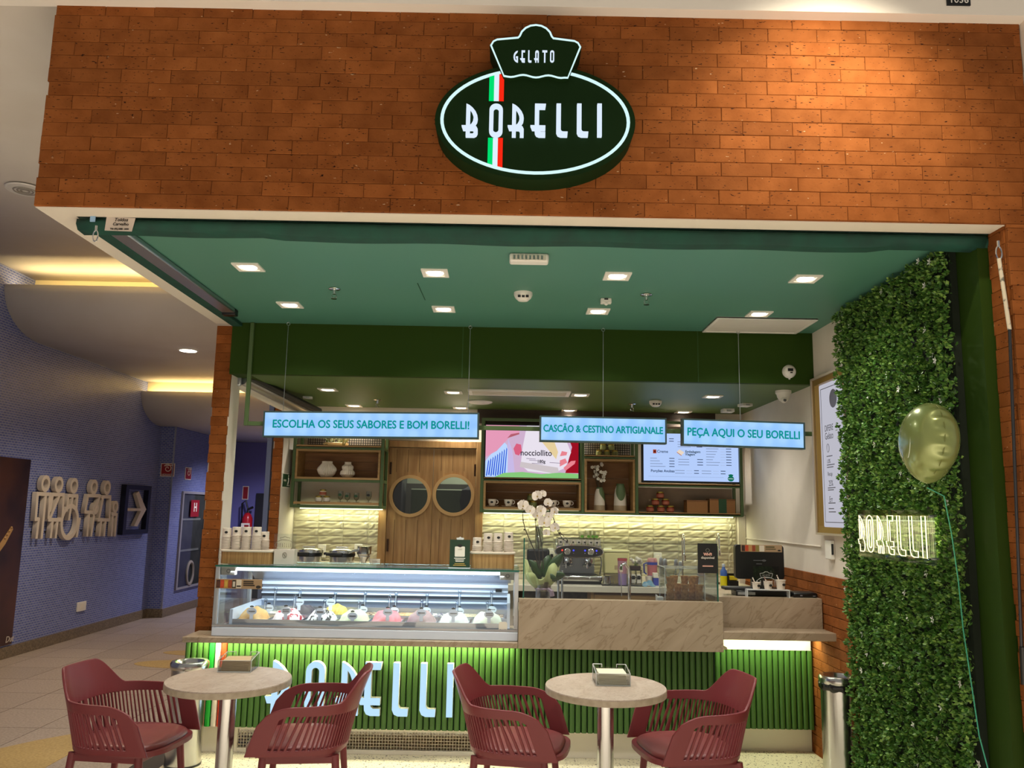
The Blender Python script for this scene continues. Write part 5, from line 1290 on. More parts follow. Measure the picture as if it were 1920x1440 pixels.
b = MB(); b.box(x0_, x1_, 5.70, 5.79, ZC, q1); b.build('holder', mat('frosted_acrylic', '#c9beb0', .35), t, .003)
b = MB(); b.box(c.x-.075, c.x+.075, 5.722, 5.726, q1-.04, at(534, 1001, 5.72).z); b.build('clear_plate', ACRYL, t)
etched(t, Vector((c.x, 0, c.z-.015)), .064, .036, mat('etch_grey', '#857c6c', .6), 5.719)
for ch, dx in zip('BORELLI', (-.048, -.034, -.018, -.004, .012, .025, .038)): place('letter', curve_mesh('letter', sized(letter(ch), .026, .5), .0012, basis((c.x+dx, 5.719, c.z-.028))), MATS['etch_grey'], t)
b = MB(); k_ = at(533, 1041, 5.69); b.tube([(k_.x+.014*math.cos(2*PI*i/20), 5.698, k_.z+.018*math.sin(2*PI*i/20)) for i in range(20)], .0018, 5, closed=True); b.tube([(k_.x-.006, 5.698, k_.z+.008), (k_.x+.007, 5.698, k_.z-.010)], .004, 6); b.build('spoon_icon', MATS['etch_grey'], t)

# ---------------------------------------------------------------- glass screen on the marble block
ZM = 1.040; ZI = .965; gx0, gx1 = at(981, 1060, 5.56).x, at(1346, 1070, 5.56).x; gz = at(1160, 1012, 5.56).z
t = thing('glass_counter_screen', 'clear glass screen standing on the marble block around orchid and cones', 'glass screen', ((gx0+gx1)/2, 5.56, ZM))
b = MB(); b.box(gx0+.008, gx1-.008, 5.556, 5.562, ZM, gz); b.build('front_pane', GLASS, t)
b = MB(); b.box(gx1-.006, gx1, 5.562, 5.95, ZI, gz); b.build('side_pane', GLASS, t)
b = MB(); b.box(gx0, gx0+.008, 5.552, 5.566, ZM, gz); b.build('left_edge', GLASS_EDGE, t); b = MB(); b.box(gx1-.008, gx1, 5.552, 5.566, ZM, gz-.03); b.build('right_edge', GLASS_EDGE, t)
for px in (1047, 1054):
    q = at(px, 1100, 5.95); b = MB(); b.tube([(q.x, 5.95, ZI), (q.x, 5.95, ZM+.155)], .008, 10); b.build('clamp_post', STEEL_R, t)
x0_, x1_, q0, q1 = rect(1309, 1019, 1346, 1075, 5.54); t = thing('wifi_card', 'black Wi-Fi disponível card on the glass screen right of the cones', 'card', ((x0_+x1_)/2, 5.549, q0))
b = MB(); b.box(x0_, x1_, 5.548, 5.5555, q0, q1); b.build('card', BLACK, t); xm_ = (x0_+x1_)/2
write(t, 'Wi-Fi', .024, (xm_, 5.547, q0+.122), mat('pink_print', '#d9a493', .6), bold=.0012); write(t, 'disponível', .022, (xm_, 5.547, q0+.100), PAPER)
b = MB(); b.box(xm_-.035, xm_+.035, 5.546, 5.548, q0+.042, q0+.050); b.build('print_line', MATS['pink_print'], t); b = MB(); b.box(xm_-.022, xm_+.022, 5.546, 5.548, q0+.056, q0+.059); b.build('print_line', DARKGREY, t)
place('crest', curve_mesh('crest', [oval(.013, .012, 16), oval(.011, .010, 16)], .001, basis((xm_, 5.547, q1-.045))), mat('crest_grey', '#8a877f', .5), t); b = MB(); b.box(xm_-.018, xm_+.018, 5.546, 5.548, q1-.072, q1-.067); b.build('print_line', MATS['crest_grey'], t)
# acrylic box with waffle cups
x0_, x1_, q0, q1 = rect(1246, 1066, 1322, 1129, 5.60); q0 = ZI
t = thing('acrylic_cone_box', 'clear acrylic box full of brown wafer cups on the marble block', 'box', ((x0_+x1_)/2, 5.70, ZI))
b = MB(); k_ = .004; b.box(x0_, x1_, 5.60, 5.60+k_, q0, q1); b.box(x0_, x0_+k_, 5.604, 5.80, q0, q1); b.box(x1_-k_, x1_, 5.604, 5.80, q0, q1); b.box(x0_, x1_, 5.60, 5.80, q1, q1+k_); b.build('acrylic_panes', ACRYL, t)
b = MB()
for x in (x0_, x1_-.004): b.box(x, x+.004, 5.597, 5.6, q0, q1+.003); b.box(x, x+.004, 5.797, 5.8, q0, q1+.003); b.box(x, x+.004, 5.6, 5.8, q1+.0041, q1+.007)
b.box(x0_, x1_, 5.597, 5.60, q1, q1+.004); b.box(x0_, x1_, 5.80, 5.803, q1, q1+.004); b.build('edges', ACRYL_EDGE, t)
WAF = mat('wafer_brown', '#dfa558', .7, c2='#b57a36', scale=60)
def wafer(px, py, Y, lvl, d):
    x = at(px, py, Y).x; o = MB().lathe([(.019, 0), (.0195, .004), (.028, .062), (.029, .066), (.0255, .066), (.018, .012)], n=16).build('wafer_cup', WAF, None, local=True)
    o.location = (x, Y, ZI+.011+.048*lvl); tag(o, 'brown wafer cup in the acrylic box, '+d, 'wafer cup', 'wafer cups in the acrylic box')
rows = ['left column', 'second column', 'third column', 'fourth column', 'right column']
for ci, (px, nl) in enumerate(((1257, 4), (1271, 3), (1284, 3), (1298, 4), (1311, 3))):
    for l in range(nl): wafer(px, 1110, 5.645+.056*(ci % 2), l, ('bottom', 'second', 'third', 'top')[l]+' of the '+rows[ci])
for ci, px in enumerate((1264, 1284, 1303)): wafer(px, 1110, 5.762, 3, 'rear row '+('left', 'middle', 'right')[ci])
b = MB(); xs0 = at(1232, 1125, 5.6).x; b.box(xs0, x0_-.006, 5.60, 5.66, ZI, ZM+.018); b.box(xs0, xs0+.004, 5.60, 5.66, ZM+.018, ZM+.030); tag(b.build('acrylic_tray', ACRYL_EDGE, bevel=.003), 'small clear acrylic holder left of the wafer cup box', 'holder')
b = MB(); b.box(x0_+.01, x1_-.01, 5.61, 5.79, ZI, ZI+.010); tag(b.build('box_tray', mat('dark_tray', '#33251a', .6)), 'flat dark tray beneath the wafer cups', 'tray')
# ================================================================ ORCHID
YO = 5.78
q = yz(1018, 1122, YO, ZM-.005); q.z = ZI+.075; t = thing('potted_orchid', 'white orchid with dark stems in a pot wrapped with pale green paper', 'plant', q)
b = MB(); b.lathe([(.042, -.075), (.052, -.07), (.050, .04), (.06, .09), (.055, .09), (.045, .04)], n=18); b.build('pot', pane('clear_wrap', '#d9d3cc', .2, .15), t, local=True)
vs = []; fs = []; n = 40
for i in range(n):
    a_ = 2*PI*i/n; rip = 1+.10*math.sin(7*a_)+.05*math.sin(13*a_+1)
    tip = .165+.045*math.sin(a_*2.0+2.4)+.03*math.sin(5*a_)
    for k, (r, z) in enumerate(((.035, .045), (.06, .07), (.085, .11), (.10, .15))): vs.append((r*rip*math.cos(a_)*1.15-.012, r*rip*math.sin(a_)*.8, z if k < 3 else tip))
for i in range(n):
    for k in range(3): j = (i+1) % n; fs.append((i*4+k, j*4+k, j*4+k+1, i*4+k+1))
MB().add(vs, fs).build('wrapping_paper', mat('pale_green_paper', '#c2c78f', .7, c2='#b2ba7a', scale=20), t, local=True, smooth=20, solid=.0015)
b = MB(); b.lathe([(.05, .035), (.056, .043), (.05, .05)], n=16, flute=.06, nf=8); b.tube([(.03, -.05, .045), (.055, -.055, .03), (.06, -.05, .0)], .012, 6, .018); b.build('ribbon', mat('mauve_ribbon', '#a58d9b', .5), t, local=True)
def leaf3(root, tip, w_, sag, m_, parent, nm='leaf'):
    root = Vector(root); tip = Vector(tip); d = tip-root; side = d.cross(Vector((0, 1, .3))).normalized(); vs = []; fs = []; n = 9
    up_ = side.cross(d).normalized()
    for i in range(n+1):
        u = i/n; c_ = root+d*u+Vector((0, 0, sag*math.sin(PI*u))); ww = w_*math.sin(PI*min(1, .12+.88*u))**.7 if u < 1 else 0
        vs += [c_+side*ww, c_+up_*(-ww*.35), c_-side*ww]
    for i in range(n): a_ = i*3; fs += [(a_, a_+1, a_+4, a_+3), (a_+1, a_+2, a_+5, a_+4)]
    return MB().add(vs, fs).build(nm, m_, parent, local=True, solid=.002)
OL = mat('orchid_leaf', '#2f4a1e', .35, c2='#24401a', scale=8)
for r_, tp, w_ in (((-.01, 0, .12), (-.10, -.02, .235), .028), ((0, 0, .12), (.045, .03, .27), .034), ((.02, -.01, .12), (.135, -.03, .285), .036), ((.02, -.03, .10), (.09, -.07, .12), .03), ((.03, -.01, .10), (.15, -.02, .14), .036), ((-.02, .02, .1), (-.08, .04, .2), .026)): leaf3(r_, tp, w_, .012, OL, t)
STEMM = mat('orchid_stem', '#33261a', .6)
def path(pts, Y=YO-.02): return [at(px, py, Y)-q for px, py in pts]
S1 = [(1013, 1067), (1011, 1040), (1009, 1010), (1004, 980), (1003, 962), (1008, 949), (1018, 945), (1031, 956), (1040, 978), (1050, 998), (1064, 1013)]
S2 = [(1010, 1065), (1003, 1035), (985, 993), (981, 978), (980, 962), (985, 953), (995, 952), (1003, 958)]
S3 = [(1019, 1067), (1018, 1035), (1012, 1005), (1006, 975), (1004, 962)]
S4 = [(1041, 982), (1048, 1000), (1056, 1012), (1066, 1016)]
for P_ in (S1, S2, S3, S4): b = MB(); b.tube(path(P_), .0035, 6, .002); b.build('stem', STEMM, t, local=True)
for px, py in ((1004, 975), (1003, 962), (983, 960), (981, 975), (1040, 979), (1050, 999), (1064, 1013), (1056, 1011), (1031, 957), (1048, 992), (983, 993)): b = MB(); b.ball(at(px, py, YO-.02)-q, .006, 6); b.build('bud', STEMM, t, local=True)
ORC = mat('orchid_petal', '#e9dfd6', .5, c2='#dccfc2', scale=30); ORY = mat('orchid_throat', '#b79a3c', .6)
def orchid(px, py, s, rot, yaw_):
    c = at(px, py, YO-.03)-q; Rm = Matrix.Translation(c) @ Matrix.Rotation(yaw_, 4, 'Z') @ Matrix.Rotation(rot, 4, 'Y'); b = MB()
    for k, (a_, l_, w_) in enumerate(((90, .034, .012), (215, .034, .013), (325, .034, .013), (165, .036, .026), (15, .036, .026))):
        a_ = math.radians(a_); d = Vector((math.cos(a_), 0, math.sin(a_))); sd = Vector((-math.sin(a_), 0, math.cos(a_))); vs = [Vector((0, 0, 0))]; n = 6
        for i in range(1, n): u = i/n; ww = w_*math.sin(PI*(u*.85+.1)); cc = d*l_*u+Vector((0, -.012*u*u-.002*k, 0)); vs += [cc+sd*ww, cc-sd*ww]
        vs.append(d*l_+Vector((0, -.006, 0))); fs = [(0, 2, 1)]+[(2*i-1, 2*i, 2*i+2, 2*i+1) for i in range(1, n-1)]+[(2*n-3, 2*n-2, 2*n-1)]
        b.add([v*s for v in vs], fs, Rm)
    o = b.build('blossom', ORC, t, local=True, smooth=60)
    b = MB(); b.ball((0, 0, 0), .0045*s, 6, M=Rm @ Matrix.Translation((0, -.012*s, -.004*s))); b.build('throat', ORY, o, local=True)
for px, py, s, r_, yw in ((980, 948, 1.25, .1, .3), (995, 957, 1.1, .4, -.2), (1008, 930, 1.15, -.3, -.3), (1017, 926, .8, .2, .3), (1029, 943, 1.0, .2, -.5), (1041, 959, 1.0, -.2, -.6), (1014, 957, 1.1, .5, .2), (1020, 979, 1.35, .1, .1), (1041, 989, 1.05, -.4, -.3), (1007, 966, 1.1, .3, .2), (1030, 968, .9, .3, -.4), (1024, 999, .8, .1, .2)): orchid(px, py, s, r_, yw)

# ================================================================ THINGS ON THE BACK COUNTER
def kp(px, Y): v = at(px, 1080, Y); v.z = ZK; return v
# grinder
q = kp(1008, 7.30); t = thing('coffee_grinder', 'black coffee grinder with clear hopper behind the orchid', 'grinder', q)
b = MB(); b.box(-.095, .10, -.05, .12, .13, .285); b.build('housing', BLACK, t, .02, local=True)
b = MB(); b.box(-.06, .06, -.02, .12, 0, .13); b.build('foot', STEEL_R, t, .01, local=True)
MB().lathe([(.028, .285), (.034, .32), (.036, .46)], (.01, .03, 0), 20).build('hopper', pane('smoky_hopper', '#c9d0cc', .2), t, local=True)
MB().lathe([(.038, .46), (.040, .475), (.02, .48)], (.01, .03, 0), 20).build('hopper_lid', STEEL, t, local=True)
MB().lathe([(.03, .10), (.045, .19)], (.0, -.08, 0), 16).build('dosing_cup', STEEL, t, local=True)
# espresso machine
YE = 7.16; c = at(1086, 1034, YE); q = kp(1088, 7.3)
t = thing('espresso_machine', 'chrome two-group espresso machine with cups on top, on the back counter', 'coffee machine', q)
mx = c.x; b = MB()
lens = [(.205*math.copysign(abs(math.cos(a_))**.8, math.cos(a_)), .052*math.copysign(abs(math.sin(a_))**.8, math.sin(a_))) for a_ in [2*PI*i/40 for i in range(40)]]
place('control_head', curve_mesh('control_head', [lens], .30, basis((mx, YE+.31, c.z))), STEEL, t, 30)
place('fascia', curve_mesh('fascia', [[(u*.97, v*.88) for u, v in lens]], .006, basis((mx, YE+.01, c.z))), mat('fascia_brown', '#3b342e', .3, .4), t)
b = MB(); b.tube([(mx+u, YE+.008, c.z+v) for u, v in lens], .005, 6, closed=True); b.build('fascia_rim', CHROME, t)
for dx in (-.10, .10):
    M_ = basis((mx+dx, YE+.003, c.z-.002)); o = place('gauge', curve_mesh('gauge', [oval(.024, .026, 20)], .006, M_), mat('gauge_face', '#9a9184', .4), t)
    b = MB(); b.tube([(mx+dx+.024*math.cos(2*PI*i/20), YE-.003, c.z-.002+.026*math.sin(2*PI*i/20)) for i in range(20)], .003, 5, closed=True); b.build('gauge_ring', CHROME, o)
    b = MB(); b.tube([(mx+dx, YE-.005, c.z-.002), (mx+dx+.008, YE-.005, c.z-.018)], .0015, 4); b.build('needle', INK, o)
for dx, cc in ((-.145, '#ff4030'), (-.048, '#4a50ff'), (.05, '#4a50ff'), (.148, '#4a50ff')):
    b = MB(); b.ball((mx+dx, YE, c.z+.008), .008, 6); b.build('pilot_light', glow('pilot_'+cc.strip('#'), cc, 1.2), t)
    b = MB(); b.ball((mx+dx, YE, c.z-.015), .005, 6); b.build('button', CHROME, t)
b = MB(); b.box(mx-.15, mx+.15, YE+.20, YE+.28, ZK+.08, c.z-.03); b.build('back_panel', STEEL_R, t)
b = MB(); b.box(mx-.19, mx+.20, YE-.02, YE+.30, ZK+.025, ZK+.075); b.build('drip_tray', STEEL, t, .014)
b = MB(); b.box(mx-.18, mx+.19, YE+.0, YE+.28, ZK+.0, ZK+.024); b.build('plinth', BLACK, t)
b = MB(); b.box(mx-.15, mx+.16, YE+.01, YE+.19, ZK+.0755, ZK+.080); b.build('tray_grid', DARKGREY, t)
for dx in (-.10, .09): b = MB(); b.ball((mx+dx, YE-.022, ZK+.055), .008, 6); b.build('screw', CHROME, t)
for dx in (-.09, .09):
    o = MB().lathe([(.042, c.z-.105), (.045, c.z-.08), (.04, c.z-.045)], (mx+dx, YE+.09, 0), 20).build('brew_group', CHROME, t)
    b = MB(); b.tube([(mx+dx, YE+.05, c.z-.10), (mx+dx-.01, YE-.10, c.z-.102)], .012, 8, .015); b.build('portafilter_handle', BLACK, o)
    b = MB(); b.tube([(mx+dx-.015, YE+.08, c.z-.105), (mx+dx-.015, YE+.075, c.z-.145)], .008, 6); b.build('spout', CHROME, o)
    b = MB(); b.box(mx+dx-.05, mx+dx+.05, YE+.09, YE+.16, ZK+.14, ZK+.155); b.build('cup_ledge', STEEL, o, .003)
for dx in (-.185, .19): b = MB(); b.tube([(mx+dx, YE+.06, c.z-.05), (mx+dx*1.02, YE+.02, c.z-.09), (mx+dx*.93, YE, c.z-.19)], .005, 6); b.build('steam_wand', BLACK if dx > 0 else CHROME, t)
b = MB(); zt_ = c.z+.052
for yy in (YE+.02, YE+.28): b.tube([(mx-.18, yy, zt_+.055), (mx+.18, yy, zt_+.055)], .004, 6)
for xx in (-.18, -.06, .06, .18): b.tube([(mx+xx, YE+.02, zt_-.03), (mx+xx, YE+.02, zt_+.055)], .0035, 6); b.tube([(mx+xx, YE+.28, zt_-.03), (mx+xx, YE+.28, zt_+.055)], .0035, 6)
for xx in (-.18, .18): b.tube([(mx+xx, YE+.02, zt_+.055), (mx+xx, YE+.28, zt_+.055)], .004, 6)
b.build('cup_rail', CHROME, t)
b = MB(); b.box(mx-.19, mx+.19, YE+.01, YE+.29, zt_-.014, zt_-.004); b.build('cup_tray', STEEL, t)
for k in range(7):
    xx = mx-.155+.052*k; o = MB().lathe([(.015, 0), (.02, .004), (.026, .03), (.027, .046), (.024, .046), (.018, .01)], n=16).build('small_cup', VASE, None, local=True)
    o.location = (xx, YE+.07, zt_-.003); tag(o, 'small white cup on the espresso machine, number '+('one', 'two', 'three', 'four', 'five', 'six', 'seven')[k]+' from the left', 'cup', 'cups on the espresso machine')
    k_ = place('printed_logo', curve_mesh('printed_logo', [oval(.010, .007, 14)], .001, basis((0, -.0262, .026))), LOGO_D, None); k_.parent = o
for k, (px, hh) in enumerate(((1091, .075), (1103, .085), (1111, .085), (1118, .078))):
    v = at(px, 1005, YE+.20); o = thing('printed_glass', 'clear glass with a green mark atop the espresso machine, '+('first', 'second', 'third', 'fourth')[k]+' from the left', 'glass', (v.x, YE+.20, zt_-.003), 'glasses on the espresso machine')
    MB().lathe([(.022, 0), (.024, .05), (.03, hh+.04)], n=16, caps=False).build('tumbler', GCLEAR, o, local=True)
    place('printed_logo', curve_mesh('printed_logo', [oval(.015, .012, 14)], .001, basis((v.x, YE+.17, zt_+.07))), mat('leaf_print', '#5f9a3a', .5), o)
# containers
q = kp(1155, 7.33); t = thing('food_container', 'large pale yellow plastic container beside the espresso machine', 'container', q)
b = MB(); b.box(-.105, .105, -.05, .07, .0, .085); b.build('lower_tray', mat('tray_taupe', '#8c7f5c', .5), t, .008, local=True)
b = MB(); b.box(-.108, .108, -.055, .075, .085, .265); b.build('body', mat('butter_yellow', '#efe7a4', .45), t, .01, local=True)
b = MB(); b.box(-.114, .114, -.06, .08, .265, .285); b.build('lid', mat('butter_lid', '#f3ecb4', .4), t, .006, local=True)
b = MB(); b.box(-.02, .03, -.0565, -.055, .12, .155); b.build('sticker', mat('beige_sticker', '#c5b184', .6), t, local=True)
q = kp(1167, 7.12); t = thing('tall_pitcher', 'tall pink and lilac plastic pitcher before the yellow container', 'pitcher', q)
MB().lathe([(.036, 0), (.038, .10)], n=20).build('lower_body', mat('lilac_plastic', '#9b83b0', .35), t, local=True)
MB().lathe([(.038, .10), (.040, .20), (.040, .225)], n=20).build('upper_body', mat('pink_plastic', '#c08a98', .35), t, local=True)
MB().lathe([(.041, .205), (.0425, .215), (.041, .225)], n=20).build('rim', mat('red_rim', '#c9555a', .4), t, local=True)
q = kp(1138, 7.10); t = thing('milk_jug', 'small steel milk jug in front of the yellow container', 'jug', q)
MB().lathe([(.03, 0), (.036, .02), (.028, .06), (.031, .08)], n=18, caps=True).build('body', STEEL, t, local=True)
MB().tube([(.028, 0, .07), (.058, 0, .065), (.055, 0, .02), (.034, 0, .02)], .004, 6).build('handle', STEEL, t, local=True)
b = MB(); x0_, x1_ = at(1128, 1096, 7.1).x, at(1205, 1096, 7.1).x; b.box(x0_, x1_, 7.04, 7.2, ZK, ZK+.006); tag(b.build('counter_mat', BLACK, bevel=.002), 'black rubber mat before the yellow container', 'mat')
# condiment rack with flowers
q = kp(1192, 7.24); t = thing('sachet_rack', 'black wire rack with white sachets and a small flower pot', 'rack', q)
b = MB()
for x in (-.045, 0, .045):
    for y in (-.03, .03): b.tube([(x, y, 0), (x, y, .125)], .003, 5)
for z in (.01, .06, .12): b.tube([(-.045, -.03, z), (.045, -.03, z), (.045, .03, z), (-.045, .03, z)], .003, 5, closed=True)
b.build('wire_frame', mat('black_wire', '#17130f', .5), t, local=True)
for x in (-.023, .023): b = MB(); b.box(x-.018, x+.018, -.024, .024, .012, .085); b.build('sachet_block', PAPER, t, .003, local=True); b = MB(); b.box(x-.014, x+.014, -.026, -.024, .045, .075); b.build('print', INK, t, local=True)
q = kp(1192, 7.24); q.z += .123; t = thing('small_flower_pot', 'small dark pot of white flowers on the wire rack', 'plant', q)
b = MB(); b.box(-.05, .04, -.03, .03, 0, .035); b.build('pot', mat('dark_pot', '#3b2a26', .6), t, .004, local=True)
b = MB(); [b.ball((random.uniform(-.045, .045), random.uniform(-.03, .03), random.uniform(.06, .10)), .016, 5) for i in range(14)]; b.build('blossom', PETW, t, local=True)
b = MB(); [b.tube([(random.uniform(-.03, .03), random.uniform(-.02, .02), .03), (random.uniform(-.04, .04), random.uniform(-.02, .02), .075)], .004, 4) for i in range(12)]; b.build('stems', mat('light_green_stem', '#8a9a5a', .6), t, local=True)
# jug, cup, cloth, box
q = kp(1223, 7.30); t = thing('plastic_jug', 'red and blue plastic jug with a blue handle before the right outlet', 'jug', q)
MB().lathe([(.040, 0), (.042, .075)], n=20).build('lower_body', mat('blue_tint_plastic', '#7f83c8', .35), t, local=True); MB().lathe([(.042, .075), (.044, .19)], n=20).build('body', mat('coral_plastic', '#c9777c', .35), t, local=True)
MB().lathe([(.0455, .165), (.0455, .188)], n=20).build('blue_band', mat('royal_blue', '#3a48a8', .4), t, local=True); MB().lathe([(.043, .19), (.044, .205), (.036, .222)], n=20).build('lid', mat('pink_lid', '#d29494', .4), t, local=True)
MB().tube([(-.044, 0, .18), (-.072, 0, .17), (-.07, 0, .10), (-.05, 0, .085)], .007, 8).build('handle', MATS['royal_blue'], t, local=True)
q = kp(1229, 7.18); t = thing('blue_carton', 'blue carton with white label leaning by the red jug', 'carton', q); b = MB(); b.box(-.02, .025, -.02, .03, 0, .065); b.build('body', MATS['royal_blue'], t, .003, local=True); b = MB(); b.box(-.022, .018, -.024, .03, .065, .105); b.build('label', PAPER, t, .002, local=True)
o = MB().lathe([(.026, 0), (.032, .075), (.029, .075), (.024, .01)], n=18).build('white_cup', VASE, None, local=True); o.location = kp(1217, 7.20); tag(o, 'plain white beaker in front of the red jug', 'cup')
vs = []; fs = []; n = 14
for i in range(n+1):
    for j in range(n+1):
        u, v = -1+2*i/n, -1+2*j/n; r_ = max(0, 1-u*u*.9-v*v*.9); vs.append((u*.055, v*.04, .04*r_**.6*(1+.35*math.sin(6*u+3*v))+.002))
for i in range(n):
    for j in range(n): a_ = i*(n+1)+j; fs.append((a_, a_+n+1, a_+n+2, a_+1))
o = MB().add(vs, fs).build('cleaning_cloth', mat('blue_cloth', '#8ea9b8', .8, c2='#5f8fa8', scale=40), None, local=True); o.location = kp(1216, 7.07); tag(o, 'crumpled pale blue cloth at the edge of the back counter', 'cloth')
# utensils and taps
q = kp(1257, 7.30); t = thing('utensil_caddy', 'clear caddy of steel utensils behind the wafer cup box', 'caddy', q)
MB().lathe([(.05, 0), (.055, .12)], n=16, caps=False).build('beaker', GCLEAR, t, local=True)
for dx, tx, h_ in ((-.03, -.08, .20), (-.01, -.045, .19), (.02, .05, .19), (.03, .09, .17)):
    b = MB(); b.tube([(dx, 0, .01), (tx, 0, h_-.05)], .004, 6); b.lathe([(.006, h_-.06), (.019, h_-.03), (.016, h_+.02), (.006, h_+.03)], (tx, 0, 0), 12, sy=.4); b.build('utensil', STEEL_R, t, local=True)
def tap(px, pyt, Y, label, drop=.11, zb=ZK):
    v = at(px, pyt, Y); t = thing('sink_tap', label, 'tap', (v.x, Y, zb)); h = v.z-zb
    b = MB(); o = [(0, 0, 0), (0, 0, h-.05)]+[(-.0, -.04+.04*math.cos(a_), h-.05+.05*math.sin(a_)) for a_ in [PI*i/10 for i in range(1, 11)]]+[(0, -.08, h-.05-drop)]
    b.tube(o, .008, 10); b.build('spout', CHROME, t, local=True); b = MB(); b.lathe([(.013, h-.05-drop-.045), (.015, h-.05-drop)], (0, -.08, 0), 12); b.build('spray_head', CHROME, t, local=True)
    b = MB(); b.lathe([(.022, 0), (.02, .02)], n=14); b.build('foot', CHROME, t, local=True)
tap(1279, 1002, 7.42, 'tall chrome spray tap before the tiles over the wafer cups', .13); tap(1344, 1001, 7.42, 'tall chrome tap behind the Wi-Fi card', .09)
v = at(1177, 1056, 6.05); t = thing('water_tap', 'chrome bent water tap on the marble block, right of the orchid', 'tap', (v.x, 6.05, ZI))
b = MB(); o = [Vector((at(1180, 1128, 6.05).x, 6.05, ZI)), at(1180, 1085, 6.05), at(1178, 1066, 6.05), at(1172, 1057, 6.04), at(1165, 1060, 6.0), at(1163, 1068, 5.98)]; b.tube(o, .011, 10); b.build('spout', CHROME, t)
b = MB(); p_ = at(1165, 1062, 6.0); b.tube([p_, p_+Vector((-.006, -.03, -.03))], .013, 10); b.build('nozzle', CHROME, t)
b = MB(); b.tube([at(1164, 1072, 6.0), at(1165.5, 1118, 6.0)], .003, 6); b.build('rod', STEEL_R, t)
# soap bottle and sponge holder
q = kp(1357, 7.2); t = thing('detergent_bottle', 'bottle of yellow liquid with blue label beside the till monitor', 'bottle', q)
MB().lathe([(.028, 0), (.03, .01), (.03, .09)], n=18).build('yellow_liquid', mat('yellow_soap', '#d6c81e', .2), t, local=True); MB().lathe([(.0295, .09), (.029, .13), (.014, .15), (.012, .165)], n=18).build('shoulder', mat('blue_label', '#3d63b0', .4), t, local=True)
MB().lathe([(.014, .165), (.014, .185), (.006, .19)], n=12).build('cap', mat('cap_blue', '#c9d3e4', .4), t, local=True)
q = kp(1373, 7.2); t = thing('sponge_holder', 'dark holder with a yellow sponge left of the till monitor', 'holder', q)
b = MB(); b.box(-.045, .045, -.03, .03, 0, .05); b.box(-.045, -.037, -.03, .03, .05, .11); b.box(-.045, .045, .02, .03, .05, .11); b.build('box', BLACK, t, .003, local=True); b = MB(); b.box(-.03, .04, -.02, .015, .055, .09); b.build('sponge', mat('sponge_yellow', '#c9b41e', .9), t, .004, local=True)

# ================================================================ TILL
ZT2 = 1.056
x0_, x1_, q0, q1 = rect(1379, 1022, 1470, 1086, 5.98); t = thing('till_monitor', 'black till monitor seen from behind with an advert strip on top', 'monitor', ((x0_+x1_)/2, 6.0, ZT2))
lp = rrect(x0_, x1_, q0, q1, .022, 5); Mh = Matrix.Translation((0, 0, 0)); xs_ = (x0_+x1_)/2
place('shell', curve_mesh('shell', [lp], .05, basis((0, 6.03, 0))), BLACK, t, 30).modifiers.new('edge', 'BEVEL').width = .008
b = MB(); b.box(xs_-.05, xs_+.05, 6.0, 6.06, ZT2+.03, q0+.05); b.box(xs_-.12, xs_+.12, 5.94, 6.12, ZT2, ZT2+.03); b.build('stand', BLACK, t, .008)
Yc = 5.979; x0_ += .04; x1_ -= .012; W_ = x1_-x0_; q0 = q1-.048; H_ = .048
b = MB(); b.box(x0_, x1_, Yc, Yc+.002, q0, q1+.002); b.build('advert_strip', mat('kraft_print', '#a78a68', .7), t)
for k, c_ in enumerate(('#3a2018', '#b8431f', '#b98a52', '#92401f', '#8a7d3c')): stuck(.02+.085*k, .08, .10+.085*k, .95, c_)
stuck(.45, .06, .57, .95, '#d8ccb8'); stuck(.60, .62, .82, .85, '#5d5432'); stuck(.60, .35, .85, .5, '#5d5432')
place('crest', curve_mesh('crest', [oval(.011, .006, 14)], .001, basis((x0_+W_*.93, Yc-.001, q0+H_*.25))), INK, t)
b = MB(); b.box(xs_-.045, xs_+.045, 5.977, 5.979, q0-.062, q0-.058); b.tube([(xs_+.03+.012*math.cos(2*PI*i/14), 5.978, q0-.06+.006*math.sin(2*PI*i/14)) for i in range(14)], .0015, 4, closed=True); b.build('maker_mark', mat('grey_print', '#6c6c70', .5), t)
b = MB(); b.box(xs_-.025, xs_+.015, 5.977, 5.979, q0-.086, q0-.082); b.build('maker_mark', MATS['grey_print'], t)
def tp(px, Y, z=ZT2): v = at(px, 1110, Y); v.z = z; return v
a_, c_ = tp(1352, 5.93).x, tp(1480, 5.93).x; t = thing('cash_drawer', 'low black cash drawer and keyboard under the till monitor', 'drawer', ((a_+c_)/2, 6.0, ZT2))
b = MB(); b.box(a_+.07, c_-.02, 5.80, 5.93, ZT2, ZT2+.035); b.build('drawer_body', BLACK, t, .004); b = MB(); b.box(a_, a_+.22, 5.82, 5.93, ZT2+.036, ZT2+.056); b.build('keyboard', DARKGREY, t, .004)
b = MB(); b.box(a_+.08, a_+.2, 5.792, 5.80, ZT2+.008, ZT2+.026); b.build('drawer_label', STEEL_R, t)
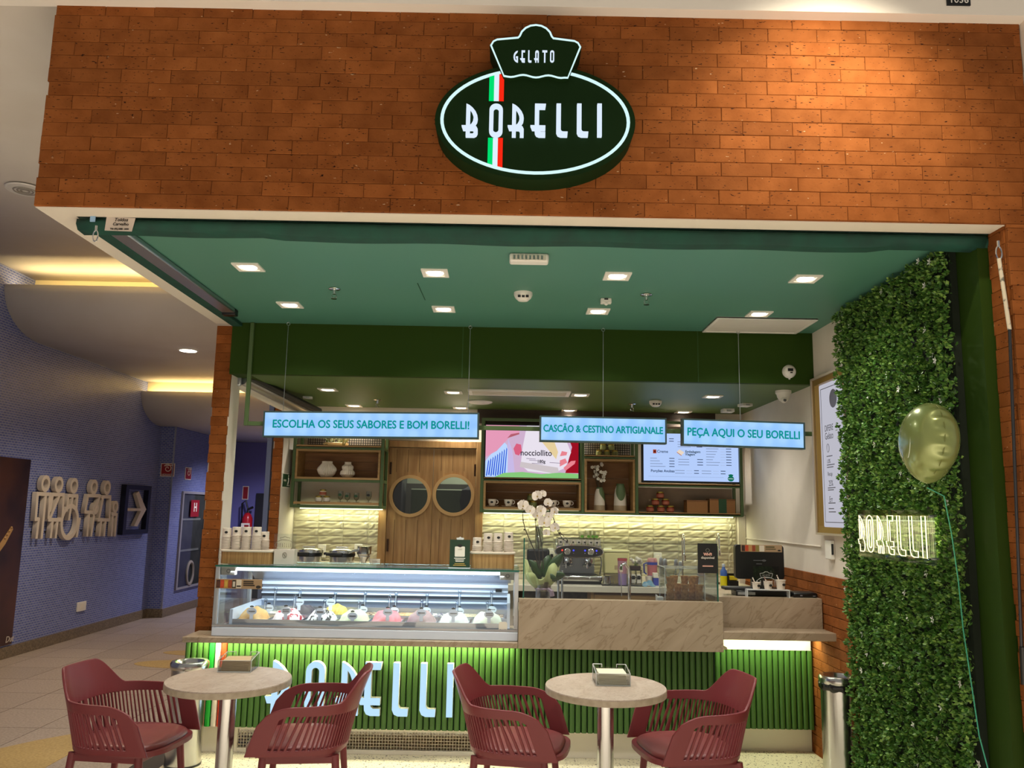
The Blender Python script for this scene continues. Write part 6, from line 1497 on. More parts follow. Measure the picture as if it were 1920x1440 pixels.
# acrylic riser with three sample cups
xa, xb = tp(1402, 5.76).x, tp(1476, 5.76).x; zr = at(1440, 1105, 5.76).z
t = thing('acrylic_cup_riser', 'clear acrylic riser carrying three printed paper cups in front of the till', 'stand', ((xa+xb)/2, 5.77, ZT2))
b = MB(); b.box(xa-.01, xb+.01, 5.735, 5.79, zr-.005, zr); b.box(xa-.01, xa-.006, 5.735, 5.79, ZT2, zr-.005); b.box(xb+.006, xb+.01, 5.735, 5.79, ZT2, zr-.005); b.build('riser', ACRYL_EDGE, t)
c = at(1437, 1093, 5.80); b = MB(); b.box(c.x-.09, c.x+.09, 5.80, 5.804, zr, at(1437, 1062, 5.8).z); b.build('clear_plate', ACRYL, t)
EW = mat('etch_white', '#b9b7b2', .5); etched(t, Vector((c.x, 0, zr+.012)), .085, .066, EW, 5.797, True)
for ch, dx in zip('BORELLI', (-.066, -.046, -.024, -.004, .018, .038, .056)): place('letter', curve_mesh('letter', sized(letter(ch), .034, .5), .0012, basis((c.x+dx, 5.797, zr+.022))), EW, t)
for ch, dx in zip('GELATO', (-.025, -.016, -.006, .002, .011, .020)): place('letter', curve_mesh('letter', sized(letter(ch), .013, .5), .0012, basis((c.x+dx, 5.797, zr+.085))), EW, t)
def sample(px, h, r, label):
    v = at(px, 1100, 5.765); v.z = zr; o = thing('sample_cup', label, 'cup', v, 'sample cups by the till')
    MB().lathe([(r*.78, 0), (r*.95, h*.9), (r*1.03, h*.92), (r*1.03, h), (r*.92, h), (r*.74, .006)], n=22).build('paper_cup', CUPW, o, local=True)
    place('printed_logo', curve_mesh('printed_logo', [oval(.011, .009, 16)], .0012, basis((v.x+r*.35, 5.765-r*.93, zr+h*.52))), LOGO_D, o)
    b = MB(); b.tube([(0, .0, h*.4), (-.02, .015, h+.03)], .004, 6); b.build('striped_spoon', mat('striped_spoon', '#8a5a52', .5, c2='#e2d6c6', scale=90, lo=.48, hi=.52), o, local=True)
sample(1418, .046, .029, 'small printed paper cup on the riser, left of three'); sample(1440, .053, .029, 'medium printed paper cup on the riser, middle of three'); sample(1464, .065, .033, 'tallest printed paper cup on the riser, right of three')
xa, xb, q0, q1 = rect(1487, 1111, 1533, 1125, 5.76); t = thing('card_terminal', 'black card payment terminal at the right end of the till counter', 'terminal', ((xa+xb)/2, 5.80, ZT2))
b = MB(); b.box(xa, xb, 5.75, 5.90, ZT2, q1); b.build('body', BLACK, t, .012); b = MB(); b.box(xa+.045, xa+.06, 5.748, 5.75, q1-.025, q1-.015); b.box(xb-.035, xb-.018, 5.748, 5.75, q1-.025, q1-.019); b.build('mark', mat('grey_print', '#6c6c70', .5), t)
b = MB(); b.tube([(xa+.01, 5.86, ZT2+.02), (xa-.06, 5.86, ZT2+.05), (xa-.14, 5.88, ZT2+.055)], .004, 6); tag(b.build('cable', BLACK), 'black cable running to the card terminal', 'cable')
# wall switch, poster
q = atx(1559, 1031, XR); t = thing('wall_switch_box', 'white switch box on the right wall below the framed poster', 'switch', q)
b = MB(); b.box(XR-.025, XR+.004, q.y-.05, q.y+.05, q.z-.062, q.z+.062); b.build('housing', WHITE_P, t, .005); b = MB(); b.box(XR-.020, XR-.006, q.y-.053, q.y-.05, q.z-.03, q.z+.04); b.build('side_label', DARKGREY, t)
ya, yb2 = 5.70, 5.135; za, zb2 = 1.49, 2.545
t = thing('framed_poster', 'tall gold framed poster on the white right wall, half hidden by the hedge', 'poster', (XR-.02, (ya+yb2)/2, za))
Mp = basis((XR-.002, ya, za), (0, -1, 0), (0, 0, 1)); PW, PH = ya-yb2, zb2-za
place('frame', curve_mesh('frame', [[(0, 0), (PW, 0), (PW, PH), (0, PH)], [(.045, .045), (PW-.045, .045), (PW-.045, PH-.045), (.045, PH-.045)]], .035, Mp), GOLD, t, 30).modifiers.new('edge', 'BEVEL').width = .008
place('outer_lip', curve_mesh('outer_lip', [[(-.008, -.008), (PW, -.008), (PW, PH+.008), (-.008, PH+.008)], [(.006, .006), (PW-.006, .006), (PW-.006, PH-.006), (.006, PH-.006)]], .045, Mp), mat('silver_lip', '#b5a896', .4, .3), t, 30)
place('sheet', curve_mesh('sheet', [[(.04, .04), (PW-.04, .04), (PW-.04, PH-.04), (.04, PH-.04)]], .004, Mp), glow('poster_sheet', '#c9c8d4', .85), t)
place('print_border', curve_mesh('print_border', [[(.075, .075), (PW-.075, .075), (PW-.075, PH-.075), (.075, PH-.075)], [(.079, .079), (PW-.079, .079), (PW-.079, PH-.079), (.079, PH-.079)]], .001, basis((XR-.007, ya, za), (0, -1, 0), (0, 0, 1))), INK, t)
def pw(s_, u, v, size, **k): write(t, s_, size, (XR-.0072, ya-PW*u, za+PH*v), mat('poster_ink', '#5a5a66', .6), right=(0, -1, 0), align='LEFT', depth=.0006, **k)
place('emblem', curve_mesh('emblem', [oval(.062, .062, 28)], .001, basis((XR-.0072, ya-.29, za+PH*.845), (0, -1, 0), (0, 0, 1))), mat('poster_ink', '#5a5a66', .6), t)
pw('DIFERE', .22, .665, .060, xs=.8); pw('Gelato', .22, .615, .066, xs=.8); pw('Recup', .26, .375, .04, xs=.8); pw('25%', .28, .315, .055, xs=.8); pw('Err', .28, .215, .055, xs=.8); pw('1.0%', .25, .455, .04, xs=.8)
for v_, w_ in ((.485, .10), (.43, .13), (.415, .11), (.285, .13), (.272, .1), (.19, .12), (.155, .09), (.135, .12)): place('print_line', curve_mesh('print_line', [[(.14, 0), (.14+w_, 0), (.14+w_, .006), (.14, .006)]], .0006, basis((XR-.0072, ya, za+PH*v_), (0, -1, 0), (0, 0, 1))), MATS['poster_ink'], t)
b = MB(); b.tube([(XR-.008, ya-.17+.02*math.cos(2*PI*i/16), za+PH*.54+.028*math.sin(2*PI*i/16)) for i in range(16)], .0015, 4, closed=True); b.build('bulb_icon', MATS['poster_ink'], t)
# emergency exit sign on the left jamb
p_ = atx(536, 901, -1.947); 
t = thing('exit_direction_sign', 'small green exit sign with running figure on the white jamb left of the shelf', 'sign', (-1.947, p_.y, p_.z-.06))
b = MB(); b.box(-1.947, -1.943, p_.y-.13, p_.y+.13, p_.z-.065, p_.z+.065); b.build('white_border', PAPER, t); b = MB(); b.box(-1.943, -1.9415, p_.y-.12, p_.y+.12, p_.z-.055, p_.z+.055); b.build('green_field', LOGO, t)
b = MB(); b.box(-1.9415, -1.9405, p_.y-.09, p_.y-.01, p_.z-.008, p_.z+.008); b.box(-1.9415, -1.9405, p_.y+.02, p_.y+.10, p_.z-.045, p_.z-.035); b.tube([(-1.941, p_.y+.04, p_.z-.03), (-1.941, p_.y+.06, p_.z), (-1.941, p_.y+.05, p_.z+.03)], .007, 6); b.ball((-1.941, p_.y+.055, p_.z+.042), .008, 6); b.build('pictogram', PAPER, t)
# ================================================================ TABLES AND CHAIRS
def table(label, cx, cy_):
    t = thing('bistro_table', label, 'table', (cx, cy_, 0), 'round bistro tables')
    b = MB(); n = 56; b.lathe([(.285, .715), (.297, .717), (.300, .722), (.300, .746), (.298, .75)], n=n, sy=1.1); o = b.build('table_top', TABLE_M, t, local=True, smooth=50)
    b = MB(); b.lathe([(.301, .7175), (.3012, .7455)], n=n, sy=1.1, caps=False); b.build('edge_band', mat('table_edge', '#b3a48f', .5, c2='#a3947e', scale=30), t, local=True)
    MB().lathe([(.041, .02), (.041, .715)], n=28).build('column', STEEL, t, local=True)
    MB().lathe([(.21, 0), (.21, .008), (.19, .014), (.05, .022), (.045, .03)], n=40).build('base_plate', STEEL, t, local=True)
    return t
table('round stone-look bistro table on a steel column, before the flag stripes', -1.376, 4.30)
table('round stone-look bistro table on a steel column, before the dark slats', .502, 4.29)
def napkins(px, py, label, rz, cream):
    p = atz(px, py, .75); p.z = .7505; t = thing('napkin_holder', label, 'napkin holder', p, 'acrylic napkin holders', rz)
    w_, d, h = .085, .085, .075; k = .004; b = MB()
    b.box(-w_, w_, -d, -d+k, 0, h*.78); b.box(-w_, -w_+k, -d+k, d-k, 0, h); b.box(w_-k, w_, -d+k, d-k, 0, h); b.box(-w_, w_, d-k, d, 0, h*.8); b.box(-w_, w_, -d+k, d-k, 0, .003); b.build('acrylic_panes', ACRYL, t, local=True)
    b = MB(); e = .0022
    for x in (-w_, w_):
        for y, hh in ((-d, h*.78), (d, h)): b.tube([(x, y, 0), (x, y, hh)], e, 5)
        b.tube([(x, -d, h*.78), (x, d, h)], e, 5); b.tube([(x*.45, d, h*.8), (x*.45, d, h)], e, 5); b.tube([(x*.45, d, h), (x, d, h)], e, 5)
    b.tube([(-w_, -d, .002), (w_, -d, .002)], e, 5); b.tube([(-w_, -d, h*.78), (w_, -d, h*.78)], e*.7, 5); b.build('bright_edge', ACRYL_EDGE, t, local=True)
    q_ = thing('napkin_stack', 'stack of '+('cream' if cream else 'brown kraft')+' paper napkins in the acrylic holder on the '+('right' if cream else 'left')+' table', 'napkins', p+Vector((0, 0, .003)), None, rz)
    for k in range(9):
        b = MB(); a_ = random.uniform(-.05, .05); M_ = Matrix.Rotation(a_, 4, 'Z'); b.box(-.07, .07, -.07, .07, .006*k, .006*k+.0052, M_)
        b.build('napkin', mat('cream_napkin', '#e2d8c0', .8) if cream else mat('kraft_napkin', '#c2a780', .8), q_, .001, local=True)
napkins(447, 1255, 'clear acrylic napkin holder with brown napkins on the left table', .06, 0)
napkins(1146, 1280, 'clear acrylic napkin holder with cream napkins on the right table', .0, 1)

def chair_shell():
    """one-piece tub: arms and back in a U, with slots cut through the side and back"""
    N = 44; cols = []
    A = 1.0; xf, wb, wt = .20, .250, .285
    # arc-length table of a unit U curve
    def U(u, w, xfront, xback, xmid):
        # u in 0..1 : right arm front -> round the back -> left arm front
        Ls = xfront-xmid; La = 1.25*w+.9*(xmid-xback)
        T = 2*Ls+2*La; s_ = u*T
        if s_ < Ls: return Vector((xfront-s_, -w, 0))
        if s_ > T-Ls: return Vector((xmid+(s_-(T-Ls)), w, 0))
        a_ = (s_-Ls)/(2*La)*PI
        e = .72; cx_ = -math.sin(a_); sy_ = -math.cos(a_)
        return Vector((xmid+(xmid-xback)*math.copysign(abs(cx_)**e, cx_), w*math.copysign(abs(sy_)**e, sy_), 0))
    def rim(u):
        d = min(u, 1-u); h = .655
        s1 = min(max((d-.27)/.15, 0), 1); s1 = s1*s1*(3-2*s1)
        h = .652+.130*s1+.010*min(1, d/.28)
        r = .10
        if d < r: q_ = (r-d)/r; h -= .085*(1-math.sqrt(max(0, 1-q_*q_)))
        return h
    z0 = .425; M_ = 2*N+5; us = []
    e0 = .055; us = [0, e0*.33, e0*.66]; k = (1-2*e0)/(2*N+1)
    us += [e0+k*(i+(.0 if i % 2 == 0 else -.12)+(.12 if i % 2 == 0 else 0)*0) for i in range(2*N+2)]; us += [1-e0*.66, 1-e0*.33, 1]
    rowsv = []
    vs = []; nrow = 10
    for u in us:
        h = rim(u); d = min(u, 1-u)
        zl = .452; zh = .612 if d > .085 else .612-.07*(.085-d)/.085
        zh = min(zh, h-.038); zh = max(zh, zl+.05)
        zz = [z0, .445, zl, zl+.006, zh-.006, zh, zh+(h-zh)*.3, zh+(h-zh)*.6, h-.008, h]
        for z in zz:
            f = (z-z0)/.38; lean = f**1.1
            backness = min(max((d-.25)/.2, 0), 1)
            p = U(u, wb+(wt-wb)*min(1, f*1.4), .240-.085*min(1, f*1.6), -.215-.085*lean-.03*lean*lean*backness, .03-.03*lean)
            vs.append((p.x, p.y, z))
    fs = []; nc = len(us)
    for i in range(nc-1):
        slot = 3 <= i < nc-4 and (i-3) % 2 == 1
        for r in range(nrow-1):
            if slot and 2 <= r <= 4: continue
            a_ = i*nrow+r; b_ = a_+nrow; fs.append((a_, b_, b_+1, a_+1))
    return MB().add(vs, fs)
def seat_outline(s, front=.265):
    o = []
    for i in range(44):
        a_ = 2*PI*i/44; c_, s_ = math.cos(a_), math.sin(a_); e = .62
        x = math.copysign(abs(c_)**e, c_); y = math.copysign(abs(s_)**e, s_)
        o.append((.025+(front-.025 if x > 0 else .235)*x*s, .25*y*s))
    return o
SHELL = chair_shell()
def make_chair(label, loc, rz):
    t = thing('slatted_armchair', label, 'chair', loc, 'burgundy armchairs at the bistro tables', rz)
    sh = SHELL.build('slotted_shell', BURG, t, local=True, smooth=50, solid=.013); sh.modifiers[0].offset = -1
    bv = sh.modifiers.new('edge', 'BEVEL'); bv.width = .004; bv.segments = 2; bv.limit_method = 'ANGLE'; bv.angle_limit = .7
    o = place('seat_pan', curve_mesh('seat_pan', [seat_outline(1.0)], .022, Matrix.Translation((0, 0, .412))), BURG, None, 40); o.parent = t; bv = o.modifiers.new('edge', 'BEVEL'); bv.width = .008; bv.segments = 3
    b = MB(); vs = []; fs = []; n = 44; rings = ((.93, .436), (.955, .444), (.94, .456), (.86, .463), (.6, .461), (.3, .459))
    for s_, z in rings: vs += [(x, y, z+.012*max(0, (x-.1)/.16)*-1 if s_ > 0 else z) for x, y in seat_outline(s_, .25)]
    for k in range(len(rings)-1):
        for i in range(n): j = (i+1) % n; fs.append((k*n+i, k*n+j, (k+1)*n+j, (k+1)*n+i))
    fs.append(tuple((len(rings)-1)*n+i for i in range(n))); fs.append(tuple(range(n-1, -1, -1)))
    b.add(vs, fs).build('cushion', BURG_S, t, local=True, smooth=60)
    b = MB(); b.box(-.19, .17, -.205, -.175, .375, .411); b.box(-.19, .17, .175, .205, .375, .411); b.box(-.19, -.16, -.175, .175, .375, .411); b.box(.14, .17, -.175, .175, .375, .411); b.build('apron', BURG, t, .006, local=True)
    for x, y in ((.16, -.19), (.16, .19), (-.18, -.19), (-.18, .19)):
        b = MB(); b.tube([(x, y, .412), (x*1.22, y*1.18, 0)], .020, 14, .013); b.build('leg', BURG, t, local=True)
    return t
make_chair('burgundy slatted armchair at the far left, facing the left table', (-1.88, 4.385, 0), math.radians(-7))
make_chair('burgundy slatted armchair right of the left table, its back before the lit letters', (-1.02, 4.42, 0), math.radians(186))
make_chair('burgundy slatted armchair left of the right table, turned towards it', (.07, 4.43, 0), math.radians(-10))
make_chair('burgundy slatted armchair right of the right table, nearest the hedge', (.935, 4.40, 0), math.radians(190))

# ================================================================ BINS
def bin_(px, py, Y, label, h=.625, bag=False):
    v = at(px, py, Y); t = thing('steel_bin', label, 'bin', (v.x, Y, 0), 'steel pedestal bins'); r = .112
    MB().lathe([(r*.98, .0), (r*1.0, .012)], n=36).build('base_ring', BLACK, t, local=True)
    MB().lathe([(r*.965, .012), (r*.965, h-.045)], n=40).build('body', STEEL, t, local=True)
    if bag:
        b = MB(); vs = []; fs = []; n = 48
        for k, (rr, z) in enumerate(((r*.97, h-.085), (r*1.04, h-.075), (r*1.05, h-.05), (r*1.0, h-.04))):
            for i in range(n): a_ = 2*PI*i/n; vs.append(((rr+.004*math.sin(11*a_+k)+.003*math.sin(23*a_))*math.cos(a_), (rr+.004*math.sin(11*a_+k))*math.sin(a_), z+.005*math.sin(9*a_+k)))
        for k in range(3):
            for i in range(n): j = (i+1) % n; fs.append((k*n+i, k*n+j, (k+1)*n+j, (k+1)*n+i))
        b.add(vs, fs).build('bin_liner', mat('black_liner', '#0e0d0d', .25), t, local=True)
    MB().lathe([(r*1.02, h-.045), (r*1.05, h-.035), (r*1.05, h-.012), (r*.98, h), (r*.80, h-.002), (r*.72, h-.02), (r*.72, h-.05)], n=40, caps=False).build('rim_lid', STEEL, t, local=True)
    MB().lathe([(r*.72, h-.055), (r*.72, h-.05)], n=30).build('inner_dark', BLACK, t, local=True)
bin_(356, 1247, 5.46, 'round steel bin behind the left table, by the corridor')
bin_(1572, 1263, 5.28, 'round steel bin with black liner between the till counter and the hedge', .64, True)

# ================================================================ HEDGE
HX0, HX1, HY0, HY1 = XR-.0, 2.045, 3.98, 5.11
HY0 = 3.80
t = thing('artificial_hedge_panel', 'tall artificial hedge panel with white flowers on the right wall', 'hedge', (2.1, (HY0+HY1)/2, 0))
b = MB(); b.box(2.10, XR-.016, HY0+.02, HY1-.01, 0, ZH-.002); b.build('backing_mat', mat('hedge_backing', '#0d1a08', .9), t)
vs = []; fs = []
rng = random.Random(3)
def sprig(c, n_, R_):
    for i in range(n_):
        th = rng.uniform(0, 2*PI); ph = rng.uniform(.05, 1.25)
        d = Vector((-math.cos(ph), math.sin(ph)*math.cos(th), math.sin(ph)*math.sin(th)+.15)).normalized()
        r0 = R_*rng.uniform(.45, 1.0); base = c+d*r0; s_ = rng.uniform(.009, .0155)
        sd = d.orthogonal(); sd.rotate(Matrix.Rotation(rng.uniform(0, PI), 3, d)) if False else None
        sd = d.cross(Vector((rng.uniform(-1, 1), rng.uniform(-1, 1), rng.uniform(-1, 1)))).normalized()
        nrm = sd.cross(d); k = len(vs)
        vs.extend([base-d*s_*.4, base+sd*s_*.62+d*s_*.35, base+d*s_*1.3+nrm*s_*.3, base-sd*s_*.62+d*s_*.35]); fs.append((k, k+1, k+2, k+3))
y = HY0
while y < HY1+.005:
    z = .02
    while z < ZH-.015:
        c = Vector((2.098-rng.uniform(.0, .045), y+rng.uniform(-.012, .012), min(z+rng.uniform(-.012, .012), ZH-.03)))
        sprig(c, 15, rng.uniform(.022, .040)); z += .033
    y += .033
me = bpy.data.meshes.new('foliage'); off = wloc(t); me.from_pydata([tuple(p-off) for p in vs], [], fs)
HM = bpy.data.materials.new('hedge_leaf'); HM.use_nodes = True; tr = HM.node_tree; P_ = tr.nodes['Principled BSDF']
g_ = nd(tr, 'ShaderNodeNewGeometry'); r_ = nd(tr, 'ShaderNodeValToRGB'); e_ = r_.color_ramp.elements; e_[0].color = lin('#31581f'); e_[1].color = lin('#86a850'); q_ = e_.new(.5); q_.color = lin('#4b782e')
tr.links.new(g_.outputs['Random Per Island'], r_.inputs[0]); tr.links.new(r_.outputs[0], P_.inputs['Base Color']); P_.inputs['Roughness'].default_value = .42; P_.inputs['Specular IOR Level'].default_value = .4
o = link('foliage', me, HM, t, 0); o['kind'] = 'stuff'
fm = []
for k in range(3):
    b = MB()
    for i in range(5):
        a_ = 2*PI*i/5+.3*k; d = Vector((-.25, math.cos(a_), math.sin(a_)))*.021; s_ = Vector((0, -math.sin(a_), math.cos(a_)))*.0052; b.add([(0, 0, 0), d*.55+s_, d, d*.55-s_], [(0, 1, 2, 3)])
    m_ = b.mesh('flower'); m_.materials.append(mat('hedge_flower', '#e3e3da', .6)); fm.append(m_)
pts = [(1653, 546), (1705, 549), (1733, 536), (1664, 568), (1735, 619), (1752, 676), (1664, 702), (1657, 604), (1745, 664), (1592, 610), (1629, 744), (1655, 731), (1630, 660), (1763, 752), (1640, 834), (1605, 863), (1687, 885), (1702, 902), (1778, 943), (1685, 730), (1724, 490), (1743, 491), (1718, 1075), (1738, 1075), (1694, 1110), (1704, 1157), (1615, 1190), (1627, 1225), (1658, 1243), (1686, 1249), (1721, 1281), (1801, 1282), (1627, 1283), (1766, 1326), (1713, 1360), (1754, 1385), (1719, 1431), (1832, 1433), (1595, 1022), (1585, 1105), (1748, 1162), (1617, 1257)]
for px, py in pts:
    p = atx(px, py, 2.045); p.x += rng.uniform(-.005, .01)
    o = bpy.data.objects.new('flower', rng.choice(fm)); C.objects.link(o); o.parent = t; o.location = p-wloc(t); o.rotation_euler.x = rng.uniform(0, 1)
# neon sign on a clear sheet
p0 = atx(1612, 1000, 2.0); p1 = atx(1742, 1000, 1.99)
XN = 1.985; a_, c_ = atx(1609, 1000, XN), atx(1742, 1005, XN); zlo, zhi = atx(1675, 1040, XN).z, atx(1675, 967, XN).z
t = thing('neon_sign', 'warm white neon BORELLI sign on clear acrylic fixed to the hedge', 'sign', (XN+.03, (a_.y+c_.y)/2, zlo))
L_ = a_.y-c_.y
b = MB(); b.box(XN+.012, XN+.016, c_.y-.03, a_.y+.03, zlo-.03, zhi+.03); b.build('acrylic_sheet', ACRYL, t)
for yy in (c_.y, a_.y):
    for zz in (zlo, zhi): b = MB(); b.tube([(XN+.006, yy, zz), (XN+.04, yy, zz)], .006, 8); b.build('standoff', STEEL_R, t)
NE = glow('neon_warm', '#fff0b4', 2.6); H_ = zhi-zlo
fr = (0, .145, .29, .435, .60, .76, .915); wd = (.105, .10, .105, .11, .10, .10, .05)
for ch, f, w_ in zip('BORELLI', fr, wd):
    base = letter(ch); mxu = max(u for lp in base for u, v in lp)
    b = MB()
    for k, lp in enumerate(base):
        if ch == 'B' and k == 2: continue
        pts3 = [(XN, a_.y-L_*(f+w_*u/mxu*1.0), zlo+H_*v) for u, v in lp]
        b.tube(pts3, .0024, 6, closed=True)
    b.build('neon_letter', NE, t, smooth=60)
light('AREA', 'neon_glow', (XN-.0+.035, (a_.y+c_.y)/2, (zlo+zhi)/2), 2.2, (1, .86, .45), (XN+.5, (a_.y+c_.y)/2, (zlo+zhi)/2), shape='RECTANGLE', size=L_, size_y=H_)
# foil balloon
XBAL = 1.86; c = atx(1741, 826, XBAL); 
t = thing('foil_balloon', 'pale gold green foil balloon floating in front of the hedge', 'balloon', c)
vs = []; fs = []; n = 96; m_ = 40
u_ax = Vector((.52, -.85, .0)).normalized()        # direction of the flat axis (turned partly to the camera)
Rb = Matrix.Rotation(math.radians(0), 4, 'Z')
rad, th_ = .160, .110
ex = Vector((-.98, .06, .08)).normalized(); ez = Vector((-.26, 0, 1)); ez = (ez-ex*ez.dot(ex)).normalized(); ey = ez.cross(ex)
for j in range(m_+1):
    lat = -PI/2+PI*j/m_; q_ = abs(math.sin(lat))
    for i in range(n):
        a_ = 2*PI*i/n; rr = math.cos(lat)**.8 if abs(lat) < PI/2-1e-6 else 0
        pk = 1-.035*math.cos(a_*18)*max(0, 1-q_*2.2); R_ = rad*rr*pk
        tail = .022*max(0, -math.sin(a_)-.93)/.07*rr
        vs.append(ex*(th_*math.sin(lat))+ey*(R_*math.cos(a_))+ez*((R_+tail)*math.sin(a_)*1.02))
for j in range(m_):
    for i in range(n): k = (i+1) % n; fs.append((j*n+i, j*n+k, (j+1)*n+k, (j+1)*n+i))
MB().add(vs, fs).build('foil', mat('foil_green', '#8f9a5c', .27, .35, coat=.5), t, local=True, smooth=80)
b = MB(); b.tube([ey*(rad*1.004*math.cos(2*PI*i/48))+ez*(rad*1.024*math.sin(2*PI*i/48)) for i in range(48)], .0016, 5, closed=True); b.build('seam', mat('foil_seam', '#8a8f50', .3, .5), t, local=True)
pf = ex*(-0)+ex*(th_*.92)
sgn = 1
b = MB(); oc = ex*(th_*.955); b.tube([oc+ey*(.062*math.cos(2*PI*i/36))+ez*(.085*math.sin(2*PI*i/36)-.01)-ex*(.0)-ex*.018*((math.cos(2*PI*i/36)*.35)**2+math.sin(2*PI*i/36)**2*.6) for i in range(36)], .0022, 5, closed=True)
for k in range(3): b.tube([oc+ey*(-.022+.022*k)+ez*(.03+.012*k)-ex*.003, oc+ey*(-.022+.022*k)+ez*-.035-ex*.003], .002, 5)
b.build('printed_emblem', mat('balloon_print', '#e4ead9', .5), t, local=True)
b = MB(); tp_ = c+ez*(-rad*1.02-.06); rp = [atx(1770, 930, 1.90), atx(1784, 1000, 1.96), atx(1797, 1090, 1.99), atx(1806, 1180, 1.99), atx(1818, 1260, 1.99), atx(1836, 1380, 1.99), atx(1852, 1440, 1.99), atx(1868, 1500, 1.99)]
b.tube([c+ez*(-rad*1.02-.045)]+rp, .0028, 5); tag(b.build('balloon_ribbon', mat('teal_ribbon', '#4fae8c', .25, .3)), 'shiny teal ribbon hanging from the foil balloon down the hedge', 'ribbon')

# ================================================================ CORRIDOR
PICT = mat('cream_letter_white', '#cfc3b6', .55)
MC = lambda y0: basis((XC+.003, y0, 0), (0, 1, 0), (0, 0, 1))      # u runs back along the wall, facing +x
W = lambda px, py: atx(px, py, XC+.06)
def P2(px, py): v = W(px, py); return (v.y, v.z)
def Z2(zx, zy): return P2(zx/4.8, 840+zy/4.8)
def stroke(parent, p, q_, w_=.042):
    """one straight bar of a raised figure"""
    (u0, v0), (u1, v1) = Z2(*p), Z2(*q_); d = Vector((u1-u0, v1-v0)); n_ = Vector((-d.y, d.x)).normalized()*w_/2; d = d.normalized()*w_*.35
    lp = [(u0-d.x+n_.x, v0-d.y+n_.y), (u0-d.x-n_.x, v0-d.y-n_.y), (u1+d.x-n_.x, v1+d.y-n_.y), (u1+d.x+n_.x, v1+d.y+n_.y)]
    place('body_bar', curve_mesh('body_bar', [lp], .048, basis((XC+.012+random.uniform(0, .0015), 0, 0), (0, 1, 0), (0, 0, 1))), PICT, parent)
def pic(label, rings, bars):
    us = [Z2(*p)[0] for bb in bars for p in bb]; vs_ = [Z2(*p)[1] for bb in bars for p in bb]
    t = thing('restroom_pictogram', label, 'sign', (XC+.03, (min(us)+max(us))/2, min(vs_)), 'restroom pictograms on the blue wall')
    for zx, zy, r, k in rings:
        c_ = Z2(zx, zy); place('head_ring' if k < .7 else 'wheel_ring', curve_mesh('ring', [oval(r, r*1.05, 28, *c_), oval(r*k, r*1.05*k, 26, *c_)], .05, basis((XC+.012, 0, 0), (0, 1, 0), (0, 0, 1))), PICT, t, 30)
    for p, q_ in bars: stroke(t, p, q_)
    for yy in (min(us)+.05, max(us)-.05):
        b = MB(); b.box(XC, XC+.012, yy-.01, yy+.01, min(vs_)+.05, min(vs_)+.07); b.build('wall_spacer', DARKGREY, t)
pic('raised white figure of a man, first from the left of the restroom pictograms', [(412, 320, .088, .56)], [((340, 412), (452, 416)), ((340, 412), (322, 640)), ((322, 640), (345, 640)), ((350, 640), (330, 805)), ((452, 416), (437, 625)), ((412, 440), (375, 805))])
pic('raised white figure of a woman, second from the left of the restroom pictograms', [(532, 330, .088, .56)], [((475, 418), (575, 420)), ((575, 420), (562, 622)), ((475, 418), (452, 560)), ((532, 440), (448, 640)), ((440, 645), (560, 648)), ((475, 655), (457, 800)), ((520, 655), (503, 800))])
pic('raised white figure in a wheelchair, third from the left of the restroom pictograms', [(668, 340, .088, .56), (628, 665, .20, .76)], [((618, 428), (697, 432)), ((697, 432), (686, 570)), ((618, 428), (602, 560)), ((655, 440), (622, 640)), ((718, 640), (692, 790))])
pic('raised white figure holding a baby, fourth from the left of the restroom pictograms', [(848, 352, .088, .56), (862, 545, .07, .5)], [((795, 428), (900, 430)), ((795, 428), (768, 570)), ((768, 575), (835, 580)), ((805, 590), (785, 785)), ((848, 620), (822, 785)), ((900, 430), (845, 600))])
pic('raised white figure of a woman with a child, fifth of the restroom pictograms', [(966, 358, .088, .56), (1040, 530, .075, .52)], [((918, 438), (995, 440)), ((995, 440), (986, 630)), ((930, 445), (892, 635)), ((885, 645), (985, 648)), ((912, 660), (897, 785)), ((952, 660), (937, 785)), ((1010, 592), (1055, 600)), ((1018, 600), (1005, 785)), ((1052, 604), (1036, 785))])
t = thing('direction_arrow_sign', 'white arrow in a dark blue square frame on the blue mosaic wall', 'sign', (XC+.04, P2(255, 955)[0], P2(255, 1000)[1]))
fo = [P2(236, 909), P2(283, 911), P2(276, 1000), P2(228, 1003)]; fi = [P2(241, 916), P2(277, 917), P2(271, 994), P2(234, 996)]
y0_, y1_ = (fo[0][0]+fo[3][0])/2, (fo[1][0]+fo[2][0])/2; z0_, z1_ = (fo[2][1]+fo[3][1])/2, (fo[0][1]+fo[1][1])/2; kf = .085
place('frame', curve_mesh('frame', [[(y0_, z0_), (y1_, z0_), (y1_, z1_), (y0_, z1_)], [(y0_+kf, z0_+kf*.7), (y1_-kf, z0_+kf*.7), (y1_-kf, z1_-kf*.7), (y0_+kf, z1_-kf*.7)]], .07, basis((XC+.002, 0, 0), (0, 1, 0), (0, 0, 1))), mat('navy_frame', '#12162a', .4), t)
ax = [(238, 953), (262, 953), (254, 926), (259, 921), (273, 955), (256, 987), (250, 986), (263, 958), (238, 958)]
place('arrow', curve_mesh('arrow', [[P2(*p) for p in ax]], .05, basis((XC+.02, 0, 0), (0, 1, 0), (0, 0, 1))), PICT, t)
q0_, q1_ = atx(0, 853, XC), atx(55, 862, XC); zb_ = atx(20, 1208, XC).z
t = thing('corridor_poster', 'dark brown event poster with a guitar head on the blue wall', 'poster', (XC+.01, 8.2, zb_))
b = MB(); b.box(XC+.002, XC+.02, 7.3, q1_.y, zb_+.01, q1_.z); b.build('poster_sheet', mat('poster_dark', '#170b12', .35, c2='#5a3320', scale=.9, lo=.45, hi=.75), t)
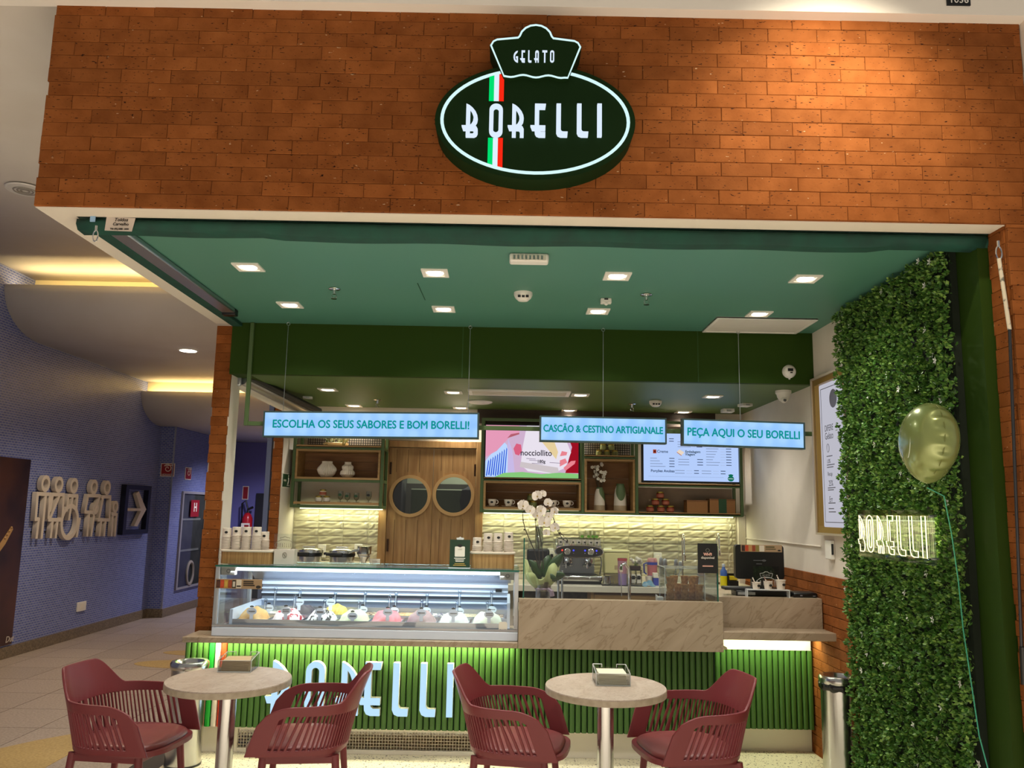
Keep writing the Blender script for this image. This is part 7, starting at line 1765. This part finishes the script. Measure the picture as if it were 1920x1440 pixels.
g = atx(8, 1020, XC+.022); b = MB(); b.add([(XC+.0215, g.y-.15, g.z-.16), (XC+.0215, g.y+.02, g.z+.0), (XC+.0215, g.y+.13, g.z+.15), (XC+.0215, g.y+.08, g.z+.17), (XC+.0215, g.y-.18, g.z-.10)], [(0, 1, 2, 3, 4)]); b.build('guitar_head', mat('poster_tan', '#b08a5a', .5), t)
b = MB(); [b.ball((XC+.024, g.y+.0+.03*k, g.z+.06+.035*k), .012, 6) for k in range(4)]; b.build('tuning_peg', MATS['poster_tan'], t)
f_ = atx(12, 1200, XC+.021); write(t, 'Dut', .09, (XC+.0215, f_.y+.05, f_.z), PICT, right=(0, 1, 0), shear=.2)
def wall_plate(px0, py0, px1, py1): pass
p = atx(151, 1137, XC); t = thing('wall_outlet', 'white outlet plate low on the blue mosaic wall', 'outlet', p); b = MB(); b.box(XC, XC+.02, p.y-.10, p.y+.10, p.z-.055, p.z+.055); b.build('plate', WHITE_P, t, .004); b = MB(); b.box(XC+.02, XC+.023, p.y-.04, p.y+.04, p.z-.03, p.z+.03); b.build('socket', PAPER, t)
RED = mat('sign_red', '#8f1420', .45)
def red_sign(label, M_, w_, h_, txt, spiral=True, cat='sign', size=.05):
    c_ = M_.translation; t = thing('fire_sign', label, cat, c_-Vector((0, 0, h_/2)), 'red fire equipment signs')
    place('border', curve_mesh('border', [[(-w_/2, -h_/2), (w_/2, -h_/2), (w_/2, h_/2), (-w_/2, h_/2)]], .008, M_), PAPER, t)
    place('red_field', curve_mesh('red_field', [[(-w_/2+.012, -h_/2+.012), (w_/2-.012, -h_/2+.012), (w_/2-.012, h_/2-.012), (-w_/2+.012, h_/2-.012)]], .002, M_ @ Matrix.Translation((0, 0, .008))), RED, t)
    if spiral:
        b = MB(); b.tube([M_ @ Vector(((.012+.0042*i)*math.cos(.55*i)*w_/.22*.9, (.012+.0042*i)*math.sin(.55*i)*w_/.22*.9+.02, .011)) for i in range(17)]+[M_ @ Vector((w_*.40, h_*.36, .011))], .006, 5); b.build('hose_symbol', PAPER, t)
    if txt: place('lettering', text_mesh('lettering', txt, size, M_ @ Matrix.Translation((0, (-h_*.36 if spiral else 0), .0105)), .002), PAPER, t)
v = at(314, 881, 12.235); red_sign('red square sign with hose spiral and HIDRANTE on the blue corner wall', basis((v.x, 12.248, v.z)), .205, .195, 'HIDRANTE', True, size=.034)
v = atx(354, 888, -4.945); red_sign('smaller red hose spiral sign above the hydrant cabinet', basis((-4.958, v.y, v.z), (0, 1, 0), (0, 0, 1)), .24, .19, '', True)
# hydrant cabinet
ya_, yb_ = atx(336, 1000, -4.95).y, atx(382, 1000, -4.95).y; zt_, zb_ = atx(360, 922, -4.95).z, atx(345, 1103, -4.95).z
t = thing('hydrant_cabinet', 'recessed glass-fronted hydrant cabinet with a red H plate in the blue wall', 'cabinet', (-4.94, (ya_+yb_)/2, zb_))
Mh = basis((-4.962, 0, 0), (0, 1, 0), (0, 0, 1))
place('frame', curve_mesh('frame', [[(ya_, zb_), (yb_, zb_), (yb_, zt_), (ya_, zt_)], [(ya_+.05, zb_+.035), (yb_-.05, zb_+.035), (yb_-.05, zt_-.035), (ya_+.05, zt_-.035)]], .03, Mh), mat('cabinet_frame', '#8f8d94', .5), t)
b = MB(); b.box(-4.9585, -4.955, ya_+.05, yb_-.05, zb_+.03, zt_-.03); b.build('dark_interior', mat('cabinet_grey', '#8a857c', .6, c2='#6a655f', scale=3), t)
b = MB(); b.box(-4.937, -4.934, ya_+.05, yb_-.05, zb_+.03, zt_-.03); b.build('glass_door', pane('cabinet_glass', '#dfe3e5', .06, rmax=.25), t)
hm = (ya_+yb_)/2
for z in (zb_+(zt_-zb_)*.38, zb_+(zt_-zb_)*.70): b = MB(); b.box(-4.955, -4.945, ya_+.06, yb_-.2, z, z+.03); b.build('shelf', PAPER, t)
b = MB(); b.tube([(-4.947, hm+.13*math.cos(2*PI*i/28), zb_+.22+.17*math.sin(2*PI*i/28)) for i in range(28)], .03, 6, closed=True); b.build('hose_coil', mat('hose_cream', '#8d857c', .8), t)
v = at(347, 953, 12.9); Mq = basis((-4.928, hm-.02, v.z), (0, 1, 0), (0, 0, 1))
place('h_plate', curve_mesh('h_plate', [[(-.17, -.13), (.17, -.13), (.17, .13), (-.17, .13)]], .006, Mq), RED, t); place('lettering', text_mesh('lettering', 'H', .19, Mq @ Matrix.Translation((0, .01, .007)), .003, .004), PAPER, t)
b = MB(); b.box(-4.93, -4.90, yb_-.09, yb_-.05, zb_+.55, zb_+.72); b.build('latch', BLACK, t, .004)
# extinguisher on the end wall
v = at(463, 985, 14.88); t = thing('fire_extinguisher', 'red fire extinguisher with black hose hung in the corridor behind the side opening', 'fire extinguisher', (v.x, 14.88, v.z-.28))
MB().lathe([(.085, 0), (.09, .02), (.09, .40), (.06, .47), (.03, .50)], n=24).build('cylinder', mat('extinguisher_red', '#b01622', .3), t, local=True)
b = MB(); b.box(-.075, .075, -.092, -.0885, .12, .32); b.build('label', PAPER, t, local=True); b = MB(); b.box(-.02, .06, -.094, -.092, .15, .29); b.build('label_print', RED, t, local=True)
MB().tube([(.02, 0, .50), (-.05, 0, .72), (-.11, 0, .66), (-.10, 0, .4), (-.12, 0, .15)], .016, 8).build('hose', BLACK, t, local=True)
MB().tube([(0, 0, .50), (0, 0, .56), (.09, -.01, .60)], .022, 8).build('valve', BLACK, t, local=True)
b = MB(); b.box(-.03, .03, .085, .12, .25, .33); b.build('bracket', STEEL_R, t, local=True)
v = at(459, 924, 14.95); red_sign('narrow red extinguisher sign above the fire extinguisher', basis((v.x, 14.995, v.z)), .11, .24, '', False)
v0, v1 = at(481, 925, 14.96), at(500, 925, 14.96); b = MB(); b.box(v0.x, v1.x+.1, 14.95, 14.99, 0, at(490, 925, 14.96).z); tag(b.build('corridor_doorway', mat('dark_navy', '#0a0b18', .6)), 'dark doorway at the end of the corridor behind the extinguisher', 'door');
